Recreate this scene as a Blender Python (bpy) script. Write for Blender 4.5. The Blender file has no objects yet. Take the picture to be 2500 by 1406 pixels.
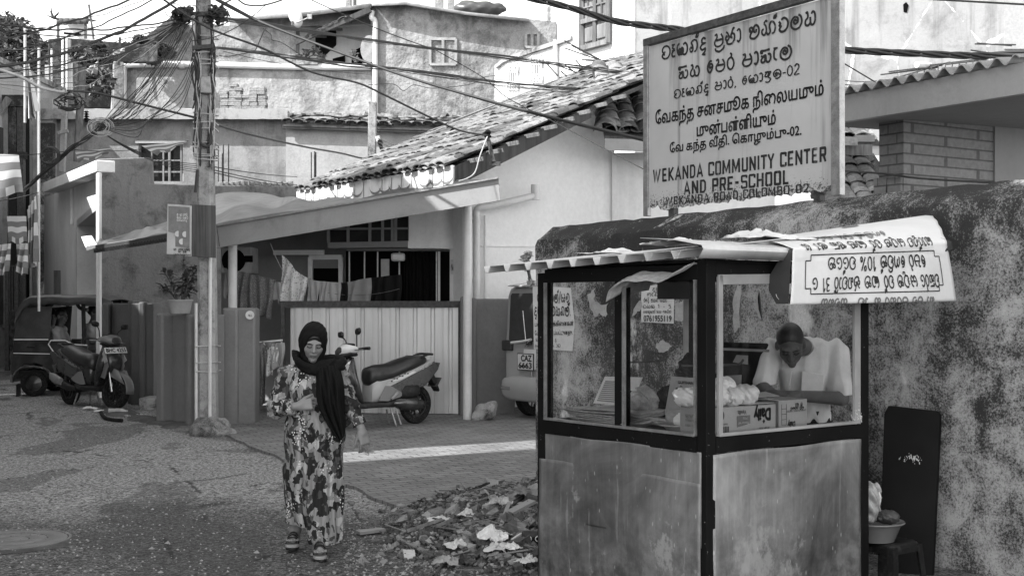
import bpy, bmesh, math, random
import numpy as np
from mathutils import Vector, Matrix, Euler
R = math.radians
rnd = random.Random(11)
sc = bpy.context.scene
COL = sc.collection

# ---------------------------------------------------------------- camera, world, sun, exposure
FP, HY, EYE = 3100.0, 740.0, 1.66          # focal length and horizon in photo pixels, eye height
cam = bpy.data.objects.new('camera', bpy.data.cameras.new('camera'))
COL.objects.link(cam); sc.camera = cam
cam.location = (0, 0, EYE); cam.rotation_euler = (R(90), 0, 0)
cam.data.sensor_width = 36; cam.data.lens = FP/2500*36
cam.data.shift_y = 37/2500
cam.data.clip_start = .05; cam.data.clip_end = 2000

SUN = Vector((-.88*.74, -.475*.74, .67)).normalized()
world = bpy.data.worlds.new("World"); sc.world = world; world.use_nodes = True
wt = world.node_tree
sky = wt.nodes.new('ShaderNodeTexSky'); sky.sky_type = 'NISHITA'; sky.sun_disc = False
sky.sun_elevation = math.asin(SUN.z); sky.sun_rotation = math.atan2(SUN.x, SUN.y)
sky.air_density = 1.0; sky.dust_density = 0.4; sky.ozone_density = 1
bw = wt.nodes.new('ShaderNodeRGBToBW')                     # the photograph is black and white
wt.links.new(sky.outputs[0], bw.inputs[0]); wt.links.new(bw.outputs[0], wt.nodes['Background'].inputs[0])
wt.nodes['Background'].inputs[1].default_value = .15
sl = bpy.data.lights.new('sun', 'SUN'); sl.energy = 2.2; sl.angle = R(.5); sl.color = (1, 1, 1)
so = bpy.data.objects.new('sun', sl); COL.objects.link(so)
so.rotation_euler = SUN.to_track_quat('Z', 'Y').to_euler(); so.location = (-20, -12, 25)
sc.view_settings.view_transform = 'Standard'; sc.view_settings.look = 'None'
sc.view_settings.exposure = 2.15; sc.view_settings.gamma = 1
sc.cycles.max_bounces = 8; sc.cycles.transparent_max_bounces = 12; sc.cycles.caustics_reflective = False; sc.cycles.caustics_refractive = False

# ---------------------------------------------------------------- places
def P(px, py, D): return Vector(((px-1250)/FP*D, D, EYE+(HY-py)/FP*D))
def gz(y): return .012*max(0, y-7)
def G(px, py):
    D = 5406/(py-702.8)
    if D < 7: D = EYE*FP/(py-HY)
    return Vector(((px-1250)/FP*D, D, gz(D)))
class Plane:                                              # a vertical plane through two ground points; u along it, n towards the viewer
    def __init__(s, a, b):
        s.a = Vector((a[0], a[1])); s.u = (Vector((b[0], b[1]))-s.a).normalized(); s.n = Vector((s.u.y, -s.u.x))
        if s.n.dot(-s.a) < 0: s.n = -s.n
    def D(s, px, off=0):
        k = (px-1250)/FP; a = s.a+s.n*off
        return s.n.dot(a)/(s.n.x*k+s.n.y)
    def at(s, px, py, off=0): return P(px, py, s.D(px, off))
    def U(s, px, off=0):
        d = s.D(px, off); return (Vector(((px-1250)/FP*d, d))-s.a).dot(s.u)
    def p(s, u, z, off=0):
        q = s.a+s.u*u+s.n*off; return Vector((q.x, q.y, z))

# ---------------------------------------------------------------- mesh helpers
class MB:
    def __init__(s): s.v = []; s.f = []
    def add(s, vs, fs):
        b = len(s.v); s.v += [tuple(x) for x in vs]; s.f += [tuple(i+b for i in f) for f in fs]; return s
    def box(s, x0, y0, z0, x1, y1, z1, M=None):
        vs = [Vector((x, y, z)) for z in (z0, z1) for y in (y0, y1) for x in (x0, x1)]
        if M is not None: vs = [M @ v for v in vs]
        return s.add(vs, [(0,2,3,1),(4,5,7,6),(0,1,5,4),(2,6,7,3),(0,4,6,2),(1,3,7,5)])
    def cbox(s, c, size, rot=(0,0,0)):
        M = Matrix.Translation(c) @ Euler(rot).to_matrix().to_4x4(); a, b, d = size[0]/2, size[1]/2, size[2]/2
        return s.box(-a, -b, -d, a, b, d, M)
    def bar(s, p, q, w, h=None, up=(0,0,1)):              # square bar from p to q
        p = Vector(p); q = Vector(q); h = h or w; t = (q-p).normalized(); up = Vector(up)
        x = t.cross(up)
        if x.length < 1e-4: x = t.cross(Vector((1,0,0)))
        x.normalize(); y = x.cross(t)
        vs = [c+x*a*w/2+y*b*h/2 for c in (p, q) for a, b in ((-1,-1),(1,-1),(1,1),(-1,1))]
        return s.add(vs, [(3,2,1,0),(4,5,6,7),(0,1,5,4),(1,2,6,5),(2,3,7,6),(3,0,4,7)])
    def prism(s, pts, ext):                               # planar polygon extruded by a vector
        n = len(pts); e = Vector(ext); pts = [Vector(p) for p in pts]
        return s.add(pts+[p+e for p in pts], [tuple(range(n-1,-1,-1)), tuple(range(n, 2*n))]+[(i, (i+1)%n, n+(i+1)%n, n+i) for i in range(n)])
    def quad(s, a, b, c, d): return s.add([a, b, c, d], [(0,1,2,3)])
    def rings(s, rs, close=True, cap=True):
        n = len(rs[0]); b = []; fs = []
        for r in rs: b += list(r)
        for i in range(len(rs)-1):
            for j in range(n if close else n-1):
                k = (j+1) % n; fs.append((i*n+j, i*n+k, (i+1)*n+k, (i+1)*n+j))
        if cap and close: fs += [tuple(range(n-1,-1,-1)), tuple(range((len(rs)-1)*n, len(rs)*n))]
        return s.add(b, fs)
    def tube(s, pts, r, n=6, cap=True):
        pts = [Vector(p) for p in pts]; rs = r if isinstance(r, (list, tuple)) else [r]*len(pts); out = []; x = None
        for i, p in enumerate(pts):
            t = (pts[min(i+1, len(pts)-1)]-pts[max(i-1, 0)])
            t = t.normalized() if t.length > 1e-9 else Vector((0,0,1))
            if x is None:
                x = t.cross(Vector((0,0,1)))
                if x.length < 1e-3: x = t.cross(Vector((1,0,0)))
            x = (x-t*x.dot(t)).normalized(); y = t.cross(x)
            out.append([p+(x*math.cos(a)+y*math.sin(a))*rs[i] for a in (2*math.pi*k/n for k in range(n))])
        return s.rings(out, cap=cap)
    def lathe(s, prof, c=(0,0,0), axis='z', n=24, cap=False):
        out = []; c = Vector(c)
        for r, h in prof:
            ring = []
            for k in range(n):
                a = 2*math.pi*k/n; q = (r*math.cos(a), r*math.sin(a), h)
                if axis == 'y': q = (q[0], h, q[1])
                if axis == 'x': q = (h, q[0], q[1])
                ring.append(c+Vector(q))
            out.append(ring)
        return s.rings(out, cap=cap)
    def grid(s, fn, nu, nv):
        vs = [fn(i/nu, j/nv) for i in range(nu+1) for j in range(nv+1)]; m = nv+1
        return s.add(vs, [(i*m+j, (i+1)*m+j, (i+1)*m+j+1, i*m+j+1) for i in range(nu) for j in range(nv)])
    def xf(s, M): s.v = [tuple(M @ Vector(p)) for p in s.v]; return s
    def build(s, name, mat, parent=None, local=False, smooth=40, bevel=0, seg=2, solid=0, flip=False, **kw):
        me = bpy.data.meshes.new(name); vs = s.v; loc = None
        if parent is None and not local and len(vs):
            a = np.array(vs); lo, hi = a.min(0), a.max(0); loc = Vector(((lo[0]+hi[0])/2, (lo[1]+hi[1])/2, lo[2]))
            vs = [tuple(p) for p in (a-np.array(loc))]
        me.from_pydata(vs, [], s.f); me.update()
        if not flip:
            bm = bmesh.new(); bm.from_mesh(me); bmesh.ops.recalc_face_normals(bm, faces=bm.faces); bm.to_mesh(me); bm.free()
        if smooth:
            me.shade_smooth()
            if smooth < 180: me.set_sharp_from_angle(angle=R(smooth))
        return link(name, me, mat, parent, local, loc, bevel, seg, solid, **kw)
WM = {}
def link(name, me, mat, parent=None, local=False, loc=None, bevel=0, seg=2, solid=0, **kw):
    o = bpy.data.objects.new(name, me); COL.objects.link(o)
    if mat is not None: me.materials.append(mat)
    WM[o.name] = Matrix.Identity(4)
    if loc is not None: o.location = loc; WM[o.name] = Matrix.Translation(loc)
    if parent is not None:
        o.parent = parent
        if not local: o.matrix_parent_inverse = WM[parent.name].inverted()
    if solid:
        m = o.modifiers.new('solid', 'SOLIDIFY'); m.thickness = solid; m.offset = 0
    if bevel:
        m = o.modifiers.new('bevel', 'BEVEL'); m.width = bevel; m.segments = seg; m.limit_method = 'ANGLE'; m.angle_limit = R(35)
    tag(o, **kw); return o
def tag(o, label=None, cat=None, group=None, kind=None):
    if label: o['label'] = label
    if cat: o['category'] = cat
    if group: o['group'] = group
    if kind: o['kind'] = kind
    return o
def thing(name, label, cat, loc=(0,0,0), rz=0, group=None):
    o = bpy.data.objects.new(name, None); COL.objects.link(o); o.empty_display_size = .2
    o.location = loc; o.rotation_euler = (0, 0, rz); WM[o.name] = Matrix.Translation(loc) @ Matrix.Rotation(rz, 4, 'Z')
    return tag(o, label, cat, group)
def copy_tree(o, parent=None):
    c = o.copy(); COL.objects.link(c); c.parent = parent; WM[c.name] = WM[o.name]
    for ch in list(o.children): copy_tree(ch, c)
    return c
from mathutils import noise as MN
def rag(c, w, d, h, seed, rot=0.):                         # a thin crumpled sheet lying where it fell
    b = MB(); c = Vector(c); e = Vector((math.cos(rot), math.sin(rot), 0)); f = Vector((-e.y, e.x, 0)); s = Vector((seed*3.7, seed*1.3, 0))
    def fn(u, v):
        q = Vector((u*2.6, v*2.6, 0))+s; k = 1+.5*MN.noise(q*1.1+Vector((9,2,0))); z = MN.noise(q)*.7+abs(MN.noise(q*2.3))*.55+abs(MN.noise(q*5))*.25
        return c+e*(w*(u-.5)*k+.15*w*MN.noise(q*1.7+Vector((5,0,0))))+f*(d*(v-.5)*k+.15*d*MN.noise(q*1.7+Vector((0,5,3))))+Vector((0,0,h*(z+.3)*(1.2-abs(u-.5)-abs(v-.5))))
    return b.grid(fn, 26, 26)
def spline(pts, n=8):                                     # Catmull-Rom through points
    pts = [Vector(p) for p in pts]; out = []
    for i in range(len(pts)-1):
        a, b, c, d = pts[max(i-1, 0)], pts[i], pts[i+1], pts[min(i+2, len(pts)-1)]
        for k in range(n):
            t = k/n; out.append(.5*((2*b)+(c-a)*t+(2*a-5*b+4*c-d)*t*t+(3*b-a-3*c+d)*t**3))
    return out+[pts[-1]]

# ---------------------------------------------------------------- surfaces from distance fields (bodies, cloth, bags)
class Field:
    def __init__(s, lo, hi, h):
        s.lo = np.array(lo, float); s.h = h; s.n = np.ceil((np.array(hi)-s.lo)/h).astype(int)+1
        s.d = np.full(s.n, 9., np.float32)
        s.ax = [s.lo[i]+h*np.arange(s.n[i]) for i in range(3)]
    def sub(s, lo, hi):
        a = np.clip(np.floor((np.array(lo)-s.lo)/s.h).astype(int), 0, s.n-1); b = np.clip(np.ceil((np.array(hi)-s.lo)/s.h).astype(int)+1, 1, s.n)
        sl = tuple(slice(a[i], max(b[i], a[i]+1)) for i in range(3))
        X = s.ax[0][sl[0]][:,None,None]; Y = s.ax[1][sl[1]][None,:,None]; Z = s.ax[2][sl[2]][None,None,:]
        return sl, X, Y, Z
    def put(s, sl, q, k, cut=False):
        d = s.d[sl]
        if cut: d = -d
        if k > 0:
            h = np.clip(.5+.5*(d-q)/k, 0, 1); r = d*(1-h)+q*h-k*h*(1-h)
        else: r = np.minimum(d, q)
        s.d[sl] = -r if cut else r
    def cap(s, a, b, ra, rb=None, k=.02, sx=1, sy=1, cut=False):   # tapered capsule
        rb = ra if rb is None else rb; a = np.array(a, float); b = np.array(b, float); m = max(ra, rb)*1.3+k+3*s.h
        sl, X, Y, Z = s.sub(np.minimum(a, b)-m, np.maximum(a, b)+m)
        ab = b-a; L = max(ab@ab, 1e-9)
        t = np.clip(((X-a[0])*ab[0]+(Y-a[1])*ab[1]+(Z-a[2])*ab[2])/L, 0, 1)
        q = np.sqrt(((X-a[0]-t*ab[0])/sx)**2+((Y-a[1]-t*ab[1])/sy)**2+(Z-a[2]-t*ab[2])**2)-(ra+t*(rb-ra))
        s.put(sl, q, k, cut); return s
    def path(s, pts, rs, k=.01):
        for i in range(len(pts)-1): s.cap(pts[i], pts[i+1], rs[i], rs[i+1], k)
        return s
    def ell(s, c, r, k=.02, rot=None, cut=False):
        c = np.array(c, float); r = np.array(r, float); m = r.max()+k+3*s.h
        sl, X, Y, Z = s.sub(c-m, c+m); x, y, z = X-c[0], Y-c[1], Z-c[2]
        if rot is not None:
            M = np.array(Euler(rot).to_matrix().transposed()); x, y, z = (M[0,0]*x+M[0,1]*y+M[0,2]*z, M[1,0]*x+M[1,1]*y+M[1,2]*z, M[2,0]*x+M[2,1]*y+M[2,2]*z)
        l = np.sqrt((x/r[0])**2+(y/r[1])**2+(z/r[2])**2); l2 = np.sqrt((x/r[0]**2)**2+(y/r[1]**2)**2+(z/r[2]**2)**2)+1e-9
        s.put(sl, l*(l-1)/l2, k, cut); return s
    def warp(s, fn):
        X, Y, Z = s.ax[0][:,None,None], s.ax[1][None,:,None], s.ax[2][None,None,:]
        s.d = (s.d+fn(X, Y, Z)).astype(np.float32); return s
    def mesh(s, keep=None):
        d = s.d; n = s.n; ins = d < 0; nc = n-1
        cnt = np.zeros(nc, np.int8)
        for dx in (0,1):
            for dy in (0,1):
                for dz in (0,1): cnt += ins[dx:nc[0]+dx, dy:nc[1]+dy, dz:nc[2]+dz]
        act = (cnt > 0) & (cnt < 8); I = np.argwhere(act); idx = -np.ones(nc, np.int64); idx[act] = np.arange(len(I))
        acc = np.zeros((len(I), 3)); w = np.zeros(len(I)); C = [(a,b,c) for a in (0,1) for b in (0,1) for c in (0,1)]
        for a in C:
            for ax in range(3):
                if a[ax]: continue
                b = list(a); b[ax] = 1
                da = d[I[:,0]+a[0], I[:,1]+a[1], I[:,2]+a[2]]; db = d[I[:,0]+b[0], I[:,1]+b[1], I[:,2]+b[2]]
                m = (da < 0) != (db < 0); t = np.where(m, da/np.where(m, da-db, 1), 0)
                p = np.tile(np.array(a, float), (len(I), 1)); p[:,ax] += t
                acc[m] += p[m]; w[m] += 1
        V = s.lo+s.h*(I+acc/w[:,None]); F = []
        for ax in range(3):
            o1, o2 = [(1,2),(2,0),(0,1)][ax]
            sa = [slice(None)]*3; sb = [slice(None)]*3; sa[ax] = slice(0,-1); sb[ax] = slice(1,None)
            A, B = ins[tuple(sa)], ins[tuple(sb)]; E = np.argwhere(A != B)
            E = E[(E[:,o1] > 0) & (E[:,o2] > 0) & (E[:,o1] < nc[o1]) & (E[:,o2] < nc[o2])]
            fl = A[E[:,0], E[:,1], E[:,2]]
            def q(u, v):
                g = E.copy(); g[:,o1] -= u; g[:,o2] -= v; return idx[g[:,0], g[:,1], g[:,2]]
            Q = np.stack([q(1,1), q(0,1), q(0,0), q(1,0)], 1); Q[~fl] = Q[~fl][:,::-1]; F.append(Q[(Q >= 0).all(1)])
        F = np.concatenate(F)
        if keep is not None:
            F = F[keep(V)[F].all(1)]
        mb = MB(); used = np.unique(F); re = -np.ones(len(V), np.int64); re[used] = np.arange(len(used))
        mb.v = [tuple(p) for p in V[used]]; mb.f = [tuple(f) for f in re[F]]; return mb
# ---------------------------------------------------------------- materials: all greys, because the photograph is black and white
class N:
    def __init__(s, name, coord='Object'):
        s.m = bpy.data.materials.new(name); s.m.use_nodes = True; s.t = s.m.node_tree
        s.b = s.t.nodes['Principled BSDF']; s.co = s.t.nodes.new('ShaderNodeTexCoord').outputs[coord]
        s.h = None
    def new(s, ty, **kw):
        n = s.t.nodes.new(ty)
        for k, v in kw.items(): setattr(n, k, v)
        return n
    def set(s, inp, x):
        if isinstance(x, (int, float)):
            inp.default_value = x if inp.type == 'VALUE' else (x, x, x) if inp.type == 'VECTOR' else (x, x, x, 1)
        elif isinstance(x, (tuple, list)): inp.default_value = x
        else: s.t.links.new(x, inp)
    def math(s, op, a, b=0., clamp=False):
        n = s.new('ShaderNodeMath', operation=op, use_clamp=clamp); s.set(n.inputs[0], a); s.set(n.inputs[1], b); return n.outputs[0]
    def mul(s, a, b): return s.math('MULTIPLY', a, b)
    def plus(s, a, b): return s.math('ADD', a, b)
    def mx(s, a, b): return s.math('MAXIMUM', a, b)
    def vec(s, sc=(1,1,1), rot=(0,0,0), loc=(0,0,0)):
        n = s.new('ShaderNodeMapping'); n.inputs['Scale'].default_value = sc; n.inputs['Rotation'].default_value = rot; n.inputs['Location'].default_value = loc
        s.t.links.new(s.co, n.inputs['Vector']); return n.outputs[0]
    def noise(s, scale, detail=4, rough=.55, vec=None, dist=0):
        n = s.new('ShaderNodeTexNoise'); s.set(n.inputs['Scale'], scale); n.inputs['Detail'].default_value = detail
        n.inputs['Roughness'].default_value = rough; n.inputs['Distortion'].default_value = dist
        s.t.links.new(vec if vec is not None else s.co, n.inputs['Vector']); return n.outputs[0]
    def vor(s, scale, feature='F1', vec=None, out='Distance', rnd_=1, dist='EUCLIDEAN'):
        n = s.new('ShaderNodeTexVoronoi', feature=feature, distance=dist); n.inputs['Scale'].default_value = scale; n.inputs['Randomness'].default_value = rnd_
        s.t.links.new(vec if vec is not None else s.co, n.inputs['Vector']); return n.outputs[out]
    def ramp(s, x, a, b, lo=0., hi=1.):
        n = s.new('ShaderNodeMapRange'); s.set(n.inputs[0], x); s.set(n.inputs[1], a); s.set(n.inputs[2], b); s.set(n.inputs[3], lo); s.set(n.inputs[4], hi); return n.outputs[0]
    def mix(s, f, a, b):
        n = s.new('ShaderNodeMix', data_type='FLOAT'); s.set(n.inputs[0], f); s.set(n.inputs[2], a); s.set(n.inputs[3], b); return n.outputs[0]
    def xyz(s, vec=None):
        n = s.new('ShaderNodeSeparateXYZ'); s.t.links.new(vec if vec is not None else s.co, n.inputs[0]); return n.outputs
    def brick(s, c1, c2, mort, scale, w=.5, h=.25, ms=.02, vec=None, off=.5):
        n = s.new('ShaderNodeTexBrick'); n.offset = off
        for i, c in ((1, c1), (2, c2), (3, mort)): s.set(n.inputs[i], c)
        n.inputs['Scale'].default_value = scale; n.inputs['Mortar Size'].default_value = ms; n.inputs['Brick Width'].default_value = w; n.inputs['Row Height'].default_value = h
        n.inputs['Mortar Smooth'].default_value = .2
        s.t.links.new(vec if vec is not None else s.co, n.inputs['Vector']); return n.outputs
    def done(s, col, rough=.85, bump=None, bd=.01, spec=.3, metal=0., trans=0., alpha=None):
        s.set(s.b.inputs['Base Color'], col); s.set(s.b.inputs['Roughness'], rough); s.set(s.b.inputs['Metallic'], metal)
        s.b.inputs['Specular IOR Level'].default_value = spec; s.b.inputs['Transmission Weight'].default_value = trans
        if alpha is not None: s.set(s.b.inputs['Alpha'], alpha)
        if bump is not None:
            n = s.new('ShaderNodeBump'); n.inputs['Distance'].default_value = bd; n.inputs['Strength'].default_value = 1
            s.set(n.inputs['Height'], bump); s.t.links.new(n.outputs[0], s.b.inputs['Normal'])
        return s.m

def plain(name, c, rough=.6, var=.15, scale=8, spec=.4, metal=0., bump=0, dust=0.):
    n = N(name); a = n.noise(scale, 5, .6); b = n.noise(scale*9, 3, .6)
    col = n.mul(c, n.plus(n.ramp(a, .25, .75, 1-var, 1+var), n.ramp(b, .3, .7, -var*.4, var*.4)))
    if dust: col = n.mix(n.ramp(n.noise(scale*2.3, 6, .7), .5, .75, 0, dust), col, .35)
    return n.done(col, n.ramp(a, .3, .7, rough*.85, min(1, rough*1.15)), n.noise(scale*6, 4) if bump else None, bump, spec, metal)
def plaster(name, base, dark=.5, stain=.4, streak=.3, scale=1., bump=.006, rough=.92, speck=.12, cover=.5, relief=14, crack=0):
    """painted plaster: cloudy tone, blotchy stains (grey = base*dark), run-down streaks, speckle"""
    n = N(name)
    cl = n.noise(.7*scale, 6, .6); fine = n.noise(26*scale, 4, .65)
    col = n.mul(base, n.plus(n.ramp(cl, .3, .7, .88, 1.1), n.ramp(fine, .3, .7, -speck, speck)))
    bl = n.noise(1.7*scale, 9, .68, dist=.4)
    col = n.mix(n.ramp(bl, cover, cover+.16, 0, stain), col, n.mul(base*dark, n.ramp(fine, .3, .7, .7, 1.3)))
    st = n.noise(1, 7, .62, n.vec((3.2*scale, 3.2*scale, .22*scale)))
    col = n.mix(n.ramp(st, .52, .72, 0, streak), col, base*dark)
    if crack:
        e = n.vor(.55, 'DISTANCE_TO_EDGE', n.vec((1, 1, .8)))
        col = n.mix(n.ramp(n.plus(e, n.mul(n.plus(n.noise(5, 4), -.5), .09)), .001, .008, crack, 0), col, .78)
    h = n.plus(n.mul(n.noise(relief*scale, 5, .6), .8), n.mul(n.noise(3*scale, 3), .9))
    return n.done(col, rough, h, bump, .2)
def grime(name, light, dark, cut, scale=1., rough=.95, white=0., bump=.008, top=None):
    """old lime wash eaten by black mould: high-contrast blotches"""
    n = N(name)
    big = n.noise(.55*scale, 3, .5, n.vec((1, 1, .7))); mid = n.noise(4*scale, 9, .76, dist=.5); fin = n.noise(75*scale, 4, .8)
    st = n.noise(1, 6, .6, n.vec((2.6*scale, 2.6*scale, .16*scale)))
    k = n.plus(n.plus(n.mul(big, .9), n.mul(mid, .95)), n.plus(n.mul(fin, 1.), n.mul(st, .5)))
    if top:                                                # mould grows thicker towards the wall's wet top
        z = n.xyz()[2]; k = n.plus(k, n.ramp(z, top[0], top[1], 0, top[2]))
    col = n.mix(n.ramp(k, cut+.15, cut+.41), light, dark)
    pale = n.noise(1.6*scale, 7, .7, n.vec((1, 1, .55), loc=(3, 1, 7)))
    col = n.mix(n.ramp(pale, .6, .66, 0, white), col, min(.8, light*1.5))
    col = n.mul(col, n.ramp(fin, .3, .7, .68, 1.3))
    return n.done(col, rough, n.plus(n.mul(fin, .6), mid), bump, .15)

M = {}
M['road'] = None
def road():
    n = N('road')
    big = n.noise(.33, 5, .6, dist=.5); mid = n.noise(1.6, 6, .65); agg = n.vor(95, out='Color'); ag = n.xyz(agg)[0]; fine = n.noise(130, 2, .7)
    gr = n.noise(34, 4, .75); y = n.xyz()[1]
    dusty = n.plus(n.ramp(y, -28.7, -26., 0, 1), n.mul(n.plus(big, -.5), 1.6))          # dusty far part, dark tar near the lens
    dusty = n.ramp(n.plus(dusty, n.mul(n.plus(mid, -.5), .7)), .3, .62)
    col = n.mix(dusty, n.mul(.135, n.plus(.45, ag)), n.mul(.3, n.plus(.72, n.mul(ag, .5))))
    col = n.mul(col, n.ramp(gr, .41, .59, .32, 1.6))
    col = n.mul(col, n.ramp(fine, .3, .7, .72, 1.28))
    patch = n.noise(.55, 3, .55, n.vec((1, .55, 1), loc=(4.2, 2, 0)), dist=.8)
    col = n.mix(n.ramp(patch, .56, .575, 0, .5), col, n.mul(.07, n.plus(.5, ag)))
    edge = n.math('ABSOLUTE', n.plus(n.noise(.4, 3, .55, n.vec((1, .5, 1), loc=(1, 5, 0)), dist=.5), -.5))
    col = n.mix(n.mul(n.ramp(edge, .002, .009, .7, 0), n.ramp(n.noise(1.1, 4, .6), .5, .6)), col, .03)                        # tar joints and cracks
    cr = n.vor(.8, 'DISTANCE_TO_EDGE', n.vec((1, .55, 1))); cr = n.plus(cr, n.mul(n.plus(n.noise(6, 5, .7), -.5), .12))
    col = n.mix(n.mul(n.ramp(cr, .004, .016, .85, 0), n.ramp(n.noise(.8, 3, .5, n.vec(loc=(7, 1, 0))), .52, .58)), col, .025)
    oil = n.noise(2.1, 6, .7, n.vec((1, .7, 1), loc=(9, 3, 1)))
    col = n.mix(n.ramp(oil, .63, .7, 0, .8), col, .02)
    return n.done(col, n.mix(n.ramp(oil, .66, .71), .9, .4), n.plus(n.mul(gr, 1.), n.mul(ag, .7)), .012, .3)
M['road'] = road()
def paving():
    n = N('paving'); v = n.vec((1, 1, 1), (0, 0, R(-27)))
    w = n.new('ShaderNodeVectorMath', operation='ADD'); nz = n.new('ShaderNodeTexNoise'); nz.inputs['Scale'].default_value = 2.5
    n.t.links.new(n.co, nz.inputs['Vector']); ms = n.new('ShaderNodeVectorMath', operation='SCALE'); ms.inputs['Scale'].default_value = .035
    n.t.links.new(nz.outputs['Color'], ms.inputs[0]); n.t.links.new(v, w.inputs[0]); n.t.links.new(ms.outputs[0], w.inputs[1])
    b = n.brick(.17, .235, .05, 1, .23, .115, .007, w.outputs[0]); f = n.noise(60, 4, .7); m = n.noise(1.3, 6, .65); st = n.noise(1, 5, .65, n.vec((1.5, 9, 1), (0, 0, R(-27))))
    worn = n.ramp(n.noise(.9, 5, .6, n.vec(loc=(3, 3, 0))), .45, .66)
    bc = n.xyz(b[0])[0]
    col = n.mix(n.mul(worn, .55), bc, .21); col = n.mul(col, n.ramp(f, .3, .7, .68, 1.3)); col = n.mul(col, n.ramp(m, .3, .7, .78, 1.22))
    col = n.mix(n.ramp(st, .6, .72, 0, .6), col, .08)
    return n.done(col, .9, n.plus(n.mul(bc, 3), n.mul(f, .3)), .012, .25)
M['paving'] = paving()
M['soil'] = plain('soil', .1, .95, .5, 6, .2, bump=.02)
M['grimy'] = grime('grimy_limewash', .47, .04, 1.35, 1., white=.85, top=(1.9, 2.35, .12))
M['sunny_plaster'] = plaster('sunlit_plaster', .27, .35, .8, .75, 1.1, .06, relief=7, cover=.45, speck=.2)
M['pale_band'] = plaster('pale_band_plaster', .3, .4, .7, .7, .9, .045, relief=6, cover=.47, speck=.18)
M['house_white'] = plaster('house_white_paint', .8, .5, .22, .35, .6, .004, speck=.05, cover=.55)
M['white_wall'] = plaster('bright_white_paint', .58, .5, .45, .45, .9, .01, speck=.1, cover=.53)
M['old_grey'] = plaster('old_grey_render', .27, .45, .6, .5, 1.2, .01, cover=.46)
M['old_pale'] = plaster('old_pale_render', .33, .5, .35, .3, .8, .006, cover=.52)
M['slab'] = grime('mossy_concrete', .34, .06, 1.5, 1.6)
M['moss'] = grime('mossy_parapet', .2, .03, 1.25, 2.)
M['rough_render'] = plaster('rough_cement_render', .19, .3, .75, .3, 1.5, .014, cover=.5)
M['shop_white'] = plaster('shop_white_paint', .7, .5, .2, .2, .8, .003, speck=.05)
M['tower_grey'] = plaster('bare_concrete_wall', .32, .4, .6, .85, 1.1, .006, cover=.5, speck=.06, crack=.8)
M['yard_wall'] = plaster('grey_painted_wall', .19, .55, .3, .35, 1.2, .006, rough=.6, speck=.06)
M['yard_dark'] = plaster('dark_painted_wall', .105, .6, .3, .35, 1.2, .006, rough=.6, speck=.06)
M['porch'] = plaster('porch_paint', .24, .6, .25, .2, .7, .003, speck=.04)
M['concrete'] = grime('pole_concrete', .38, .05, 1.5, 2.)
M['fascia'] = plaster('fascia_paint', .28, .5, .4, .25, 1.3, .002, rough=.5, speck=.04, cover=.5)
M['eave_board'] = plaster('white_eave_board', .8, .45, .3, .45, 2.2, .002, speck=.05)
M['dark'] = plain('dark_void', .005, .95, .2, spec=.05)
M['black'] = plain('black_plastic', .011, .45, .25, 12, .3, dust=.1)
M['cable'] = plain('cable_rubber', .04, .6, .3, 20)
M['cable_grey'] = plain('grey_cable', .12, .6, .4, 6)
M['cable_pale'] = plain('pale_cable', .42, .6, .3, 9)
M['rubber'] = plain('tyre_rubber', .014, .8, .3, 18, .1, dust=.2)
M['steel'] = plain('dull_steel', .3, .45, .4, 14, .5, .6, dust=.2)
M['chrome'] = plain('bright_metal', .6, .22, .15, 10, .5, 1)
M['rust'] = plain('rusty_iron', .07, .8, .6, 25, .3, bump=.004)
M['white_paint'] = plain('white_paint', .75, .5, .1, 6)
M['pvc'] = plain('pvc_pipe', .6, .4, .12, 4)
M['glass_dark'] = plain('dark_window_glass', .03, .08, .3, 3, .6)
M['wood'] = None
def wood(name, c, rough=.8, sc=1):
    n = N(name); g = n.noise(1, 7, .65, n.vec((22*sc, 22*sc, 1.1*sc)), .6); b = n.noise(2*sc, 5, .6)
    return n.done(n.mul(n.mul(c, n.ramp(g, .28, .72, .42, 1.5)), n.ramp(b, .3, .7, .75, 1.25)), rough, g, .004, .25)
M['wood'] = wood('weathered_wood', .2); M['darkwood'] = wood('dark_wood', .055); M['shutter'] = wood('shutter_wood', .15)
M['stained'] = wood('stained_board', .085, .7, .8)
M['leaf'] = plain('leaf', .09, .45, .45, 3, .4); M['leaf_far'] = plain('far_leaf', .055, .6, .5, .8)
M['leaf_pale'] = plain('pale_leaf', .35, .5, .25, 6)
M['bark'] = plain('bark', .09, .95, .4, 12, .2, bump=.02)
M['glass'] = None
def glass():
    n = N('dusty_glass'); d = n.noise(2.2, 7, .65); sp = n.vor(46); st = n.noise(1, 5, .6, n.vec((9, 9, .7)))
    k = n.plus(n.ramp(d, .5, .75, 0, .09), n.ramp(st, .55, .75, 0, .08)); k = n.plus(k, n.ramp(sp, .03, .06, .22, 0))
    df = n.new('ShaderNodeBsdfDiffuse'); df.inputs[0].default_value = (.4, .4, .4, 1)
    tr = n.new('ShaderNodeBsdfTransparent'); gl = n.new('ShaderNodeBsdfGlossy'); gl.inputs['Roughness'].default_value = .03
    fr = n.new('ShaderNodeFresnel'); fr.inputs[0].default_value = 1.45
    a = n.new('ShaderNodeMixShader'); b = n.new('ShaderNodeMixShader')
    n.t.links.new(fr.outputs[0], a.inputs[0]); n.t.links.new(tr.outputs[0], a.inputs[1]); n.t.links.new(gl.outputs[0], a.inputs[2])
    n.set(b.inputs[0], k); n.t.links.new(a.outputs[0], b.inputs[1]); n.t.links.new(df.outputs[0], b.inputs[2])
    n.t.links.new(b.outputs[0], n.t.nodes['Material Output'].inputs[0]); n.t.nodes.remove(n.b); return n.m
M['glass'] = glass()
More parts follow.
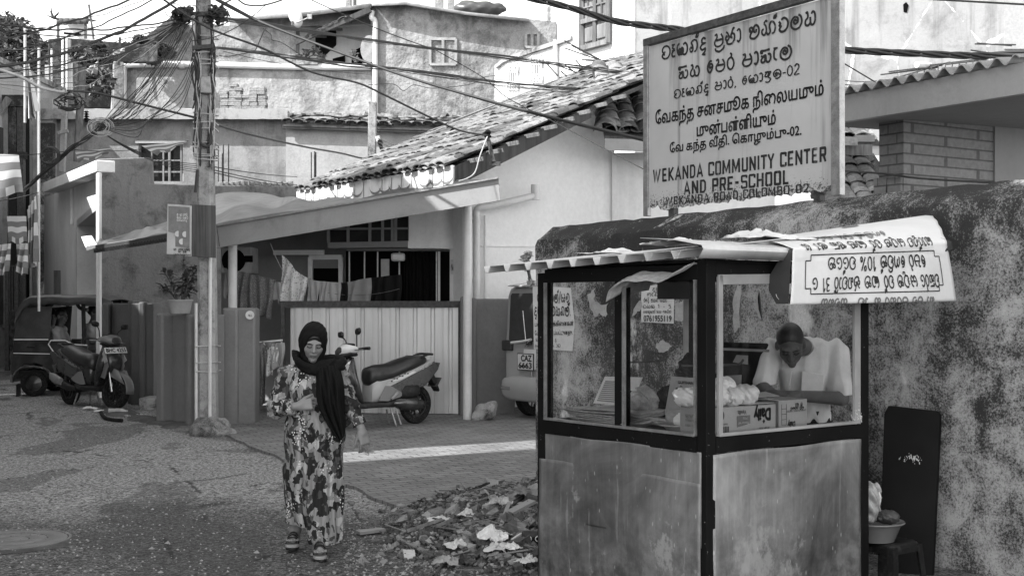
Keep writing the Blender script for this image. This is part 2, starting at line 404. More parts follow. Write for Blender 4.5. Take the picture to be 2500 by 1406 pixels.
def tilemat(name, lo, hi):
    n = N(name); c = n.vor(3.3, out='Color'); f = n.noise(30, 5, .7); m = n.noise(2.2, 7, .7)
    col = n.ramp(n.xyz(c)[0], 0, 1, lo, hi); col = n.mul(col, n.ramp(f, .3, .7, .6, 1.35)); col = n.mix(n.ramp(m, .52, .66, 0, .7), col, .05)
    return n.done(col, .9, f, .006, .2)
M['tile'] = tilemat('clay_roof_tile', .06, .27); M['tile_dark'] = tilemat('old_roof_tile', .09, .25)
M['brick'] = tilemat('weathered_brick', .13, .3)
def floral():
    n = N('printed_cloth'); v = n.vec((1, 1, .72)); nz = n.new('ShaderNodeTexNoise'); nz.inputs['Scale'].default_value = 13; n.t.links.new(v, nz.inputs['Vector'])
    w = n.new('ShaderNodeVectorMath', operation='MULTIPLY_ADD'); n.t.links.new(nz.outputs['Color'], w.inputs[0]); w.inputs[1].default_value = (.05, .05, .05); n.t.links.new(v, w.inputs[2])
    w = w.outputs[0]
    c = n.xyz(n.vor(26, 'F1', w, 'Color', 1, 'CHEBYCHEV')); col = n.mix(n.ramp(c[0], .5, .51), .27, .024)          # dark torn squares
    c2 = n.xyz(n.vor(41, 'F1', w, 'Color', 1, 'CHEBYCHEV')); col = n.mix(n.ramp(c2[1], .8, .81), col, .075)
    col = n.mix(n.ramp(c[1], .9, .91), col, .42); st = n.noise(1, 3, .5, n.vec((60, 60, 5))); col = n.mul(col, n.ramp(st, .35, .65, .75, 1.2))
    fl = n.vor(62); spot = n.noise(7, 3, .5, n.vec(loc=(2, 7, 4)))
    col = n.mix(n.mul(n.ramp(fl, .3, .36, 1, 0), n.ramp(spot, .55, .6)), col, .72)                   # little white flowers
    col = n.mix(n.ramp(n.noise(9, 3, .5, n.vec((1.8, 1.8, .6), loc=(1, 2, 3))), .67, .68, 0, .9), col, .014)
    return n.done(col, .8, n.noise(140, 2), .0006, .2)
M['floral'] = floral()
def fabric(name, c, rough=.85, stripe=None, dots=None, spec=.2):
    n = N(name); col = n.mul(c, n.ramp(n.noise(7, 5, .6), .3, .7, .85, 1.15))
    if stripe:
        axis, per, duty, c2 = stripe; q = n.math('FRACT', n.mul(n.plus(n.xyz()[axis], 50), 1/per)); col = n.mix(n.math('GREATER_THAN', q, duty), col, c2)
    if dots: col = n.mix(n.ramp(n.vor(dots[0]), .22, .3, 1, 0), col, dots[1])
    return n.done(col, rough, n.noise(180, 2), .0005, spec)
M['scarf'] = fabric('black_scarf', .012, .9, spec=.08)
M['skin'] = plain('skin', .24, .5, .08, 14, .35); M['skin_dark'] = plain('dark_skin', .1, .5, .12, 14, .35)
M['hair'] = plain('hair', .008, .45, .3, 30, .4)
M['shirt'] = fabric('pale_shirt', .72, .85)
M['cloth_white'] = fabric('white_cloth', .7); M['cloth_grey'] = fabric('grey_cloth', .22); M['cloth_dark'] = fabric('dark_cloth', .014, .95, spec=.05); M['cloth_mid'] = fabric('mid_cloth', .34)
M['cloth_dots'] = fabric('dotted_cloth', .13, dots=(70, .4)); M['cloth_print'] = fabric('flower_cloth', .62, dots=(34, .16))
M['flag'] = None
def flagmat():
    n = N('striped_flag', 'UV'); x = n.xyz(); u, v = x[0], x[1]
    h = n.math('FRACT', n.mul(v, 2.5)); col = n.mix(n.math('GREATER_THAN', h, .5), .62, .2)
    a = n.math('FRACT', n.mul(u, 2.5)); col = n.mix(n.math('LESS_THAN', v, .2), col, n.mix(n.math('GREATER_THAN', a, .5), .16, .55))
    return n.done(col, .85, None, .01, .2)
M['flag'] = flagmat()
M['tarp'] = plain('grey_tarpaulin', .05, .38, .12, 5, .5); M['tarp_dark'] = plain('dark_tarpaulin', .05, .4, .15, 6, .5)
M['banner'] = plain('white_vinyl', .74, .4, .05, 5, .4)
def stallmat(name, c, scr):
    n = N(name); a = n.noise(1.6, 7, .65, dist=.5); s1 = n.noise(1, 6, .65, n.vec((28, 28, 1.6))); s2 = n.vor(30, vec=n.vec((1, 1, .3)))
    lo = n.ramp(n.xyz()[2], .1, .8, .1, 0)
    col = n.mul(c, n.ramp(a, .32, .68, .4, 1.6)); col = n.mul(col, n.ramp(s1, .35, .65, .88, 1.12)); col = n.mix(n.mul(n.ramp(n.xyz()[2], .1, .75, .8, 0), n.ramp(n.noise(7, 7, .7), .42, .6)), col, .04)
    pt = n.noise(2.1, 8, .72, n.vec((1, 1, .8), loc=(5, 2, 1)))
    col = n.mix(n.ramp(pt, .575, .62, 0, scr), col, .48)
    col = n.mix(n.mul(n.ramp(s2, .06, .13, 1, 0), n.ramp(n.noise(3, 4), .46, .54)), col, .55)
    col = n.mix(n.ramp(s1, .63, .68, 0, .4), col, .5)
    return n.done(col, n.ramp(a, .3, .7, .28, .6), n.plus(n.noise(2.2, 3, .5), n.mul(n.noise(14, 4), .08)), .03, .5, .4)
M['stall_sheet'] = stallmat('stall_sheet_metal', .22, .85); M['stall_front'] = stallmat('stall_front_metal', .27, .6)
def chipped(name, c, chip, cut=.7):
    n = N(name); a = n.noise(38, 6, .7); b = n.noise(3, 4)
    return n.done(n.mix(n.mul(n.ramp(a, cut, cut+.03), n.ramp(b, .45, .55)), n.mul(c, n.ramp(b, .3, .7, .7, 1.3)), chip), .6, None, .01, .08)
M['stall_frame'] = chipped('chipped_black_frame', .009, .4, .66); M['stall_trim'] = chipped('aluminium_trim', .3, .6)
M['blackboard'] = chipped('black_board', .008, .3, .72)
M['sign'] = None
def signmat():
    n = N('old_sign_paint'); a = n.noise(1.5, 6, .6); st = n.noise(1, 6, .6, n.vec((9, 9, .5))); sp = n.noise(55, 4, .7); z = n.plus(n.xyz()[2], -2.43)
    col = n.mul(.47, n.ramp(a, .3, .7, .88, 1.1)); top = n.ramp(z, .75, 1.32, .0, .4); col = n.mix(n.ramp(n.plus(st, n.mul(top, .28)), .58, .74, 0, .75), col, .12)
    low = n.ramp(z, .02, .22, .27, 0); col = n.mix(n.ramp(n.plus(sp, low), .74, .8, 0, .9), col, .05)
    return n.done(col, .6, a, .004, .3)
M['sign'] = signmat()
def inkmat():
    n = N('worn_sign_ink'); s = n.noise(24, 6, .7); v = n.noise(1, 5, .6, n.vec((40, 40, 2)))
    return n.done(n.mix(n.ramp(n.plus(n.mul(s, .6), n.mul(v, .4)), .56, .66, 0, .75), .022, .3), .7)
M['ink'] = inkmat()
M['print'] = plain('black_print', .025, .6, .2, 20); M['print_white'] = plain('white_print', .75, .6, .05); M['print_grey'] = plain('grey_print', .18, .6, .1)
M['old_paper'] = plain('old_paper', .36, .85, .35, 12)
M['paper'] = plain('paper', .6, .8, .12, 7); M['news'] = plain('newsprint', .42, .85, .3, 40); M['card'] = plain('cardboard', .28, .85, .12, 8); M['card_pale'] = plain('pale_carton', .42, .8, .1, 8)
M['bag'] = plain('white_polythene', .78, .35, .1, 12, .5)
M['clear_bag'] = plain('clear_polythene', .4, .25, .4, 16, .6)
def autopaint(name, c, rough=.28, dust=.15):
    n = N(name); d = n.noise(5, 6, .65)
    m = n.done(n.mix(n.ramp(d, .45, .75, 0, dust), c, .3), n.ramp(d, .4, .75, rough, rough+.3), None, .01, .5)
    n.b.inputs['Coat Weight'].default_value = .4; n.b.inputs['Coat Roughness'].default_value = .12; return m
M['tuk'] = autopaint('rickshaw_paint', .022); M['tuk_hood'] = autopaint('hood_vinyl', .04, .42)
M['scoot_black'] = autopaint('black_bodywork', .014, .22); M['scoot_silver'] = autopaint('silver_bodywork', .36, .35); M['scoot_grey'] = autopaint('grey_bodywork', .16, .4); M['scoot_white'] = autopaint('white_bodywork', .66, .3)
M['seat'] = plain('black_vinyl', .018, .38, .15, 9, .5, dust=.05)
M['van'] = autopaint('van_paint', .36, .3, .2); M['bumper'] = autopaint('bumper_grey', .2, .5, .2)
M['gate'] = None
def gatemat():
    n = N('gate_sheet'); a = n.noise(1.2, 6, .6); s1 = n.noise(1, 5, .6, n.vec((14, 14, .7)))
    return n.done(n.mul(.62, n.mul(n.ramp(a, .3, .7, .88, 1.1), n.ramp(s1, .35, .7, 1.06, .85))), .4, None, .01, .45, .15)
M['gate'] = gatemat()
M['corr'] = plain('fibre_cement_sheet', .27, .9, .35, 5, .2, bump=.004)
M['shutter_steel'] = plain('roller_shutter', .2, .5, .2, 4, .4, .2)
M['brick_wall'] = None
def brickwall():
    n = N('painted_brick'); x = n.new('ShaderNodeCombineXYZ'); q = n.xyz(); n.t.links.new(n.plus(q[0], n.mul(q[1], -1.)), x.inputs[0]); n.t.links.new(q[2], x.inputs[1])
    b = n.brick(.17, .205, .085, 1, .3, .1, .008, x.outputs[0]); bc = n.xyz(b[0])[0]
    return n.done(n.mul(bc, n.ramp(n.noise(20, 5, .6), .3, .7, .82, 1.18)), .7, bc, .08, .3)
M['brick_wall'] = brickwall()
# ---------------------------------------------------------------- lettering: hand-drawn stroke alphabets (round island script, square capitals) and the built-in font
SI = {
'ව': (1.0, [[(.4,.6),(.3,.48),(.14,.56),(.1,.8),(.3,1.),(.64,1.),(.9,.76),(.93,.36),(.72,.04),(.38,-.02),(.12,.14),(.08,.3),(.2,.4),(.34,.28)]]),
'ෑ': (.55, [[(.05,.98),(.42,.98)],[(.28,.98),(.16,.72),(.4,.6)],[(.08,.5),(.44,.5)],[(.28,.5),(.1,.3),(.16,.04),(.46,.02)]]),
'ැ': (.5, [[(.05,.96),(.44,.96)],[(.26,.96),(.1,.7),(.12,.2),(.36,.02)]]),
'ක': (1.25, [[(.3,.98),(.08,.8),(.06,.4),(.22,.06),(.42,.14),(.44,.42),(.3,.52),(.24,.36),(.44,.06),(.66,.1),(.7,.46),(.54,.56),(.62,.1),(.9,-.02),(1.12,.2),(1.14,.62),(.94,.92),(.7,.8)]]),
'න': (1.0, [[(.34,.3),(.2,.42),(.1,.26),(.22,.06),(.42,.16),(.4,.5),(.28,.8),(.5,.98),(.78,.9),(.9,.55),(.8,.15),(.58,.02)]]),
'්': (0., [[(-.34,1.1),(-.26,1.34),(-.1,1.28),(-.2,1.16),(-.06,1.5)]]),
'ද': (.85, [[(.7,.82),(.5,.96),(.3,.82),(.36,.56),(.62,.52),(.3,.42),(.16,.2),(.36,.0),(.66,.08),(.6,-.2),(.4,-.36),(.7,-.42)]]),
'ප': (1.05, [[(.1,.9),(.3,.98),(.34,.72),(.16,.5),(.1,.25),(.28,.02),(.66,.0),(.92,.22),(.92,.62),(.74,.96)],[(.12,.5),(.9,.5)]]),
'~': (0., [[(-.95,-.1),(-.9,-.32),(-.5,-.42),(-.12,-.22),(-.08,0)]]),
'ජ': (1.1, [[(.3,.56),(.16,.64),(.1,.4),(.3,.3),(.44,.52),(.3,.86),(.14,.98)],[(.2,.3),(.3,.02),(.7,-.02),(.98,.26),(.96,.66),(.7,.76),(.62,.5),(.8,.42)],[(.7,.76),(.86,1.16),(1.0,1.1)]]),
'ා': (.5, [[(.06,.86),(.24,.98),(.4,.76),(.4,.22),(.22,.0),(.08,.14)]]),
'ම': (1.1, [[(.3,.62),(.14,.56),(.12,.8),(.32,.84),(.42,.6),(.2,.34),(.2,.06),(.6,-.04),(.96,.22),(1.0,.68),(.76,.96),(.52,.84),(.54,.5),(.72,.46),(.76,.66)]]),
'ණ': (1.5, [[(.3,.5),(.14,.44),(.14,.18),(.36,.04),(.54,.3),(.5,.7),(.3,.92)],[(.5,.3),(.7,.02),(.92,.22),(.84,.62),(.98,.94),(1.24,.86),(1.4,.5),(1.28,.1),(1.06,.04)],[(.3,.92),(.5,1.12),(.64,1.0)]]),
'ඩ': (1.1, [[(.14,.8),(.3,.62),(.2,.5),(.34,.4),(.2,.2),(.36,.0),(.7,.02),(.96,.3),(.96,.74),(.66,1.0),(.36,.9)]]),
'ල': (1.2, [[(.62,.5),(.48,.66),(.34,.5),(.5,.34),(.72,.46),(.7,.76),(.4,.86),(.14,.6),(.14,.18),(.46,-.06),(.86,.02),(1.08,.4),(1.0,.8),(.76,1.0)]]),
'ය': (1.1, [[(.14,.92),(.3,.98),(.34,.6),(.14,.4),(.14,.1),(.36,.0),(.56,.2),(.56,.6),(.6,.1),(.82,.0),(1.0,.3),(.96,.8),(.78,.96),(.66,.8)]]),
'ස': (1.15, [[(.3,.76),(.12,.8),(.14,.96),(.46,.94),(.94,.98)],[(.12,.56),(.3,.44),(.14,.24),(.2,.04),(.44,.06),(.5,.36),(.34,.5),(.56,.54),(.6,.1),(.84,.0),(1.02,.26),(.96,.6),(.74,.62)]]),
'හ': (1.1, [[(.14,.9),(.3,.96),(.36,.7),(.16,.46),(.12,.14),(.36,.0),(.56,.24),(.48,.5),(.6,.06),(.86,.0),(1.0,.3),(.94,.7),(.72,.78),(.66,.6)]]),
'ෙ': (.75, [[(.5,.5),(.34,.42),(.22,.58),(.34,.74),(.54,.66),(.56,.4),(.34,.04),(.12,.2),(.08,.6),(.3,.96),(.52,.94)]]),
'ර': (.8, [[(.36,1.3),(.5,1.2),(.44,.98),(.2,.84),(.1,.5),(.2,.12),(.46,-.02),(.68,.2),(.72,.56),(.58,.86),(.44,.98)]]),
'ළ': (1.05, [[(.14,.94),(.5,.98),(.3,.8),(.16,.5),(.4,.4),(.54,.6),(.66,.92),(.86,.9),(.7,.6),(.6,.3),(.84,.1),(.7,-.2),(.36,-.26),(.24,-.1)]]),
'ඹ': (1.05, [[(.4,.4),(.3,.56),(.46,.66),(.56,.46),(.4,.26),(.16,.3),(.1,.66),(.34,.94),(.74,.94),(.96,.6),(.9,.16),(.6,-.04),(.3,.02)],[(.6,.6),(.76,.5),(.74,.3)]]),
'ත': (1.0, [[(.34,.5),(.2,.6),(.1,.42),(.26,.3),(.42,.46),(.32,.9),(.6,1.0),(.88,.7),(.84,.2),(.54,.0),(.24,.06)]]),
'ග': (1.05, [[(.14,.06),(.1,.5),(.3,.92),(.5,.7),(.44,.36),(.3,.3)],[(.5,.7),(.7,.98),(.92,.7),(.92,.2),(.76,.0)]]),
'ට': (.9, [[(.7,.8),(.5,.98),(.2,.8),(.1,.4),(.3,.02),(.66,.06),(.8,.36),(.6,.5),(.46,.4)]]),
'අ': (1.2, [[(.3,.96),(.1,.7),(.14,.2),(.4,.02),(.6,.3),(.46,.54),(.3,.44)],[(.6,.3),(.84,.0),(1.06,.3),(1.0,.8),(.76,.96)],[(.72,.5),(1.04,.5)]]),
'ෙ2': (0., []), 'ි': (0., [[(-.8,1.02),(-.7,1.3),(-.36,1.36),(-.14,1.12)]]), 'ු': (0., [[(-.5,-.04),(-.5,-.3),(-.16,-.3),(-.2,-.12)]]),
' ': (.55, []), ',': (.35, [[(.14,.08),(.18,-.06),(.08,-.2)]]), '.': (.35, [[(.1,.03),(.2,.03)]]), '-': (.5, [[(.06,.45),(.44,.45)]]),
'0': (.75, [[(.36,1.2),(.12,.9),(.1,.3),(.36,0),(.62,.3),(.6,.9),(.36,1.2)]]), '2': (.75, [[(.1,.92),(.3,1.2),(.6,1.0),(.5,.6),(.1,.02),(.66,.02)]]),
'1': (.5, [[(.1,.9),(.3,1.2),(.3,0)]]), '3': (.7, [[(.1,1.1),(.5,1.15),(.5,.75),(.26,.64),(.6,.5),(.5,.06),(.1,.06)]]), '5': (.7, [[(.6,1.2),(.16,1.2),(.14,.7),(.5,.7),(.6,.3),(.4,.0),(.1,.1)]]),
'%': (1., [[(.8,1.2),(.2,0)],[(.1,1.1),(.3,1.2),(.36,.9),(.16,.8),(.1,1.1)],[(.64,.3),(.84,.4),(.9,.1),(.7,.0),(.64,.3)]]), '/': (.5, [[(.05,-.2),(.45,1.3)]]), '|': (.3, [[(.15,-.2),(.15,1.2)]]),
}
def _L(w, *st): return (w, list(st))
A, B_ = .12, .5                                             # stroke centre lines of the square capitals
SQ = {
'W': _L(.95, [(.1,1),(.24,.06),(.4,.9),(.56,.06),(.82,1)]), 'E': _L(.6, [(.12,0),(.12,1)],[(.12,.93),(.52,.93)],[(.12,.5),(.46,.5)],[(.12,.07),(.52,.07)]),
'K': _L(.68, [(.12,0),(.12,1)],[(.56,1),(.2,.5),(.58,0)]), 'A': _L(.7, [(.08,0),(.34,.96),(.6,0)],[(.18,.3),(.5,.3)]), 'N': _L(.7, [(.12,0),(.12,1)],[(.12,.96),(.56,.04)],[(.56,0),(.56,1)]),
'D': _L(.66, [(.12,0),(.12,1)],[(.12,.93),(.4,.93),(.52,.78),(.52,.22),(.4,.07),(.12,.07)]), 'C': _L(.62, [(.54,.7),(.54,.9),(.48,.93),(.14,.93),(.11,.88),(.11,.12),(.14,.07),(.48,.07),(.54,.12),(.54,.3)]),
'O': _L(.66, [(.3,.93),(.14,.93),(.11,.88),(.11,.12),(.14,.07),(.5,.07),(.54,.12),(.54,.88),(.5,.93),(.3,.93)]), 'M': _L(.86, [(.1,0),(.12,1)],[(.12,.96),(.4,.2),(.7,.96)],[(.7,1),(.72,0)]),
'U': _L(.66, [(.12,1),(.12,.14),(.18,.07),(.48,.07),(.54,.14),(.54,1)]), 'I': _L(.28, [(.12,0),(.12,1)]), 'T': _L(.58, [(.0,.93),(.56,.93)],[(.28,.93),(.28,0)]), 'Y': _L(.6, [(.04,1),(.28,.48),(.52,1)],[(.28,.5),(.28,0)]),
'P': _L(.62, [(.12,0),(.12,1)],[(.12,.93),(.48,.93),(.52,.86),(.52,.52),(.48,.45),(.12,.45)]), 'R': _L(.64, [(.12,0),(.12,1)],[(.12,.93),(.48,.93),(.52,.86),(.52,.54),(.48,.47),(.12,.47)],[(.36,.47),(.54,0)]),
'S': _L(.6, [(.52,.76),(.52,.9),(.47,.93),(.14,.93),(.1,.88),(.1,.56),(.15,.5),(.47,.5),(.52,.44),(.52,.12),(.47,.07),(.14,.07),(.1,.12),(.1,.26)]), 'H': _L(.66, [(.12,0),(.12,1)],[(.54,0),(.54,1)],[(.12,.5),(.54,.5)]),
'L': _L(.54, [(.12,1),(.12,.07),(.5,.07)]), 'B': _L(.64, [(.12,0),(.12,1)],[(.12,.93),(.46,.93),(.5,.86),(.5,.56),(.12,.5)],[(.46,.5),(.54,.42),(.54,.14),(.48,.07),(.12,.07)]),
'-': _L(.46, [(.06,.5),(.36,.5)]), ' ': (.34, []), '0': _L(.66, [(.3,.93),(.14,.9),(.11,.8),(.11,.2),(.16,.07),(.5,.07),(.54,.2),(.54,.8),(.5,.93),(.3,.93)]), '2': _L(.62, [(.1,.76),(.16,.93),(.48,.93),(.54,.76),(.5,.54),(.1,.07),(.56,.07)]),
}
def ribbon(out, pts, w):
    n = len(pts); b = len(out[0]); pts = [Vector((p[0], p[1])) for p in pts]
    for i, p in enumerate(pts):
        t0 = (p-pts[i-1]).normalized() if i else None; t1 = (pts[i+1]-p).normalized() if i < n-1 else None
        t = ((t0 or t1)+(t1 or t0)); t = t.normalized() if t.length > .2 else (t1 or t0)
        k = 1/max(.55, t.dot(t1 or t0)); q = Vector((-t.y, t.x))*w/2*k
        out[0].append(p+q); out[0].append(p-q)
    for i in range(n-1): out[1].append((b+2*i, b+2*i+1, b+2*i+3, b+2*i+2))
def strokes(s, table, w, smooth=True, gap=0.):
    out = ([], []); x = 0
    for ch in s:
        a, st = table.get(ch, (.8, []))
        for q in st:
            pts = [Vector((px+x, py, 0)) for px, py in q]
            ribbon(out, spline(pts, 4) if smooth and len(pts) > 2 else pts, w*(1+.1*rnd.uniform(-1, 1)))
        x += a+(gap if a else 0)
    return out[0], out[1], max(x, .1)
def font(s, bold=0):
    """built-in font; every outer contour is filled on its own so that overlapping strokes do not cancel"""
    c = bpy.data.curves.new('t', 'FONT'); c.body = s; c.resolution_u = 3; o = bpy.data.objects.new('t', c); COL.objects.link(o)
    dg = bpy.context.evaluated_depsgraph_get(); m0 = bpy.data.meshes.new_from_object(o.evaluated_get(dg)); V = [Vector((v.co.x, v.co.y)) for v in m0.vertices]; F = [tuple(p.vertices) for p in m0.polygons]; bpy.data.meshes.remove(m0); cu = o.evaluated_get(dg).to_curve(dg); loops = []
    for sp in cu.splines:
        P_ = sp.bezier_points; pts = []
        for i, p in enumerate(P_):
            q = P_[(i+1) % len(P_)]; a, b_, d, e = p.co.xy, p.handle_right.xy, q.handle_left.xy, q.co.xy
            for k in range(4): t = k/4; pts.append(a*(1-t)**3+b_*3*t*(1-t)**2+d*3*t*t*(1-t)+e*t**3)
        ar = sum(pts[i].x*pts[(i+1) % len(pts)].y-pts[(i+1) % len(pts)].x*pts[i].y for i in range(len(pts))); loops.append((ar, pts))
    bpy.data.objects.remove(o); bpy.data.curves.remove(c)
    def inside(p, pts):
        r = False
        for i in range(len(pts)):
            a, b_ = pts[i], pts[i-1]
            if (a.y > p.y) != (b_.y > p.y) and p.x < (b_.x-a.x)*(p.y-a.y)/(b_.y-a.y)+a.x: r = not r
        return r
    holes = {}; outs = []
    for l in loops:                                         # a hole lies wholly within a larger contour that runs the other way round
        c_ = [k for k in loops if k[0]*l[0] < 0 and abs(k[0]) > abs(l[0]) and all(inside(p, k[1]) for p in l[1][::3])]
        if c_: holes.setdefault(id(min(c_, key=lambda k: abs(k[0]))), []).append(l[1])
        else: outs.append(l)
    for l in outs:
        d = bpy.data.curves.new('t', 'CURVE'); d.dimensions = '2D'; d.fill_mode = 'FRONT'
        for pts in [l[1]]+holes.get(id(l), []):
            sp = d.splines.new('POLY'); sp.points.add(len(pts)-1); sp.use_cyclic_u = True
            for k, p in enumerate(pts): sp.points[k].co = (p.x, p.y, 0, 1)
        ob = bpy.data.objects.new('t', d); me = ob.to_mesh(); k = len(V)
        V += [Vector((v.co.x, v.co.y)) for v in me.vertices]; F += [tuple(i+k for i in p.vertices) for p in me.polygons]
        ob.to_mesh_clear(); bpy.data.objects.remove(ob); bpy.data.curves.remove(d)
    W = max([v.x for v in V]+[.1]); n = len(V); base, bf = list(V), list(F)
    if bold:
        for dx, dy in ((bold, 0), (-bold, 0), (0, bold), (0, -bold)):
            k = len(V); V += [v+Vector((dx, dy)) for v in base]; F += [tuple(i+k for i in f) for f in bf]
    return V, F, W, n
def write(mb, s, p0, p1, h, up, nrm, table=None, w=.16, bold=0, eps=.003, smooth=True, keep=None):
    """lettering between two baseline points, letter height h; each emboldening copy sits a hair above the last"""
    if table is None: V, F, W, n = font(s, bold)
    else: V, F, W = strokes(s, table, w, smooth, .08 if table is SI else .06); n = len(V)
    p0, p1, up, nrm = Vector(p0), Vector(p1), Vector(up), Vector(nrm)
    k = .72 if table is None else 1
    vs = [p0+(p1-p0)*(v.x/W)+up*(h*v.y/k)+nrm*(eps+.0003*(i//max(n, 1))+(.00002*(i % 50) if table else 0)) for i, v in enumerate(V)]
    if keep: F = [f for f in F if all(keep(vs[i]) for i in f)]
    mb.add(vs, F)
def pwrite(mb, pl, s, a, b, hpx, off=0, **kw):              # on a vertical plane, ends and letter height given where the photo shows them
    p0, p1 = pl.at(*a, off), pl.at(*b, off); h = hpx*(p0.y+p1.y)/2/FP
    write(mb, s, p0, p1, h, (0,0,1), (pl.n.x, pl.n.y, 0), **kw)
# ================================================================ ground
g = MB()
def groundfn(u, v):
    x = -60+120*u; y = -25+125*v
    return (x, y, gz(min(y, 40)))
g.grid(groundfn, 24, 50).build('road', M['road'], None, smooth=0, kind='structure')
def sheet(name, pts, dz, mat, thick=.03, **kw):             # a raised sheet that follows the ground
    b = MB(); pts = [Vector((x, y, gz(y)+dz)) for x, y in pts]; b.prism([p-Vector((0,0,thick)) for p in pts], (0,0,thick))
    return b.build(name, mat, **kw)
def gxy(px, py): q = G(px, py); return (q.x, q.y)
edge = [gxy(548, 1064), gxy(610, 1092), gxy(700, 1130), gxy(800, 1170), gxy(900, 1214), gxy(980, 1250), gxy(1062, 1272), gxy(1150, 1262), gxy(1250, 1240)]
edge = [(x+rnd.uniform(-.02, .02), y+rnd.uniform(-.03, .03)) for x, y in spline([(a, b, 0) for a, b in edge], 5) for x, y in [(x, y)]] if False else [(v.x+rnd.uniform(-.025, .025), v.y+rnd.uniform(-.03, .03)) for v in spline([(a, b, 0) for a, b in edge], 5)]
sheet('brick_pavement', edge+[(1.2, 9.9), (3.6, 7.2), (6, 8), (5.5, 16), (.5, 21), (-4.3, 18.6), (-4.1, 15.4)], .028, M['paving'], .06, kind='structure')
# long dirt verge along the foot of the yard wall
d = MB()
for i in range(26):
    t = i/25; q = G(258+(530-258)*t, 1000+58*t); w = .16+.13*rnd.random()
    d.lathe([(w, 0), (w*.8, .02), (w*.4, .035), (.001, .04)], (q.x+rnd.uniform(-.1, .1), q.y-.05, q.z-.002), n=9)
d.build('dirt_verge', M['soil'], kind='stuff')

# ================================================================ the grimy wall with its coping
WP = Plane((.21, 11.1), (.21+.615, 11.1-.788))
def wall_rings():
    rs = []; L = 9.2; n = 90
    for i in range(n+1):
        u = L*i/n; z = 2.20+.018*u; r = lambda a: rnd.uniform(-a, a); rg = []
        for off, zz, j in ((0, -.1, 0), (0, .6, .004), (0, 1.2, .004), (0, 1.8, .005), (.002, z-.05, .007), (-.012, z+.005, .009), (-.07, z+.05, .008), (-.2, z+.13, .008), (-.33, z+.05, .008), (-.4, z, .006), (-.4, -.1, 0)):
            rg.append(WP.p(u if i else u+r(.012)*(zz < 2.3), zz+r(j), off+r(j)))
        rs.append(rg)
    return rs
MB().rings(wall_rings()).build('boundary_wall', M['grimy'], smooth=35, label='tall mould-stained lime-washed wall with sloped coping behind the food stall', cat='wall')
# paper pasted on it
def poster(name, corners, mat, off=.006):
    b = MB(); cs = [WP.at(*c, off) for c in corners]
    n = len(cs); return b.prism(cs, Vector((WP.n.x, WP.n.y, 0))*.002)
pt = thing('wall_poster', 'printed notice of large round script stuck on the very end of the grimy wall', 'notice', WP.at(1350, 858, 0))
poster('sheet', [(1301,700),(1340,699),(1394,703),(1403,790),(1398,857),(1340,853),(1304,852)], None).build('sheet', M['paper'], pt)
b = MB()
for s, a, c, h, tb, w in (("කණු/ගල්/අතු", (1312,737), (1392,737), 20, SI, .15), ("දැම්ම තහනම්.", (1304,770), (1396,770), 21, SI, .17), ("பைப்/ைமர்க்கிைளகள்", (1306,797), (1400,794), 11, None, 0), ("ேபாடுவதற் ப்பட்டுளது.", (1306,818), (1398,816), 10, None, 0), ("සහ අතු ඉව ද", (1308,833), (1360,833), 7, SI, .14), ("පලාත්බද සභාව.", (1306,848), (1372,847), 7, SI, .14)):
    pwrite(b, WP, s, a, c, h, .009, table=tb, w=w, bold=.015)
b.build('lettering', M['print'], pt)
ph = thing('wall_poster', 'small torn notice with a telephone number on the wall behind the middle glass', 'notice', WP.at(1606, 790, 0))
poster('sheet', [(1566,700),(1612,694),(1646,702),(1645,790),(1566,786)], None).build('sheet', M['paper'], ph)
b = MB()
for s, a, c, h, tb in (("බදවා", (1584,710), (1618,710), 8, SI), ("ගැනිම", (1580,723), (1622,723), 8, SI), ("රෙදි මහන අයට", (1572,737), (1630,737), 8, SI), ("වයස 18-45", (1570,752), (1640,752), 7, SI), ("පහසුකම් සහ ගෙවිම", (1571,764), (1640,764), 6, SI)):
    pwrite(b, WP, s, a, c, h, .009, table=tb, w=.16)
pwrite(b, WP, "0761955119", (1572,784), (1640,785), 15, .009, bold=.02); b.build('lettering', M['print'], ph)
for k, (lb, c) in enumerate([('torn white paper scrap pasted high on the wall in the left glass pane', [(1436,716),(1452,704),(1450,730),(1466,745),(1483,742),(1480,775),(1462,764),(1456,776),(1440,748)]),
                             ('torn white paper strip left of the telephone notice on the wall', [(1556,740),(1566,730),(1566,752),(1548,772),(1543,770)]),
                             ('torn pale paper remnant right of the telephone notice on the wall', [(1647,742),(1668,736),(1676,768),(1664,786),(1647,780)]),
                             ('peeling white paper strip on the wall left of the bending vendor', [(1790,740),(1800,690),(1812,700),(1803,760),(1808,800),(1792,812)]),
                             ('peeled pale paper scrap on the wall near the vendor', [(1846,720),(1854,708),(1851,745),(1862,784),(1848,770)]),
                             ('faded paper remnant low on the wall right of the middle glass', [(1602,838),(1622,830),(1640,846),(1622,862),(1608,858)])]):
    c = [(x+(c[(i+1) % len(c)][0]-x)*k/4+rnd.uniform(-2.6, 2.6), y+(c[(i+1) % len(c)][1]-y)*k/4+rnd.uniform(-3, 3)) for i, (x, y) in enumerate(c) for k in range(4)]
    poster('paper_scrap', c, None).build('paper_scrap', M['old_paper'], label=lb, cat='paper scrap', group='paper scraps pasted on the wall')

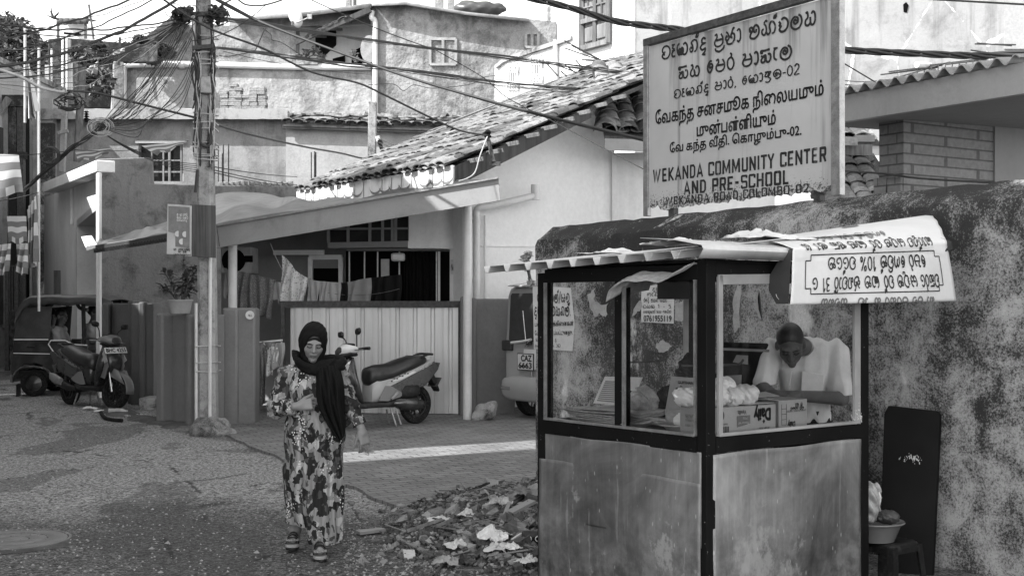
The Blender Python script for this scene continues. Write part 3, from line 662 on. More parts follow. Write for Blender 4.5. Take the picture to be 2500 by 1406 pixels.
# ================================================================ the big sign on the wall
SPL = Plane((.21+.788*.16, 11.1+.615*.16), (.21+.788*.16+.615, 11.1+.615*.16-.788))
u0, u1 = SPL.U(1580), SPL.U(2040); z0, z1 = 2.43, 3.75
def sz(u): return (u-u0)/(u1-u0)*.05
sg = thing('community_sign', 'large rusty painted metal signboard in three scripts standing on the wall', 'sign', SPL.p((u0+u1)/2, 2.36))
b = MB(); low = []; n = 60
for i in range(n+1):
    t = i/n; u = u0+.03+(u1-u0-.06)*t; low.append(SPL.p(u, z0+sz(u)-.03+rnd.uniform(-.012, .012)-.02*math.sin(t*9)*(rnd.random() < .3)+(.03 if t < .06 else 0)))
b.prism(low+[SPL.p(u1-.03, z1+.03), SPL.p(u0+.03, z1-.03)], Vector((SPL.n.x, SPL.n.y, 0))*-.004).build('panel', M['sign'], sg)
MB().bar(SPL.p(u0, 2.36), SPL.p(u0, z1), .05, .045, (SPL.n.x, SPL.n.y, 0)).build('side_post', M['steel'], sg, bevel=.004)
MB().bar(SPL.p(u1+.02, 2.40), SPL.p(u1+.02, z1+.14), .075, .06, (SPL.n.x, SPL.n.y, 0)).build('side_post', M['steel'], sg, bevel=.004)
MB().bar(SPL.p(u0-.025, z1+.005), SPL.p(u1+.06, z1+.075), .05, .06, (0,0,1)).build('top_rail', M['rust'], sg, bevel=.004)
for px in (1634, 1990):
    u = SPL.U(px); MB().bar(SPL.p(u, 2.25, -.045), SPL.p(u, 2.62, -.045), .06, .05, (SPL.n.x, SPL.n.y, 0)).bar(SPL.p(u-.06, 2.41, -.04), SPL.p(u+.05, 2.44, -.04), .03).build('post', M['rust'], sg)
b = MB()
for s, a, c, h in (("වෑකන්ද ප~ජා මණ්ඩලය", (1616,146), (1996,58), 31), ("සහ පෙර පාසැල", (1656,194), (1938,140), 30), ("වෑකන්ද පාර, කොළඹ-02", (1646,241), (1956,180), 21)):
    if '-02' in s: h = 20
    s = s.replace('කො', 'ෙක\u0dcf'); s = s.replace('පෙ', 'ෙප'); pwrite(b, SPL, s, a, c, h, table=SI, w=.17)
for s, a, c, h in (("ேவகந்த சனசமூக நிைலயமும்", (1600,304), (2011,232), 31), ("முன்பள்ளியும்", (1700,334), (1894,303), 30), ("ேவ கந்த வீதி. ெகாழும்பு-02.", (1635,373), (1957,329), 22)):
    pwrite(b, SPL, s, a, c, h, bold=.022)
for s, a, c, h, w in (("WEKANDA COMMUNITY CENTER", (1594,447), (2021,394), 34, .17), ("AND PRE-SCHOOL", (1669,476), (1929,449), 33, .17), ("WEKANDA ROAD COLOMBO-02", (1625,502), (1977,470), 21, .15)):
    pwrite(b, SPL, s, a, c, h, table=SQ, w=w, smooth=False, keep=lambda q: q.z > z0-.015+.012*math.sin(q.x*40))
b.build('lettering', M['ink'], sg)

# ================================================================ house number 86: walls, tiled roof, porch
HG = thing('tiled_house', 'low white house with barrel-tiled roof, deep porch and number plate', 'house', (-1, 19, gz(18)))
GP = Plane((-1.05, 17.57), (-1.05+.82, 17.57+.57))
def vwall(pl, pts, th, off=0):                              # polygon of photo points on a plane, thickness away from the viewer
    b = MB(); b.prism([pl.at(x, y, off) for x, y in pts], Vector((pl.n.x, pl.n.y, 0))*-th); return b
def on(pl, px, z, off=0): return pl.p(pl.U(px, off), z, off)
b = MB(); n3 = Vector((GP.n.x, GP.n.y, 0))
def rz(u): return 3.40+.43*u                                # underside of the tiled roof along the gable
ua, ub = GP.U(1130), GP.U(1500)
b.prism([GP.p(ua, 0), GP.p(ub, 0), GP.p(ub, rz(ub)), GP.p(ua, rz(ua))], n3*-.25)
b.build('gable_wall', M['house_white'], HG)
E0, E1 = P(727, 480, 20.5), P(1108, 422, 16.6); E0.z = E1.z = 3.49; up = Vector((.82, .57, .43))
g = MB(); a_ = GP.p(ub, 0)
g.prism([a_, a_+Vector((7, 1.2, 0)), a_+Vector((7, 1.2, 4.2)), a_+Vector((0, 0, 3.95))], Vector((-.1, .3, 0)))
g.build('side_wall', M['house_white'], HG)
b = MB(); b.bar(GP.p(ub-.03, 2.2, .03), GP.p(ub-.03, 3.9, .03), .07).build('corner_trim', M['house_white'], HG)
def tiles(E0, E1, up, length, name, mat, parent, w=.21, l=.34, jit=.018, seedless=0, trim=None, h=.055):
    b = MB(); d = (E1-E0); L = d.length; d = d.normalized(); upn = up.normalized(); nn = d.cross(upn); nn = -nn if nn.z < 0 else nn
    nc, nr = int(L/w), int(length/l)
    for i in range(nc):
        for j in range(nr):
            if trim and not trim(i/nc, j/nr): continue
            c = E0+d*(w*(i+.5)+rnd.uniform(-jit, jit))+upn*(l*j+rnd.uniform(-jit, jit)*1.4)+nn*(rnd.uniform(0, jit)); dd = d+upn*rnd.uniform(-.07, .07); W = w*.56; tl = rnd.uniform(-.012, .016)
            r0, r1, q0, q1 = [], [], [], []
            for k in range(6):
                a = math.pi*k/5; x = -math.cos(a)*W; y = math.sin(a)*h
                r0.append(c+dd*x+nn*(y+.018+tl)); r1.append(c+dd*x*.86+nn*y*.9+upn*(l*1.25)); q0.append(r0[-1]-nn*.014)
            b.rings([q0, r0, r1], close=False)
            # the trough beside it
            c2 = c+d*w*.5-nn*.012; b.rings([[c2+d*(x*w*.4)+nn*(abs(x)**2*.03-.004+t)+upn*s for x in (-1,-.5,0,.5,1)] for s, t in ((-.03, .006), (l*1.2, -.006))], close=False)
    return b.build(name, mat, parent, smooth=50)
tiles(E0-up.normalized()*.06, E1-up.normalized()*.06, up, 6.9, 'roof_tiles', M['tile'], HG)
dn = Vector((-.82, -.57, 0)).normalized(); upn = up.normalized()
nrm = (E1-E0).normalized().cross(upn); nrm = -nrm if nrm.z < 0 else nrm
b = MB(); o = nrm*-.05
b.prism([E0+o, E1+o, E1+o+upn*6.8, E0+o+upn*6.8], nrm*-.05).build('roof_deck', M['darkwood'], HG)
fb = MB(); t0 = E0+dn*.02-Vector((0,0,.03)); t1 = E1+dn*.02-Vector((0,0,.03))
fb.prism([t0, t1, t1-Vector((0,0,.29)), t0-Vector((0,0,.29))], -dn*.03).build('eave_board', M['eave_board'], HG)
fb = MB(); fb.prism([E1-Vector((0,0,.32)), E1+upn*2.5-Vector((0,0,.2)), E1+upn*2.5-Vector((0,0,.05)), E1-Vector((0,0,.05))], (.0, .03, 0)).build('barge_board', M['darkwood'], HG)
for k in range(9):                                          # batten ends poking out at the verge
    q = E1+upn*(.25+.33*k)-nrm*.06; e = (E1-E0).normalized(); MB().bar(q-e*.3, q+e*(.2+.12*rnd.random()), .05, .02, upn).build('batten', M['wood'], HG)
b = MB()                                                    # curled scraps of painted ornament along the eave board
for k in range(17):
    t = (k+.5)/17; q = t0.lerp(t1, t)+dn*.006; dd = (t1-t0).normalized(); s = .16
    if k % 5 == 3: continue
    ribbon_pts = [q+dd*(s*math.cos(a)*1.1)+Vector((0,0,-.12-s*.75*math.sin(a))) for a in [math.pi*j/8 for j in range(9)]]
    th = [.006+.03*math.sin(math.pi*j/8) for j in range(9)]
    vs = []
    for p_, w_ in zip(ribbon_pts, th): vs += [p_+Vector((0,0,w_)), p_]
    b.add(vs, [(2*i, 2*i+1, 2*i+3, 2*i+2) for i in range(8)])
    b.bar(q+dd*(.2)+Vector((0,0,-.03)), q+dd*.2+Vector((0,0,-.27)), .014, .006)
b.build('painted_ornament', M['print_grey'], HG)
# second, cross roof seen beside the sign, its eave towards us
Q0, Q1 = P(1476, 322, 18.3), P(2150, 420, 19.2); Q1.z = Q0.z
tiles(Q0+Vector((0,0,.0)), Q1, Vector((.0, .9, .46)), 3.3, 'cross_roof_tiles', M['tile'], HG, w=.26, l=.36, jit=.028, h=.075)
b = MB(); b.prism([Q0-Vector((0,0,.06)), Q1-Vector((0,0,.06)), Q1+Vector((0,3.0,1.5)), Q0+Vector((0,3.0,1.5))], (0,0,-.05)).build('cross_roof_deck', M['darkwood'], HG)
b = MB(); b.prism([Q0+Vector((0,-.03,-.1)), Q1+Vector((0,-.03,-.1)), Q1+Vector((0,-.03,-.27)), Q0+Vector((0,-.03,-.27))], (0,.03,0)).build('cross_eave_board', M['fascia'], HG)
# ridge and hip: big jumbled cap tiles
for pts, k in (([P(1400,290,18.9), P(1478,322,18.4)], 0), ([P(1478,318,18.4), P(1488,240,20.6), P(1494,168,23.4)], 12), ([P(1060,348,21.8), P(1180,312,22.1), P(1300,255,22.9), P(1430,190,23.6), P(1494,166,23.6), P(1640,150,24)], 22)):
    cur = spline(pts, 8); b = MB()
    if not k: continue
    for i in range(k):
        q = cur[int(i/(k)*(len(cur)-1))]; t = (cur[-1]-cur[0]).normalized(); sdir = t.cross(Vector((0,0,1))).normalized(); zz = Vector((0,0,1)); W = .15*rnd.uniform(.8, 1.2); ti = rnd.uniform(-.05, .07)
        b.rings([[q+t*s+sdir*(-math.cos(a)*W)+zz*(math.sin(a)*.13+ti*s+.03) for a in [math.pi*j/6 for j in range(7)]] for s in (-.22, .22)], close=False)
    b.build('ridge_tiles', M['tile_dark'], HG, solid=.015)
for a, c, w, mt, nm in (((1040,332,21.4), (1392,190,22.9), .16, 'wood', 'roof_plank'), ((1060,345,21.0), (1400,236,22.3), .2, 'white_paint', 'roof_plank'), ((1100,300,21.8),(1270,236,22.6),.14,'wood','roof_plank')):
    pa, pc = P(*a), P(*c); MB().bar(pa, pc, w, .05, nrm).build('loose_plank', M[mt], label={'white_paint': 'long white board lying along the tiled roof slope', 'wood': 'weathered plank lying on the tiled roof ' + ('ridge end' if a[0] == 1100 else 'above the white board')}[mt], cat='plank', group='loose planks on the tiled roof')
# porch: back wall, dark openings, upper bay, number plate
FP_ = Plane((-4.4, 18.7), (-.2, 18.25))
b = vwall(FP_, [(540,1005),(1140,1005),(1140,500),(540,500)], .2, -.9); b.build('porch_back_wall', M['porch'], HG)
b = vwall(FP_, [(1098,1005),(1140,1005),(1140,560),(1098,560)], .25, -.1); b.build('porch_pier', M['house_white'], HG)
b = vwall(FP_, [(845,612),(1102,612),(1102,598),(845,598)], .3, -.2); b.build('lintel', M['porch'], HG)
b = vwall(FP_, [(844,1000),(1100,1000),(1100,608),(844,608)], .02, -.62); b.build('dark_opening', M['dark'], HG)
cur = MB()
def curt(u, v):
    q = on(FP_, 986+74*u, 0, -.5); z = 2.46-1.75*v; return (q.x, q.y+.03*math.sin(u*55)+.01*math.sin(u*140), z)
cur.grid(curt, 70, 4).build('curtain', M['cloth_dark'], HG, smooth=180)
b = MB()
for px in (853,890,922,975,1066): b.bar(on(FP_, px, .9, -.45), on(FP_, px, 2.44, -.45), .02)
b.build('window_bars', M['steel'], HG)
MB().bar(on(FP_, 1072, .9, -.4), on(FP_, 1072, 2.46, -.4), .03).build('window_post', M['white_paint'], HG)
bay = vwall(FP_, [(800,602),(1135,606),(1135,478),(1000,500),(800,545)], .05, .06)
b = vwall(FP_, [(998,600),(1136,603),(1136,455),(998,470)], .35, .08); b.build('bay_panel', M['house_white'], HG)
b = vwall(FP_, [(800,606),(1000,603),(1000,588),(800,592)], .4, .12); b.build('bay_sill', M['porch'], HG)
b = vwall(FP_, [(996,606),(1137,607),(1137,590),(996,588)], .4, .14); b.build('bay_ledge', M['house_white'], HG)
b = vwall(FP_, [(800,592),(1000,590),(1000,470),(800,520)], .03, -.02); b.build('bay_window_glass', M['glass_dark'], HG)
b = MB()
for px in (802, 850, 903, 934, 958, 966, 1000): b.bar(on(FP_, px, 2.52, .02), on(FP_, px, 3.2, .02), .045, .04)
b.bar(on(FP_, 800, 2.74, .02), on(FP_, 1000, 2.74, .02), .03).bar(on(FP_, 800, 2.99, .02), on(FP_, 1000, 2.99, .02), .03); b.build('bay_window_frame', M['porch'], HG)
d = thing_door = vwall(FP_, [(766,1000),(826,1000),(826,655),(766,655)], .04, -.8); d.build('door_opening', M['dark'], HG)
b = MB()
for a, c in ((((758,.3)),(758,2.36)), ((832,.3),(832,2.36)), ((755,2.36),(835,2.36))): b.bar(on(FP_, a[0], a[1], -.84), on(FP_, c[0], c[1], -.84), .07)
b.build('door_frame', M['house_white'], HG)
MB().bar(on(FP_, 668, 2.42, -.5), on(FP_, 792, 2.42, -.5), .05, .07).build('tube_lamp', M['white_paint'], HG)
MB().cbox(on(FP_, 972, 2.33, -.1), (.2, .12, .12)).build('porch_lamp', M['pvc'], HG, bevel=.03)
MB().prism([on(FP_, x, z, -.02) for x, z in ((930,2.3),(950,2.3),(950,1.84),(930,1.76))], (0,.03,0)).build('hanging_paper', M['cloth_mid'], HG)
np_ = thing('number_plate', 'small white house number plate reading No. 86 on the porch pier', 'number plate', on(FP_, 1109, 2.12, .0))
MB().prism([on(FP_, x, z, -.09) for x, z in ((1100,2.08),(1119,2.08),(1119,2.29),(1100,2.29))], (0,-.012,0)).build('plate', M['paper'], np_)
b = MB(); write(b, "No. 86", on(FP_, 1101.5, 2.13, -.075), on(FP_, 1117.5, 2.13, -.075), .1, (0,0,1), (0,-1,0), bold=.03, eps=.004); b.build('lettering', M['print'], np_)
MB().cbox(on(FP_, 1111, 1.62, -.06), (.12, .05, .13)).cbox(on(FP_, 1106, 1.68, -.04), (.06, .05, .1)).build('switch_box', M['white_paint'], label='small white electrical switch boxes on the porch pier under the number plate', cat='switch box', bevel=.01)
# floor and void of the porch, side room
sheet('porch_floor', [(-4.6, 18.2), (-.6, 17.8), (-.4, 20), (-4.9, 20.4)], .06, M['porch'], kind='structure')
# lean-to roof: long sloping fascia, sheet behind
aw = thing('lean_to_roof', 'sloping lean-to porch roof with long pale metal fascia and tarpaulin cover', 'porch roof', P(800, 520, 16.5))
A0, A1, A2, A3 = P(527,553,16.6), P(1217,436,15.7), P(1222,490,15.7), P(527,606,16.6)
MB().prism([A0, A1, A2, A3], (0, .035, 0)).build('fascia', M['fascia'], aw, bevel=.004)
MB().bar(A0+Vector((0,-.02,.005)), A1+Vector((0,-.02,.005)), .05, .02).build('fascia_lip', M['steel'], aw)
MB().bar(P(530,558,16.57), P(536,602,16.57), .008, .004).build('fascia_seam', M['dark'], aw)
fr = [P(233,600,17.6), P(330,585,17.4), P(410,571,17.2), P(470,562,16.9), P(527,552,16.64), P(727,518,16.4), P(960,479,16.1), P(1217,435,15.74)]
bk = [P(252,588,20.9), P(335,564,20.9), P(410,541,20.9), P(470,520,20.9), P(532,474,20.9), P(650,474,20.8), P(727,506,20.2), P(960,473,18.2), P(1140,447,16.9)]
fs_, bs_ = spline(fr, 6), spline(bk, 6)
t = MB(); nn_ = len(fs_)
def roofpt(u, v):
    i = min(int(u*(nn_-1)), nn_-2); k = u*(nn_-1)-i; p = fs_[i].lerp(fs_[i+1], k).lerp(bs_[i].lerp(bs_[i+1], k), v)
    w = .05*math.sin(u*31+v*4)*math.sin(v*3.1)+.025*math.sin(u*67-v*9)*math.sin(v*3.14)
    return p+Vector((0, 0, w))
t.grid(roofpt, 110, 14).build('roof_sheet', M['tarp'], aw, smooth=180, solid=.012)
b = MB()
for i in range(34):                                         # ends of the corrugations under the sheet
    k = i/34; p = fr[0].lerp(fr[3], k); b.cbox(p+Vector((0,.02,-.075)), (.05, .04, .045))
b.build('sheet_edge', M['black'], aw)
b = MB(); p0, p1 = fr[0], fr[3]; b.prism([p0, p1, p1-Vector((0,0,.05)), p0-Vector((0,0,.05))], (0,.04,0)).build('edge_board', M['tarp_dark'], aw)
b = MB(); b.prism([P(198,578,17.7), P(222,575,17.7), P(240,603,17.6), P(212,612,17.6)], (0,.05,0)).build('folded_sheet_end', M['gate'], aw)
for px, y0 in ((560, 612), (1140, 500)):
    q = P(px, y0, 16.9 if px < 700 else 16.4); MB().tube([(q.x, q.y+.2, gz(q.y)), (q.x, q.y+.2, q.z+.1)], .06, 10).build('post', M['pvc'], aw)
# down pipe and wall pipes
pb = thing('down_pipe', 'white plastic rain pipe from the fascia down the gable wall', 'pipe', on(GP, 1163, .2, .1))
MB().tube([on(GP, 1163, .3, .1), on(GP, 1163, 2.86, .1)], .05, 12).build('pipe', M['pvc'], pb)
MB().tube(spline([on(GP, 1163, 2.84, .1), on(GP, 1163, 2.95, .1), on(GP, 1172, 3.0, .13), on(GP, 1200, 3.03, .16), on(GP, 1306, 3.2, .25)], 5), .05, 12).build('elbow', M['pvc'], pb)
MB().tube([on(GP, 1307, 3.14, .25), on(GP, 1307, 3.36, .25)], .065, 12).build('socket', M['pvc'], pb)
for z in (2.78, 1.95): MB().tube([on(GP, 1163, z, .1), on(GP, 1163, z+.05, .1)], .058, 12).build('collar', M['pvc'], pb)
MB().tube([on(GP, 1184, .3, .04), on(GP, 1184, 2.9, .04)], .018, 8).build('conduit_pipe', M['pvc'], label='thin white conduit running down the gable wall beside the rain pipe', cat='conduit')
MB().bar(on(GP, 1175, 2.47, .012), on(GP, 1500, 2.52, .012), .02).build('wall_ridge', M['house_white'], HG)
# roof bracket that carries a service cable
rb = thing('cable_bracket', 'leaning iron cable bracket with insulator at the roof verge', 'bracket', P(1205, 398, 16.6))
MB().bar(P(1206,398,16.6), P(1190,335,16.6), .05).bar(P(1195,400,16.6), P(1222,400,16.6), .05).build('arm', M['rust'], rb)
MB().lathe([(.02,0),(.05,.02),(.03,.05),(.05,.08),(.02,.11)], P(1191,338,16.6), n=10).build('insulator', M['cloth_dark'], rb)

# ================================================================ gate, yard walls, pillars
gt = thing('sheet_gate', 'ribbed pale metal sliding gate with dark frame closing the porch', 'gate', P(905, 1012, 17.4))
GA = Plane((P(693, 0, 17.5).x, 17.5), (P(1126, 0, 17.25).x, 17.25))
b = MB(); L = GA.U(1124); Wd = L-.16; n = 15; z0g, z1g = .16, 1.60
pts = []
x = .1
while x < L-.05:
    for dx, o in ((0, 0), (.018, -.03), (.05, -.03), (.068, 0), (.16, 0), (.165, -.006), (.18, -.006), (.185, 0)): pts.append((x+dx, o))
    x += .243
b.rings([[GA.p(u, z, o+.02) for u, o in pts] for z in (z0g, z1g)], close=False).build('panel', M['gate'], gt, smooth=0, solid=.004)
for a, c, w in ((((0, z0g-.03)), (0, z1g+.07), .08), ((L, z0g-.03), (L, z1g+.07), .05)): MB().bar(GA.p(a[0], a[1], .03), GA.p(c[0], c[1], .03), w, .05).build('stile', M['rust'], gt)
MB().bar(GA.p(-.04, z1g+.045, .03), GA.p(L+.02, z1g+.045, .03), .05, .09).build('top_rail', M['rust'], gt)
def yard(name, label, pts, z, mat, th=.18, extra=()):       # a rendered yard wall along ground points with shallow pilasters
    t = thing(name, label, 'wall', pts[0] if len(pts[0]) == 3 else (pts[0][0], pts[0][1], 0)); b = MB()
    for (x0, y0), (x1, y1) in zip(pts, pts[1:]):
        d = Vector((x1-x0, y1-y0)).normalized(); nn = Vector((d.y, -d.x)); nn = -nn if nn.dot(Vector((-x0, -y0))) < 0 else nn
        b.prism([Vector((x0, y0, -.1)), Vector((x1, y1, -.1)), Vector((x1, y1, z)), Vector((x0, y0, z))], Vector((-nn.x, -nn.y, 0))*th)
    b.build('wall_face', mat, t, bevel=.02, seg=2)
    for (x, y, w, d_, zz, rot) in extra:
        c = MB(); c.cbox((x, y, zz/2-.05), (w, d_, zz+.1), (0, 0, rot)); c.build('pilaster', mat, t, bevel=.03)
    return t
def gp(px, D): return ((px-1250)/FP*D, D)
wl = [gp(397, 16.6), gp(520, 15.85)]; an = math.atan2(wl[1][1]-wl[0][1], wl[1][0]-wl[0][0])
yard('yard_wall', 'grey painted yard wall with plant pot on it left of the utility pole', wl, 1.52, M['yard_wall'], extra=[(*gp(412, 16.5), .15, .3, 1.53, an), (*gp(478, 16.06), .1, .26, 1.52, an)])
wr = [gp(520, 15.85), gp(545, 16.1), gp(626, 16.25)]
yard('yard_wall', 'grey painted yard wall and gate pillar right of the utility pole', wr, 1.50, M['yard_wall'], extra=[(*gp(604, 16.3), .26, .34, 1.6, .02), (*gp(566, 16.2), .2, .26, 1.6, .02), (*gp(538, 16.1), .1, .24, 1.51, .02)])
tg = thing('number_tag', 'small oval white number tag on the gate pillar', 'tag', P(610, 769, 16.05))
MB().lathe([(.001,-.006),(.055,-.006),(.055,.006),(.001,.006)], P(610,769,16.08), 'y', 20).build('disc', M['paper'], tg)
b = MB(); write(b, "No 2", P(606,772,16.06), P(615,772,16.06), .026, (0,0,1), (0,-1,0), bold=.02, eps=.003); b.build('lettering', M['print'], tg)
yard('yard_wall', 'dark painted yard wall with rounded pilaster behind the dark scooter at the shop', [gp(258, 20.0), gp(330, 19.3), gp(346, 18.9), gp(397, 19.6)], 1.66, M['yard_dark'], extra=[(*gp(330, 19.2), .13, .25, 1.7, -.2), (*gp(262, 19.8), .12, .2, 1.66, 0), (*gp(350, 18.95), .1, .22, 1.68, 0)])
MB().box(gp(372, 18.9)[0], 18.2, 0, gp(398, 18.2)[0]+.1, 18.7, .3).build('step_block', M['concrete'], label='low pale concrete step between the two grey yard walls', cat='step', bevel=.02)
yard('yard_wall', 'dark grey painted low wall between gate pillar and van', [gp(1128, 17.3), gp(1258, 17.45)], 1.72, M['yard_wall'], extra=[(*gp(1137, 17.25), .14, .3, 1.75, 0), (*gp(1155, 17.35), .1, .22, 1.73, 0)])
F_ = Field(P(1187,1010,16.5)+Vector((-.3,-.3,-.3)), P(1187,1010,16.5)+Vector((.3,.3,.3)), .02)
c = P(1187, 1003, 16.5); F_.ell(c, (.15,.13,.12), .01).ell(c+Vector((-.08,0,-.06)), (.12,.1,.1), .01).ell(c+Vector((.05,-.02,.05)), (.09,.1,.09), .01).warp(lambda X, Y, Z: .02*np.sin(X*19+Y*13+1)*np.sin(Z*23+Y*11)+.006*np.sin(X*53+Y*40)*np.sin(Z*61))
F_.mesh().build('stone_block', M['concrete'], label='rough broken concrete block on the ground beside the van', cat='stone', smooth=25)
# ================================================================ the shop on the left with the roller shutter
SH = thing('corner_shop', 'small flat-roofed white shop with half-closed roller shutter and rough grey side wall', 'shop', P(240, 980, 21.5))
SF = Plane(P(240, 0, 22.2).xy, P(700, 0, 24.25).xy)
zS = lambda px, py: SF.at(px, py).z
b = MB(); b.prism([SF.at(x, y) for x, y in ((236,1000),(236,388),(363,384),(366,449),(536,452),(740,454),(740,1000))], (0,.3,0)); b.build('side_wall', M['rough_render'], SH, bevel=.02)
b = MB(); b.prism([P(x, y, 20.15) for x, y in ((234,1000),(234,424),(243,420),(243,1000))], (0,.12,0)); b.build('corner_pilaster', M['shop_white'], SH, bevel=.01)
SLp = Plane(P(237, 0, 22.25).xy, (-10.8, 29.3))            # the street face, running away to the left
nL = Vector((SLp.n.x, SLp.n.y, 0))
b = MB(); b.prism([SLp.at(x, y) for x, y in ((187,1010),(187,553),(236,512),(236,424),(130,475),(108,480),(108,1010))], nL*-.02)
b.build('front_wall', M['shop_white'], SH)
b = MB(); b.prism([SLp.at(x, y) for x, y in ((187,553),(236,512),(236,495),(187,538))], nL*-.6).build('lintel', M['shop_white'], SH)
b = MB(); b.prism([SLp.at(x, y) for x, y in ((184,1010),(184,555),(188,552),(188,1010))], nL*-.62).build('jamb', M['shop_white'], SH)
b = MB(); b.bar(SLp.at(176,548,.02), SLp.at(176,455,.02), .05).build('wall_strip', M['white_paint'], SH)
b = MB(); b.prism([SLp.at(x, y, .3) for x, y in ((234,420),(234,391),(106,446),(106,470))], nL*-.3).build('cornice', M['shop_white'], SH, bevel=.015)
for px in (204, 168, 138):
    k = (px-112)/129; MB().cbox(SLp.at(px, 466-44*k, .15), (.16, .16, .1)).build('downlight', M['white_paint'], SH)
b = MB(); zt = SLp.at(187, 553, -.5).z; zb_ = 1.95
nsl = 16
for i in range(nsl):
    z = zb_+(zt-zb_)*i/nsl; h = (zt-zb_)/nsl
    p0, p1 = SLp.p(SLp.U(236), 0, -.5), SLp.p(SLp.U(178), 0, -.5)
    b.rings([[Vector((p.x, p.y, z+dz))+nL*o for dz, o in ((0, -.03), (h*.12, .05), (h*.5, .075), (h*.85, .05), (h, -.03))] for p in (p0, p1)], close=False)
b.build('roller_shutter', M['shutter_steel'], SH, smooth=60)
b = MB(); b.prism([SLp.at(x, y, -.58) for x, y in ((178,1000),(178,540),(238,490),(238,1000))], nL*-.02).build('shop_interior', M['old_grey'], SH)
MB().bar(SLp.at(188,700,-.5), SLp.at(188,1000,-.5), .2).build('door_edge', M['dark'], SH)
MB().prism([SLp.at(x, y, .012) for x, y in ((131,745),(131,660),(147,660),(147,745))], nL*-.01).build('niche', M['old_grey'], SH)
# broken brick edge on the low wall top
br0 = MB().box(-.11, -.06, 0, .11, .06, .075).build('loose_brick', M['brick'], label='brick in the rough course topping the low grey wall behind the tarpaulin', cat='brick', group='bricks along the low wall top', bevel=.008)
for i in range(14):
    o = br0 if i == 0 else copy_tree(br0); px = 536+i*13.2; q = SF.at(px, 453); o.location = (q.x, q.y+.1, q.z+.002); o.rotation_euler = (rnd.uniform(-.04,.04), 0, rnd.uniform(-.12, .12)); o.scale = (.42, 1, rnd.uniform(.7, 1.15))

# ================================================================ old two-storey house behind, with the concrete slab edge
OH = thing('old_house', 'old grey two-storey house with mossy concrete slab edge and a broken window', 'house', P(500, 760, 24.5))
OP = Plane((P(100,0,30.2).x, 30.2), (P(960,0,29.6).x, 29.6))
vwall(OP, [(98,900),(98,275),(338,275),(338,445),(447,445),(447,275),(700,275),(700,900)], .3).build('wall', M['old_grey'], OH)
vwall(OP, [(338,350),(447,350),(447,275),(338,275)], .3, -.004).build('wall_over_window', M['old_grey'], OH)
vwall(OP, [(300,900),(500,900),(500,443),(300,443)], .3, -.006).build('wall_below_window', M['old_grey'], OH)
vwall(OP, [(698,900),(698,292),(1170,300),(1170,900)], .3, .12).build('plain_wall', M['old_pale'], OH)
b = MB(); 
def slab_ring(px):
    return [OP.at(px, y+rnd.uniform(-1, 1), o) for y, o in ((291, .35), (291, 0), (266, 0), (266, .36))]
b.rings([slab_ring(98+i*15.1) for i in range(41)]); b.build('roof_slab', M['slab'], OH, smooth=20)
wn = MB()
for x in (342, 371, 399, 414, 443): wn.bar(OP.at(x, 352, -.06), OP.at(x, 447, -.06), .05 if x not in (371, 399) else .035)
for y in (352, 392, 420, 447): wn.bar(OP.at(340, y, -.07), OP.at(445, y, -.07), .035)
w = wn.build('window', M['wood'], OH)
vwall(OP, [(340,448),(340,350),(446,350),(446,448)], .02, -.16).build('window_glass', M['glass_dark'], w)
vwall(OP, [(330,350),(452,350),(452,343),(330,343)], .2, .06).build('window_hood', M['old_pale'], OH)
# stacks of bricks on the slab: every brick its own
bk0 = MB().box(-.13, -.07, 0, .13, .07, .085).build('stacked_brick', M['brick'], bevel=.012)
first = True
for si, (cx, nh, lb) in enumerate(((559, 7, 'left'), (605, 6, 'middle'), (629, 6, 'right'))):
    cx = (556, 588, 626)[si]
    for r in range(nh):
        for cidx in (-1, 1):
            if r >= nh-2 and cidx == (1 if si % 2 else -1) and si < 2: continue
            o = bk0 if first else copy_tree(bk0); first = False
            q = OP.at(cx, 268); o.location = (q.x+cidx*.1+rnd.uniform(-.02,.02), q.y+.22+rnd.uniform(-.02,.02), q.z+.02+r*.088); o.rotation_euler = (0, 0, R(90)+rnd.uniform(-.1, .1)); o.scale = (1, 1.35, 1)
            tag(o, 'weathered brick in the %s of the three brick stacks on the concrete slab' % lb, 'brick', 'bricks in the %s stack on the slab' % lb)
# its tiled lean-to strip to the right
ST = thing('tiled_shed', 'long low shed roof of weathered curved tiles above the pale old wall', 'shed roof', P(930, 300, 24))
s0, s1 = OP.at(690, 300, .35), OP.at(1180, 316, .35); s0.z = OP.at(690, 298, .35).z; s1.z = OP.at(1180, 312, .35).z
tiles(s0, s1, Vector((.03, .95, .12)), 2.3, 'roof_tiles', M['tile'], ST, w=.25, l=.36, jit=.03, h=.075)
MB().prism([s0-Vector((0,0,.06)), s1-Vector((0,0,.06)), s1+Vector((.07,2.3,.22)), s0+Vector((.07,2.3,.22))], (0,0,-.04)).build('roof_deck', M['darkwood'], ST)
MB().bar(s0-Vector((0,-.05,.1)), s1-Vector((0,-.05,.1)), .06, .09).build('eave_beam', M['darkwood'], ST)
lt0 = MB().rings([[Vector((-math.cos(a)*.1, s, math.sin(a)*.07)) for a in [math.pi*j/6 for j in range(7)]] for s in (-.22, .22)], close=False).build('loose_tile', M['tile_dark'], solid=.014, label='loose curved roof tile lying on the top of the long shed roof', cat='roof tile', group='loose tiles along the shed roof top')
for i in range(30):
    o = lt0 if i == 0 else copy_tree(lt0); px = 650+17.5*i+rnd.uniform(-5, 5); q = P(px, 288+(px-650)*.025, 31.6); o.location = q+Vector((0, 0, rnd.uniform(0, .1))); o.rotation_euler = (rnd.uniform(-.2,.25), rnd.uniform(-.25,.25), R(90)+rnd.uniform(-.5,.5))
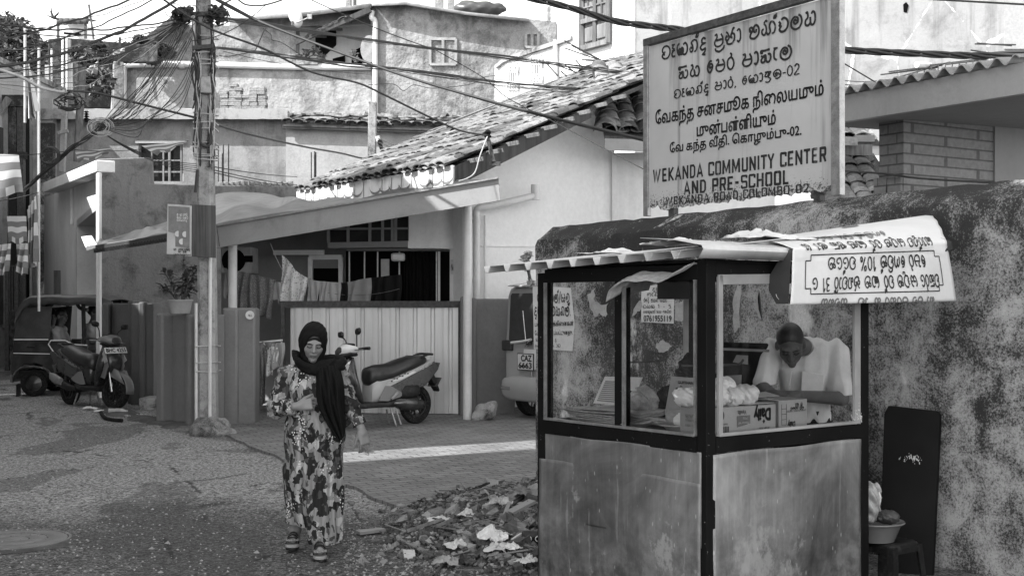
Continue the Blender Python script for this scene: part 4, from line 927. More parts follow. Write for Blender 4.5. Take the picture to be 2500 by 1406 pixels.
# terrace on the slab: mossy parapet, posts, plants
TP = Plane((P(110,0,32).x, 32), (P(400,0,32.8).x, 32.8))
vwall(TP, [(112,266),(118,96),(150,92),(385,112),(385,152),(275,152),(270,266)], .25).build('parapet_wall', M['moss'], label='mossy dark terrace wall on the old house roof with pale poles in front', cat='wall', bevel=.02)
pp = vwall(TP, [(277,266),(277,150),(302,152),(302,266)], .3, .4); pp.build('terrace_pillar', M['pale_band'], label='pale square pillar at the terrace edge beside the bent rain pipe', cat='pillar', bevel=.02)
for i, (x, y0, y1, w, mt) in enumerate(((153,95,262,.05,'pvc'), (163,95,262,.05,'pvc'), (170,98,262,.07,'wood'), (126,120,262,.04,'pvc'), (116,160,250,.1,'old_pale'), (175,155,258,.1,'wood'), (290,92,160,.06,'darkwood'))):
    MB().bar(TP.at(x, y1, .5), TP.at(x+(3 if i == 6 else 0), y0, .5), w).build('terrace_pole', M[mt], label=['pale pole','pale pole','weathered wooden pole','thin pale pole','short broad grey post','short wooden post','dark leaning post'][i]+' standing '+['leftmost of the pair before','right of its twin before','right of the two pale poles before','left of the others before','lowest at left before','beside the wooden pole before','at the right end of'][i]+' the mossy terrace wall', cat='pole')
cb = thing('rooftop_cabin', 'small rooftop cabin under a corrugated sheet hood against the sky', 'cabin', P(178, 92, 34.6))
vwall(Plane((-12, 34.6), (0, 34.6)), [(147,95),(147,58),(206,58),(206,95)], .8).build('wall', M['white_paint'], cb)
b = MB(); pts = [(i*.07, .025*math.sin(i*1.57)) for i in range(16)]
a0 = P(139, 46, 34.2)
b.rings([[Vector((a0.x+i*.054+o, a0.y-.02+yy, a0.z+zz)) for i in range(17) for o in (0,)] if False else [Vector((a0.x+i*.054, a0.y+yy+.03*math.sin(i*2.1), a0.z+zz)) for i in range(17)] for yy, zz in ((-.05, -.02), (0, 0), (.9, .12))], close=False)
b.rings([[Vector((a0.x+i*.054, a0.y-.05+.03*math.sin(i*2.1), a0.z+zz)) for i in range(17)] for zz in (-.16, .0)], close=False).build('corrugated_hood', M['rust'], cb, solid=.01)
for px in (142, 209): MB().bar(P(px, 95, 34.2), P(px, 48, 34.2), .06).build('post', M['rust'], cb)
MB().prism([P(155,84,34.5), P(155,79,34.5), P(197,82,34.5), P(197,88,34.5)], (0,.02,0)).build('opening', M['dark'], cb)
MB().bar(P(229,97,33.5), P(217,12,33.5), .045).build('iron_pole', M['rust'], label='tall thin iron pole leaning against the sky beside the rooftop cabin', cat='pole')

# ================================================================ upper houses catching the sun
UPP = Plane((P(270,0,34.4).x, 34.4), (P(270,0,34.4).x+.99, 34.3))
UB = thing('upper_house', 'tall sunlit pale plaster house with rough walls and two small windows', 'house', UPP.at(900, 300))
vwall(UPP, [(272,420),(272,156),(900,156),(1206,176),(1206,420)], .4).build('lower_wall', M['pale_band'], UB)
vwall(UPP, [(345,156),(402,76),(416,60),(722,66),(722,156)], .4, -.25).build('left_upper_wall', M['sunny_plaster'], UB)
vwall(UPP, [(907,300),(907,10),(940,6),(1100,26),(1290,47),(1358,54),(1358,300)], .4, .05).build('right_upper_wall', M['sunny_plaster'], UB)
b = MB(); b.tube([UPP.at(300,300,.1), UPP.at(303,172,.1)], .08, 10).tube(spline([UPP.at(303,180,.1), UPP.at(304,166,.1), UPP.at(318,159,.1), UPP.at(480,158,.1), UPP.at(720,164,.1), UPP.at(905,164,.1)], 5), .085, 10).build('rain_pipe', M['pvc'], UB)
for px in (301, 444): q = UPP.at(px, 159 if px > 310 else 190, .1); MB().tube([q-Vector((.06 if px > 310 else 0,0,.0 if px > 310 else .06)), q+Vector((.06 if px > 310 else 0,0,0 if px > 310 else .06))], .1, 10).build('pipe_collar', M['pvc'], UB)
b = MB(); b.tube(spline([UPP.at(916,300,.15), UPP.at(916,120,.15), UPP.at(916,55,.15), UPP.at(908,45,.2), UPP.at(908,28,.2)], 5), .07, 10).build('down_pipe', M['pvc'], UB)
def window(pl, x0, y0, x1, y1, parent, frame, glass, off=.05, n=2, lab=None):
    b = MB(); w = .07
    xs = [x0+(x1-x0)*i/n for i in range(n+1)]
    for x in xs: b.bar(pl.at(x, y1, off), pl.at(x, y0, off), w)
    for y in (y0, y1): b.bar(pl.at(x0, y, off+.002), pl.at(x1, y, off+.002), w)
    f = b.build('window', frame, parent)
    vwall(pl, [(x0,y1),(x0,y0),(x1,y0),(x1,y1)], .02, off-.06).build('pane', glass, f); return f
M['pane_grey'] = plain('grey_window_pane', .05, .5, .3, 2, .2)
window(UPP, 1050, 96, 1113, 158, UB, M['corr'], M['pane_grey'], .09)
window(UPP, 1284, 82, 1314, 116, UB, M['corr'], M['pane_grey'], .09)
# roof of the upper house with sheet and things on it
rf = MB(); q = [UPP.at(908,12,.35), UPP.at(990,9,.5), UPP.at(1140,34,.5), UPP.at(1292,50,.5)]
rf.rings([[p+Vector((0,yy,zz)) for p in q] for yy, zz in ((0,-.04), (0,.03), (3.5,.55))], close=False).build('roof', M['corr'], UB, solid=.03)
tk = P(1165, 18, 31.5)
for px, w, h, lab in ((1160, 1.2, .28, 'dark covered heap lying on the flat roof ridge of the upper house'),):
    F_ = Field(Vector((-1,-.5,-.1)), Vector((1,.5,.6)), .05); F_.ell((0,0,.1),(.75,.3,.2),.05).ell((-.35,0,.18),(.3,.2,.16),.05).warp(lambda X,Y,Z: .03*np.sin(X*14+Y*9)*np.sin(Z*20))
    F_.mesh().build('covered_heap', M['tarp_dark'], label=lab, cat='tarpaulin heap').location = P(1172, 40, 35.4)
bgq = vwall(Plane((0,36),(1,36)), [(845,60),(845,-40),(1390,-40),(1390,18),(1240,14),(1140,5),(1000,8),(905,20)], 1).build('far_block', M['old_pale'], label='far concrete building top behind the upper house roof', cat='building') if False else None
for i, (x0, x1, y0, lab) in enumerate(((843, 856, -20, 'far pale column rising behind the roof left of the upper house'), (862, 868, -20, 'thin dark far column behind the upper house roof'), (1062, 1082, -20, 'far grey chimney behind the upper house roof'), (1092, 1108, -16, 'narrow far pale chimney right of the grey one'), (1336, 1345, 16, 'thin rooftop vent pipe left of the white tower'))):
    q = P((x0+x1)/2, 60, 39); MB().box(q.x-(x1-x0)/2*39/FP, q.y, q.z-1, q.x+(x1-x0)/2*39/FP, q.y+.3, P(0, y0, 39).z).build('far_column', M['pale_band'] if i != 1 else M['rust'], label=lab, cat='column')
# balcony between the two upper walls
VP_ = thing('balcony', 'shaded upper balcony with tiled eave and small dark openings between the plaster walls', 'balcony', UPP.at(815, 160, -.5))
vwall(UPP, [(720,160),(720,60),(908,10),(908,160)], .2, -1.3).build('back_wall', M['house_white'], VP_)
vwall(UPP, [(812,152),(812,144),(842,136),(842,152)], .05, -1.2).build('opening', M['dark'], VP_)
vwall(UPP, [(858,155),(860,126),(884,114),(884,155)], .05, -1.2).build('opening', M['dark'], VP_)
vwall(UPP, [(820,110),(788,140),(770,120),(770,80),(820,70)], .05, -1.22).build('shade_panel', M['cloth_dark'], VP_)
b = MB(); e0, e1 = UPP.at(722, 104, .3), UPP.at(905, 24, .3)
b.bar(e0, e1, .1, .14).build('eave_beam', M['darkwood'], VP_)
b = MB(); b.prism([UPP.at(722,100,.3), UPP.at(906,14,.3), UPP.at(906,14,.3)+Vector((.4,2,.5)), UPP.at(722,62,.3)+Vector((.4,2,.3))], (0,0,-.06)).build('roof', M['darkwood'], VP_)
for k in range(4):
    q = e0.lerp(e1, .2+.22*k); MB().bar(q, q+Vector((.2,1.3,.25)), .07).build('rafter', M['darkwood'], VP_)
tiles(UPP.at(728,104,.35), UPP.at(862,36,.35), Vector((.25,.9,.3)), 1.2, 'eave_tiles', M['tile_dark'], VP_, w=.24, l=.4, jit=.02)
vwall(UPP, [(722,158),(722,146),(775,146),(775,158)], .3, .25).build('flower_ledge', M['slab'], VP_)
ov = MB(); ov.lathe([(.001,0),(.24,0),(.24,.02),(.001,.02)], (0,0,0), 'y', 24); ov.xf(Matrix.Translation(UPP.at(902,120,.12)) @ Matrix.Scale(1.5,4,(0,0,1))).build('wall_medallion', M['corr'], VP_)
# long low roof left of the balcony
lr = MB(); lr.rings([[UPP.at(x, y, .25)+Vector((0,yy,zz)) for x, y in ((560,47),(740,36),(905,14))] for yy, zz in ((0,-.06),(0,.05),(2.5,.2))], close=False).build('ridge_beam_roof', M['corr'], UB, solid=.03)
vwall(UPP, [(560,66),(560,50),(905,20),(905,60),(720,66)], .1, -.4).build('gable_shadow_wall', M['old_grey'], UB)
MB().prism([UPP.at(345,98,.3), UPP.at(420,40,.3), UPP.at(440,44,.3), UPP.at(372,98,.3)], (0,.6,0)).build('verge_roof', M['darkwood'], UB)
ds = thing('satellite_dish', 'white satellite dish on the upper house roof edge facing right', 'satellite dish', UPP.at(714, 62, .3))
D_ = MB(); D_.lathe([(.001,-.12),(.12,-.105),(.24,-.06),(.33,0)], (0,0,0), 'x', 24); D_.xf(Matrix.Translation(UPP.at(721,38,.4)) @ Euler((0, R(-22), R(38))).to_matrix().to_4x4()).build('reflector', M['white_paint'], ds, smooth=180, solid=.012)
MB().tube([UPP.at(714,62,.35), UPP.at(714,52,.4), UPP.at(720,44,.4)], .03, 8).build('mast', M['steel'], ds)
MB().tube([UPP.at(724,56,.5), UPP.at(754,44,.6)], .018, 6).cbox(UPP.at(756,42,.6), (.12,.1,.12)).build('feed_arm', M['steel'], ds)

# ================================================================ white tower, balcony wall, bare concrete block
TL = Plane((2.516, 26), (2.516-.548*3, 26+.837*3)); nTL = Vector((TL.n.x, TL.n.y, 0))
TW = thing('white_tower', 'tall bright white house wall with one brown shuttered window', 'house', TL.at(1470, 420))
vwall(TL, [(1390,500),(1390,-60),(1550,-120),(1550,500)], .5).build('wall', M['white_wall'], TW)
sh = thing_sh = vwall(TL, [(1418,124),(1418,-40),(1485,-60),(1485,104)], .05, .03).build('shutter', M['shutter'], TW)
b = MB()
for x in (1419, 1451, 1484): b.bar(TL.at(x, 124-.28*(x-1418), .07), TL.at(x, -60, .07), .1 if x != 1451 else .07)
for y in (120, 56, -5): b.bar(TL.at(1418, y, .072), TL.at(1485, y-18, .072), .1)
b.bar(TL.at(1435, 50, .05), TL.at(1435, -30, .05), .03).bar(TL.at(1468, 40, .05), TL.at(1468, -40, .05), .03).bar(TL.at(1420, 22, .05), TL.at(1485, 4, .05), .03)
b.build('shutter_frame', M['shutter'], sh)
for x0, x1 in ((1426, 1446), (1456, 1478)):
    vwall(TL, [(x0,108-.28*(x0-1418)),(x0,72-.28*(x0-1418)),(x1,72-.28*(x1-1418)),(x1,108-.28*(x1-1418))], .04, .065).build('shutter_panel', M['shutter'], sh, bevel=.02)
BW = thing('balcony_wall', 'white terrace wall with ornate iron grilles left of the white tower', 'wall', TL.at(1290, 300))
vwall(TL, [(1207,420),(1207,160),(1225,148),(1393,93),(1393,420)], .3, -.02).build('wall', M['white_wall'], BW, bevel=.02)
vwall(TL, [(1208,160),(1228,142),(1393,88),(1393,97),(1228,152),(1208,168)], .5, .06).build('coping', M['slab'], BW)
MB().tube([TL.at(1356,420,.06), TL.at(1356,98,.06)], .05, 8).build('pipe', M['pvc'], BW)
for x0, y0, x1, y1 in ((1240,154,1262,214), (1298,135,1321,196)):
    f = vwall(TL, [(x0,y1+8),(x0,y0+6),(x1,y0),(x1,y1)], .04, .01).build('grille', M['old_grey'], BW)
    b = MB()
    for k in range(5): x = x0+(x1-x0)*k/4; b.bar(TL.at(x, y1+6, .05), TL.at(x, y0+4, .05), .025)
    for k in range(8):
        for yy in (y0+10, y1-6): 
            q = TL.at(x0+2+(x1-x0-4)*(k % 4)/3, yy+(6 if k > 3 else 0), .05); b.tube([q+Vector((math.cos(a)*.05, 0, math.sin(a)*.07)) for a in [math.pi*2*j/8 for j in range(9)]], .012, 4)
    b.build('iron_scroll', M['white_paint'], f)
TG = Plane((2.516, 26.02), (3.516, 25.9))
tg_ = thing('concrete_block', 'big bare concrete house wall with pale mended cracks behind the sign', 'house', TG.at(1900, 420))
vwall(TG, [(1550,520),(1550,-120),(2520,-120),(2520,520)], .4).build('wall', M['tower_grey'], tg_)
MB().prism([TG.at(x, y, .004) for x, y in ((2205,12),(2212,6),(2218,14),(2214,32),(2206,30))], (0,-.01,0)).build('hole', M['dark'], tg_)
vwall(TG, [(2452,120),(2452,-80),(2520,-80),(2520,120)], .3, .03).build('side_strip', M['old_pale'], tg_)
MB().tube([TG.at(2270,160,.02), TG.at(2238,159,.5)], .055, 12).build('spout', M['pvc'], tg_)

# ================================================================ corrugated-roof house at the right
RP = Plane(P(2275, 0, 11.5).xy, (P(2275, 0, 11.5).x-.538, 11.5+.843)); nR = Vector((RP.n.x, RP.n.y, 0)); uR = Vector((-.538, .843, 0)).normalized()
RH = thing('corrugated_house', 'house with wavy cement sheet roof, deep painted eave beam and brick pier', 'house', RP.at(2275, 500))
b = MB(); ra, rb_ = RP.U(2545), RP.U(2020); zr = RP.at(2275, 206).z
ns = 150
def wav(i): return .035*math.sin(i/ns*2*math.pi*(ra-rb_ if ra > rb_ else rb_-ra)/.178)
lo_, hi_ = min(ra, rb_), max(ra, rb_)
for th in (0, 1):
    pass
b.rings([[RP.p(lo_+(hi_-lo_)*i/ns, zr+.03+wav(i)+dz, o) for i in range(ns+1)] for dz, o in ((-.012, .3), (0, .3), (.42, -3.2))], close=False).build('roof_sheet', M['corr'], RH, smooth=60)
zb = RP.at(2275, 265, .24).z; zt_ = zr-.005
b = MB(); b.prism([RP.p(lo_, zb, .24), RP.p(hi_, zb, .24), RP.p(hi_, zt_, .24), RP.p(lo_, zt_, .24)], nR*-.06).build('eave_beam', M['fascia'], RH, bevel=.006)
b = MB(); b.prism([RP.p(lo_, zb+.03, .2), RP.p(hi_, zb+.03, .2), RP.p(hi_, zb+.12, -3.5), RP.p(lo_, zb+.12, -3.5)], (0,0,.02)).build('soffit', M['porch'], RH)
BP = Plane(P(2206, 0, 12.2).xy, (P(2206, 0, 12.2).x+.843, 12.2+.538)); nB = Vector((BP.n.x, BP.n.y, 0))
zq = RP.at(2206, 286, -.3).z+.1
b = MB(); b.prism([BP.p(0, .2), BP.p(1.35, .2), BP.p(1.35, zq), BP.p(0, zq)], nB*-.3)
b.build('brick_wall', M['brick_wall'], RH)
# the quoined end of the brick pier: blocks with deep joints
b = MB(); nx = 9
for i in range(12):
    z = .5+i*.2
    if z > zq: break
    for s, w in ((0, .17), (1, .16)):
        p = BP.p(0, z)-nB*(.005)+uR*(.0+.18*s); b.prism([p, p+uR*w, p+uR*w+Vector((0,0,min(.185, zq-z))), p+Vector((0,0,min(.185, zq-z)))], -nR*.1 if False else Vector((-.03,-.02,0)))
b.build('pier_blocks', M['brick_wall'], RH, bevel=.01)
b = MB(); b.prism([BP.p(1.35, 0, .02), BP.p(2.6, 0, .02), BP.p(2.6, zq+.3, .02), BP.p(1.35, zq+.3, .02)], nB*-.2).build('plain_wall', M['porch'], RH)
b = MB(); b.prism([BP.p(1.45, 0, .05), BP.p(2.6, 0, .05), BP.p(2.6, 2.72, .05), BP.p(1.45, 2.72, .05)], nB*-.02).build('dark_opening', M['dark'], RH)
b = MB(); b.bar(BP.p(1.38, 2.76, .06), BP.p(2.6, 2.76, .06), .07).bar(BP.p(1.4, .5, .06), BP.p(1.4, 2.76, .06), .07).build('opening_frame', M['white_paint'], RH)
# tiled roof seen between sign and brick pier, with broken boards above it
RT = thing('tiled_outhouse', 'low tiled outhouse roof glimpsed between the sign and the brick pier', 'outhouse', P(2100, 480, 15.5))
tiles(P(2020,500,14.2), P(2200,500,14.0), Vector((.05,.9,.42)), 1.9, 'roof_tiles', M['tile'], RT, w=.18, l=.3, jit=.02)
MB().prism([P(2000,505,14.25), P(2220,505,14.05), P(2220,505,14.05)+Vector((.1,1.75,.8)), P(2000,505,14.25)+Vector((.1,1.75,.8))], (0,0,-.05)).build('roof_deck', M['darkwood'], RT)
MB().prism([P(1900,520,16.4), P(2230,520,16.4), P(2230,380,16.4), P(1900,380,16.4)], (0,.2,0)).build('wall', M['house_white'], RT)
MB().prism([P(2044,354,14.9), P(2094,356,14.9), P(2094,335,14.9), P(2044,333,14.9)], (0,.05,0)).build('metal_gutter', M['steel'], RT)
MB().prism([P(2044,378,15), P(2130,380,15), P(2130,353,15), P(2044,355,15)], (0,.05,0)).build('broken_board', M['wood'], RT)
MB().prism([P(2090,346,15.1), P(2136,346,15.1), P(2136,330,15.1), P(2090,330,15.1)], (0,.05,0)).build('broken_board', M['fascia'], RT)
# bent reinforcing bars along the concrete wall and beside the sign
rb0 = None
bars = [((2150,183),(2290,165)), ((2170,176),(2300,160)), ((2190,190),(2320,152)), ((2270,160),(2430,140)), ((2310,158),(2410,146)), ((2370,123),(2450,135)), ((2380,108),(2480,110)), ((2385,106),(2470,112))]
for a, c in bars: MB().tube([TG.at(a[0], a[1], .3), TG.at(c[0], c[1], .1)], .016, 6).build('reinforcing_bar', M['rust'], label='rusty reinforcing bar sticking out of the concrete wall above the wavy roof', cat='iron bar', group='reinforcing bars over the wavy roof')
for i in range(14):
    px = 2235+i*17; MB().tube([TG.at(px, 205-i*3.4, .2), TG.at(px+6, 168-i*2.9, .2)], .01, 5).build('reinforcing_bar', M['rust'], label='rusty reinforcing bar sticking out of the concrete wall above the wavy roof', cat='iron bar', group='reinforcing bars over the wavy roof')
for a, c in (((1378,100),(1510,170)), ((1395,112),(1500,165)), ((1378,118),(1470,150)), ((1420,146),(1550,152)), ((1430,148),(1530,155)), ((1370,175),(1382,185)), ((1360,160),(1440,190)), ((1334,155),(1362,186)), ((1405,147),(1438,184)), ((1380,160),(1430,196)), ((1530,150),(1532,162)), ((1544,152),(1544,172))):
    MB().tube([P(*a, 23), P(*c, 23.4)], .012, 5).build('iron_rod', M['rust'], label='thin iron rod sticking out in front of the white tower above the tiled roof', cat='iron rod', group='iron rods before the white tower')
for x in (2,) : pass
for px, y0, y1 in ((533,352,448), (545,352,448), (558,352,448), (543,375,448), (760,372,436), (768,370,436), (771,372,436)):
    MB().tube([SF.at(px, y1, -.1), SF.at(px, y0, -.1)], .013, 5).build('starter_bar', M['rust'], label='upright starter bar on the low grey wall '+('beside the utility pole' if px < 600 else 'at the tiled roof corner'), cat='iron bar', group='starter bars '+('beside the pole' if px < 600 else 'at the roof corner'))
cp = thing('concrete_post', 'dark concrete post standing through the shed roof with cable clamps', 'post', P(910, 400, 23))
b = MB(); b.bar(P(908,400,23), P(910,250,23), .17, .14).build('shaft', M['concrete'], cp, bevel=.01)
MB().tube([P(921,333,22.9), P(925,345,22.9)], .04, 8).build('insulator', M['white_paint'], cp)
MB().tube([P(926,342,22.9), P(930,352,22.9)], .05, 8).tube([P(928,352,22.9), P(932,364,22.9)], .035, 8).build('clamp', M['black'], cp)

# ================================================================ left background: columns, dark frames, fence, tree
vwall(Plane((-12, 29.9), (0, 29.9)), [(62,900),(62,320),(105,240),(128,240),(128,900)], .6).build('side_column', M['old_pale'], label='tall pale stained building edge between the flags and the shop', cat='building')
MB().bar(P(86,760,29.4), P(86,262,29.4), .09).build('drain_pipe', M['corr'], label='white vertical drain pipe on the pale building edge behind the flags', cat='pipe')
vwall(Plane((-12, 29.6), (0, 29.6)), [(90,900),(90,300),(128,300),(128,900)], .2).build('stained_column', M['grimy'], label='black-stained narrow wall strip just left of the shop', cat='wall')
fh = thing('frame_house', 'dark unfinished concrete frame house at the far left edge', 'house', P(30, 760, 28))
for x, w, mt in ((10, .22, 'old_grey'), (34, .16, 'moss'), (52, .14, 'rust')): MB().bar(P(x, 800, 28), P(x, 240, 28), w).build('column', M[mt], fh)
MB().bar(P(-10,248,28), P(64,248,28), .25).bar(P(-10,380,28), P(64,380,28), .15).build('beam', M['moss'], fh)
MB().bar(P(-5,280,27.8), P(22,240,27.8), .12).build('brace', M['wood'], fh)
vwall(Plane((-14, 29), (0, 29)), [(-30,900),(-30,262),(64,262),(64,900)], .2).build('back_wall', M['cloth_dark'], fh)
fn = thing('mesh_gate', 'tall dark iron mesh gate behind the rickshaw at the left edge', 'gate', P(40, 900, 25.5))
for x, w in ((18,.08), (42,.06), (60,.05)): MB().bar(P(x, 905, 25.5), P(x, 645, 25.5), w).build('post', M['rust'], fn)
b = MB()
for i in range(12):
    b.bar(P(18+i*3.6, 760, 25.5), P(18+i*3.6+14, 890, 25.5), .012); b.bar(P(32+i*3.6, 760, 25.5), P(18+i*3.6, 890, 25.5), .012)
for x in (24, 30, 36): b.bar(P(x, 760, 25.5), P(x, 650, 25.5), .02)
b.bar(P(18,760,25.5), P(60,757,25.5), .03).bar(P(18,650,25.5), P(60,648,25.5), .03).build('mesh', M['rust'], fn)
MB().box(P(0,0,27)[0]-1.2, 26, 0, P(20,0,27)[0], 26.4, 1.3).build('low_wall', M['yard_dark'], label='low dark wall behind the iron gate at the left edge', cat='wall')
def leafcloud(name, clumps, mat, parent, size, n, seed, flat=.0):
    r = random.Random(seed); b = MB()
    for (c, rad, k) in clumps:
        for i in range(int(n*k)):
            d = Vector((r.gauss(0,1), r.gauss(0,1), r.gauss(0,1))).normalized()*rad*(r.random()**.4); d.z *= .75
            q = Vector(c)+d; a = Vector((r.gauss(0,1), r.gauss(0,1), r.gauss(0,.6))).normalized(); e = a.cross(Vector((r.gauss(0,1), r.gauss(0,1), r.gauss(0,1)))).normalized(); s = size*r.uniform(.6, 1.3)
            b.add([q-a*s, q+e*s*.34, q+a*s, q-e*s*.34], [(0,1,2,3)])
    return b.build(name, mat, parent, smooth=0, flip=True)
tr = thing('broad_tree', 'large dark leafy tree against the sky at the upper left corner', 'tree', (P(20,0,40).x, 40, .4))
b = MB(); base = Vector((P(20,0,40).x, 40, .4)); top = P(25, 230, 40)
b.tube(spline([base, base+Vector((.2,0,4)), top], 5), [.35]*6+[.25]*5, 9)
cl = []
for px, py, rad in ((-20,120,1.6), (20,90,1.0), (30,150,1.3), (70,135,.8), (90,165,.8), (20,210,1.3), (60,220,1.1), (110,120,.4), (-20,220,1.4), (100,205,.7), (55,100,.6)):
    c = P(px, py, 40+rnd.uniform(-1.2, 1.2)); cl.append((c, rad, rad*rad)); b.tube(spline([top-Vector((0,0,1.5)), (top+c)/2+Vector((.2,.1,-.2)), c], 4), [.16]*4+[.09]*4+[.03], 6)
b.build('trunk', M['bark'], tr); leafcloud('crown', cl, M['leaf_far'], tr, .11, 1300, 3)
def shrub(name, label, spots, mat, size, n, D, seed, cat='plant'):
    t = thing(name, label, cat, P(spots[0][0], spots[0][1]+spots[0][2], D)); cl = [(P(x, y, D), r*D/FP, 1) for x, y, r in spots]
    b = MB()
    for c, r, k in cl: b.tube(spline([P(spots[0][0], spots[0][1]+spots[0][2]*1.2, D), (P(spots[0][0], spots[0][1], D)+c)/2, c], 3), .015, 5)
    b.build('stem', M['bark'], t); leafcloud('foliage', cl, mat, t, size, n, seed)
shrub('terrace_shrub', 'dark shrub growing over the mossy terrace wall behind the cables', [(215,150,28),(250,140,24),(240,115,20),(190,130,22),(225,190,24)], M['leaf_far'], .075, 420, 31.4, 5)
shrub('terrace_shrub', 'bushy shrub right of the terrace pillar under the left plaster wall', [(360,125,26),(390,120,24),(375,145,22),(320,120,24),(345,100,20),(410,130,20)], M['leaf_far'], .07, 400, 33.6, 6)
shrub('terrace_plant', 'broad-leaved plant at the terrace edge right of the old post', [(262,205,20),(255,180,16),(245,215,18),(230,225,14)], M['leaf'], .16, 60, 30.9, 8)
shrub('balcony_plant', 'thin flowering plant on the balcony ledge below the tiled eave', [(745,130,14),(770,125,16),(730,140,10),(785,140,12)], M['leaf'], .07, 60, 33.8, 9)
shrub('balcony_plant', 'spiky bare plant in front of the dark balcony opening', [(862,130,12),(870,145,9)], M['leaf_pale'], .06, 40, 34.2, 10)
shrub('balcony_plant', 'small agave-like plant at the foot of the upper house rain pipe', [(908,148,10)], M['leaf'], .14, 26, 34, 12)
shrub('wall_plant', 'pale-leaved plant peeping from behind the end of the grimy wall', [(1283,632,12),(1288,655,10),(1296,690,9),(1290,620,8)], M['leaf_pale'], .035, 60, 12, 11)
# ================================================================ unseen house blocks added across the street, shaped to shade the lane; the slot between them lets one strip of sun through
ax = Vector((-.88, -.475, 0)).normalized()
def shade_caster(name, label, y0, y1, x, h, depth, mat):  # unseen block added to cast shade, its height set by where sun should fall
    b = MB(); a = Vector((x, y0, -.2)); c = Vector((x, y1, -.2)); e = ax*depth
    t = thing(name, label, 'house', (x-2, (y0+y1)/2, 0))
    b.prism([a, c, c+e, a+e], (0,0,h+.2)); b.build('wall', mat, t)
    b = MB(); b.prism([a+Vector((.06,0,h+.2)), c+Vector((.06,0,h+.2)), c+e+Vector((0,0,h+.2)), a+e+Vector((0,0,h+.2))], (0,0,.12)); b.build('parapet', M['slab'], t)
    n = int((y1-y0)/2.4)
    for k in range(n):
        for z in ([1.2, 4.4, 7.6, 10.4] if h > 9 else [1.2, 4.2]):
            if z+1.3 > h: continue
            yy = y0+.9+k*2.4; MB().box(x+.005, yy, z, x+.03, yy+1.1, z+1.3).build('window', M['glass_dark'], t)
shade_caster('shade_caster', 'tall unseen house block added behind the viewer to shade the foreground', -2.6, 9.62, -7.0, 15.2, 6, M['old_pale'])
shade_caster('shade_caster', 'unseen two-storey house block added beyond the narrow gap to shade the gate', 10.42, 16.4, -7.0, 8.9, 3.4, M['old_pale'])
b = MB(); b.prism([Vector((-7.3,9.2,0)), Vector((-7.3,10.7,0)), Vector((-7.3,10.7,0))+ax*2.5, Vector((-7.3,9.2,0))+ax*2.5], (0,0,5.7)); b.build('sun_gap_blocker', M['old_grey'], label='unseen wall added low in the gap to shorten the strip of sun', cat='wall')  # unseen wall added to end the ground's sun strip at its left
shade_caster('shade_caster', 'low unseen house block added at the far left to shade the parked scooter', 11, 19.2, -11.2, 7.2, 6, M['old_pale'])
shade_caster('shade_caster', 'lowest unseen house block added opposite the shop to limit its sunlit part', 19.3, 34, -11.2, 6.9, 6, M['old_pale'])

# ================================================================ utility pole
PD = 15.6
pl_ = thing('utility_pole', 'stained square concrete utility pole wrapped in cables with boards nailed to it', 'utility pole', G(512, 1048))
def pp_(px, py, d=0): return P(px, py, PD+d)
q0 = G(511, 1060); b = MB()
def polring(px, w, py=None, z=None):
    c = P(px, py, PD) if py is not None else Vector((P(px, 700, PD).x, PD, z)); h = w/2; ch = h*.35
    return [c+Vector(o+(0,)) for o in ((-h,-h+ch),(-h+ch,-h),(h-ch,-h),(h,-h+ch),(h,h-ch),(h-ch,h),(-h+ch,h),(-h,h-ch))]
b.rings([polring(509, .225, z=-.1), polring(506, .21, py=700), polring(501, .19, py=300), polring(497, .17, py=60), polring(495, .15, py=-130)]).build('shaft', M['concrete'], pl_, smooth=30)
MB().bar(pp_(470,118,-.13), pp_(520,114,-.13), .05).bar(pp_(474,122,.13), pp_(518,118,.13), .05).build('cross_arm', M['rust'], pl_)
MB().bar(pp_(440,36,-.1), pp_(556,34,-.1), .05).build('cross_arm', M['rust'], pl_)
MB().tube([Vector((pp_(520,620).x, PD-.14, pp_(520,625).z)), Vector((pp_(519,620).x, PD-.14, .12))], .022, 8).build('conduit', M['pvc'], pl_)
MB().tube([Vector((pp_(484,740).x, PD-.1, pp_(484,740).z)), Vector((pp_(484,740).x, PD-.1, .12))], .02, 8).build('earth_pipe', M['pvc'], pl_)
MB().tube([pp_(472,40,-.12), pp_(476,120,-.12)], .024, 8).build('conduit', M['pvc'], pl_)
for y in (92, 133, 148, 163, 280, 303, 318, 352, 362, 378, 384, 390, 845, 885, 905):
    w = .125; c = P(503 if y < 500 else 508, y, PD); MB().tube([c+Vector(o) for o in ((-w,-w,0),(w,-w,.02*rnd.uniform(-1,1)),(w,w,0),(-w,w,0),(-w,-w,.01))], .008, 5).build('tie_wire', M['cable_pale'], pl_)
MB().prism([pp_(489,188,-.17), pp_(513,186,-.17), pp_(517,228,-.17), pp_(488,228,-.17)], (0,.09,0)).build('junction_box', M['steel'], pl_, bevel=.01)
b = MB(); r = random.Random(5)                              # cables tied up and down the shaft
for i in range(26):
    x0 = r.choice([474, 477, 481, 485, 516, 519, 522]) + r.uniform(-3, 3); ya = r.choice([40, 60, 115, 120]); yb = r.uniform(200, 420)
    n = 7; b.tube(spline([P(x0+r.uniform(-5, 5)+(4 if x0 < 500 else -3)*k/n, ya+(yb-ya)*k/n, PD-.1+r.uniform(-.06, .05)) for k in range(n+1)], 4), r.uniform(.006, .013), 5)
b.build('cable_run', M['cable'], pl_)
b = MB()
for i in range(12):
    x0 = r.choice([480, 486, 515, 520]); ya = r.uniform(90, 150); yb = r.uniform(330, 420)
    b.tube(spline([P(x0+r.uniform(-6, 6), ya+(yb-ya)*k/6, PD-.13+r.uniform(-.03, .03)) for k in range(7)], 4), .006, 5)
b.build('cable_run', M['cable_pale'], pl_)
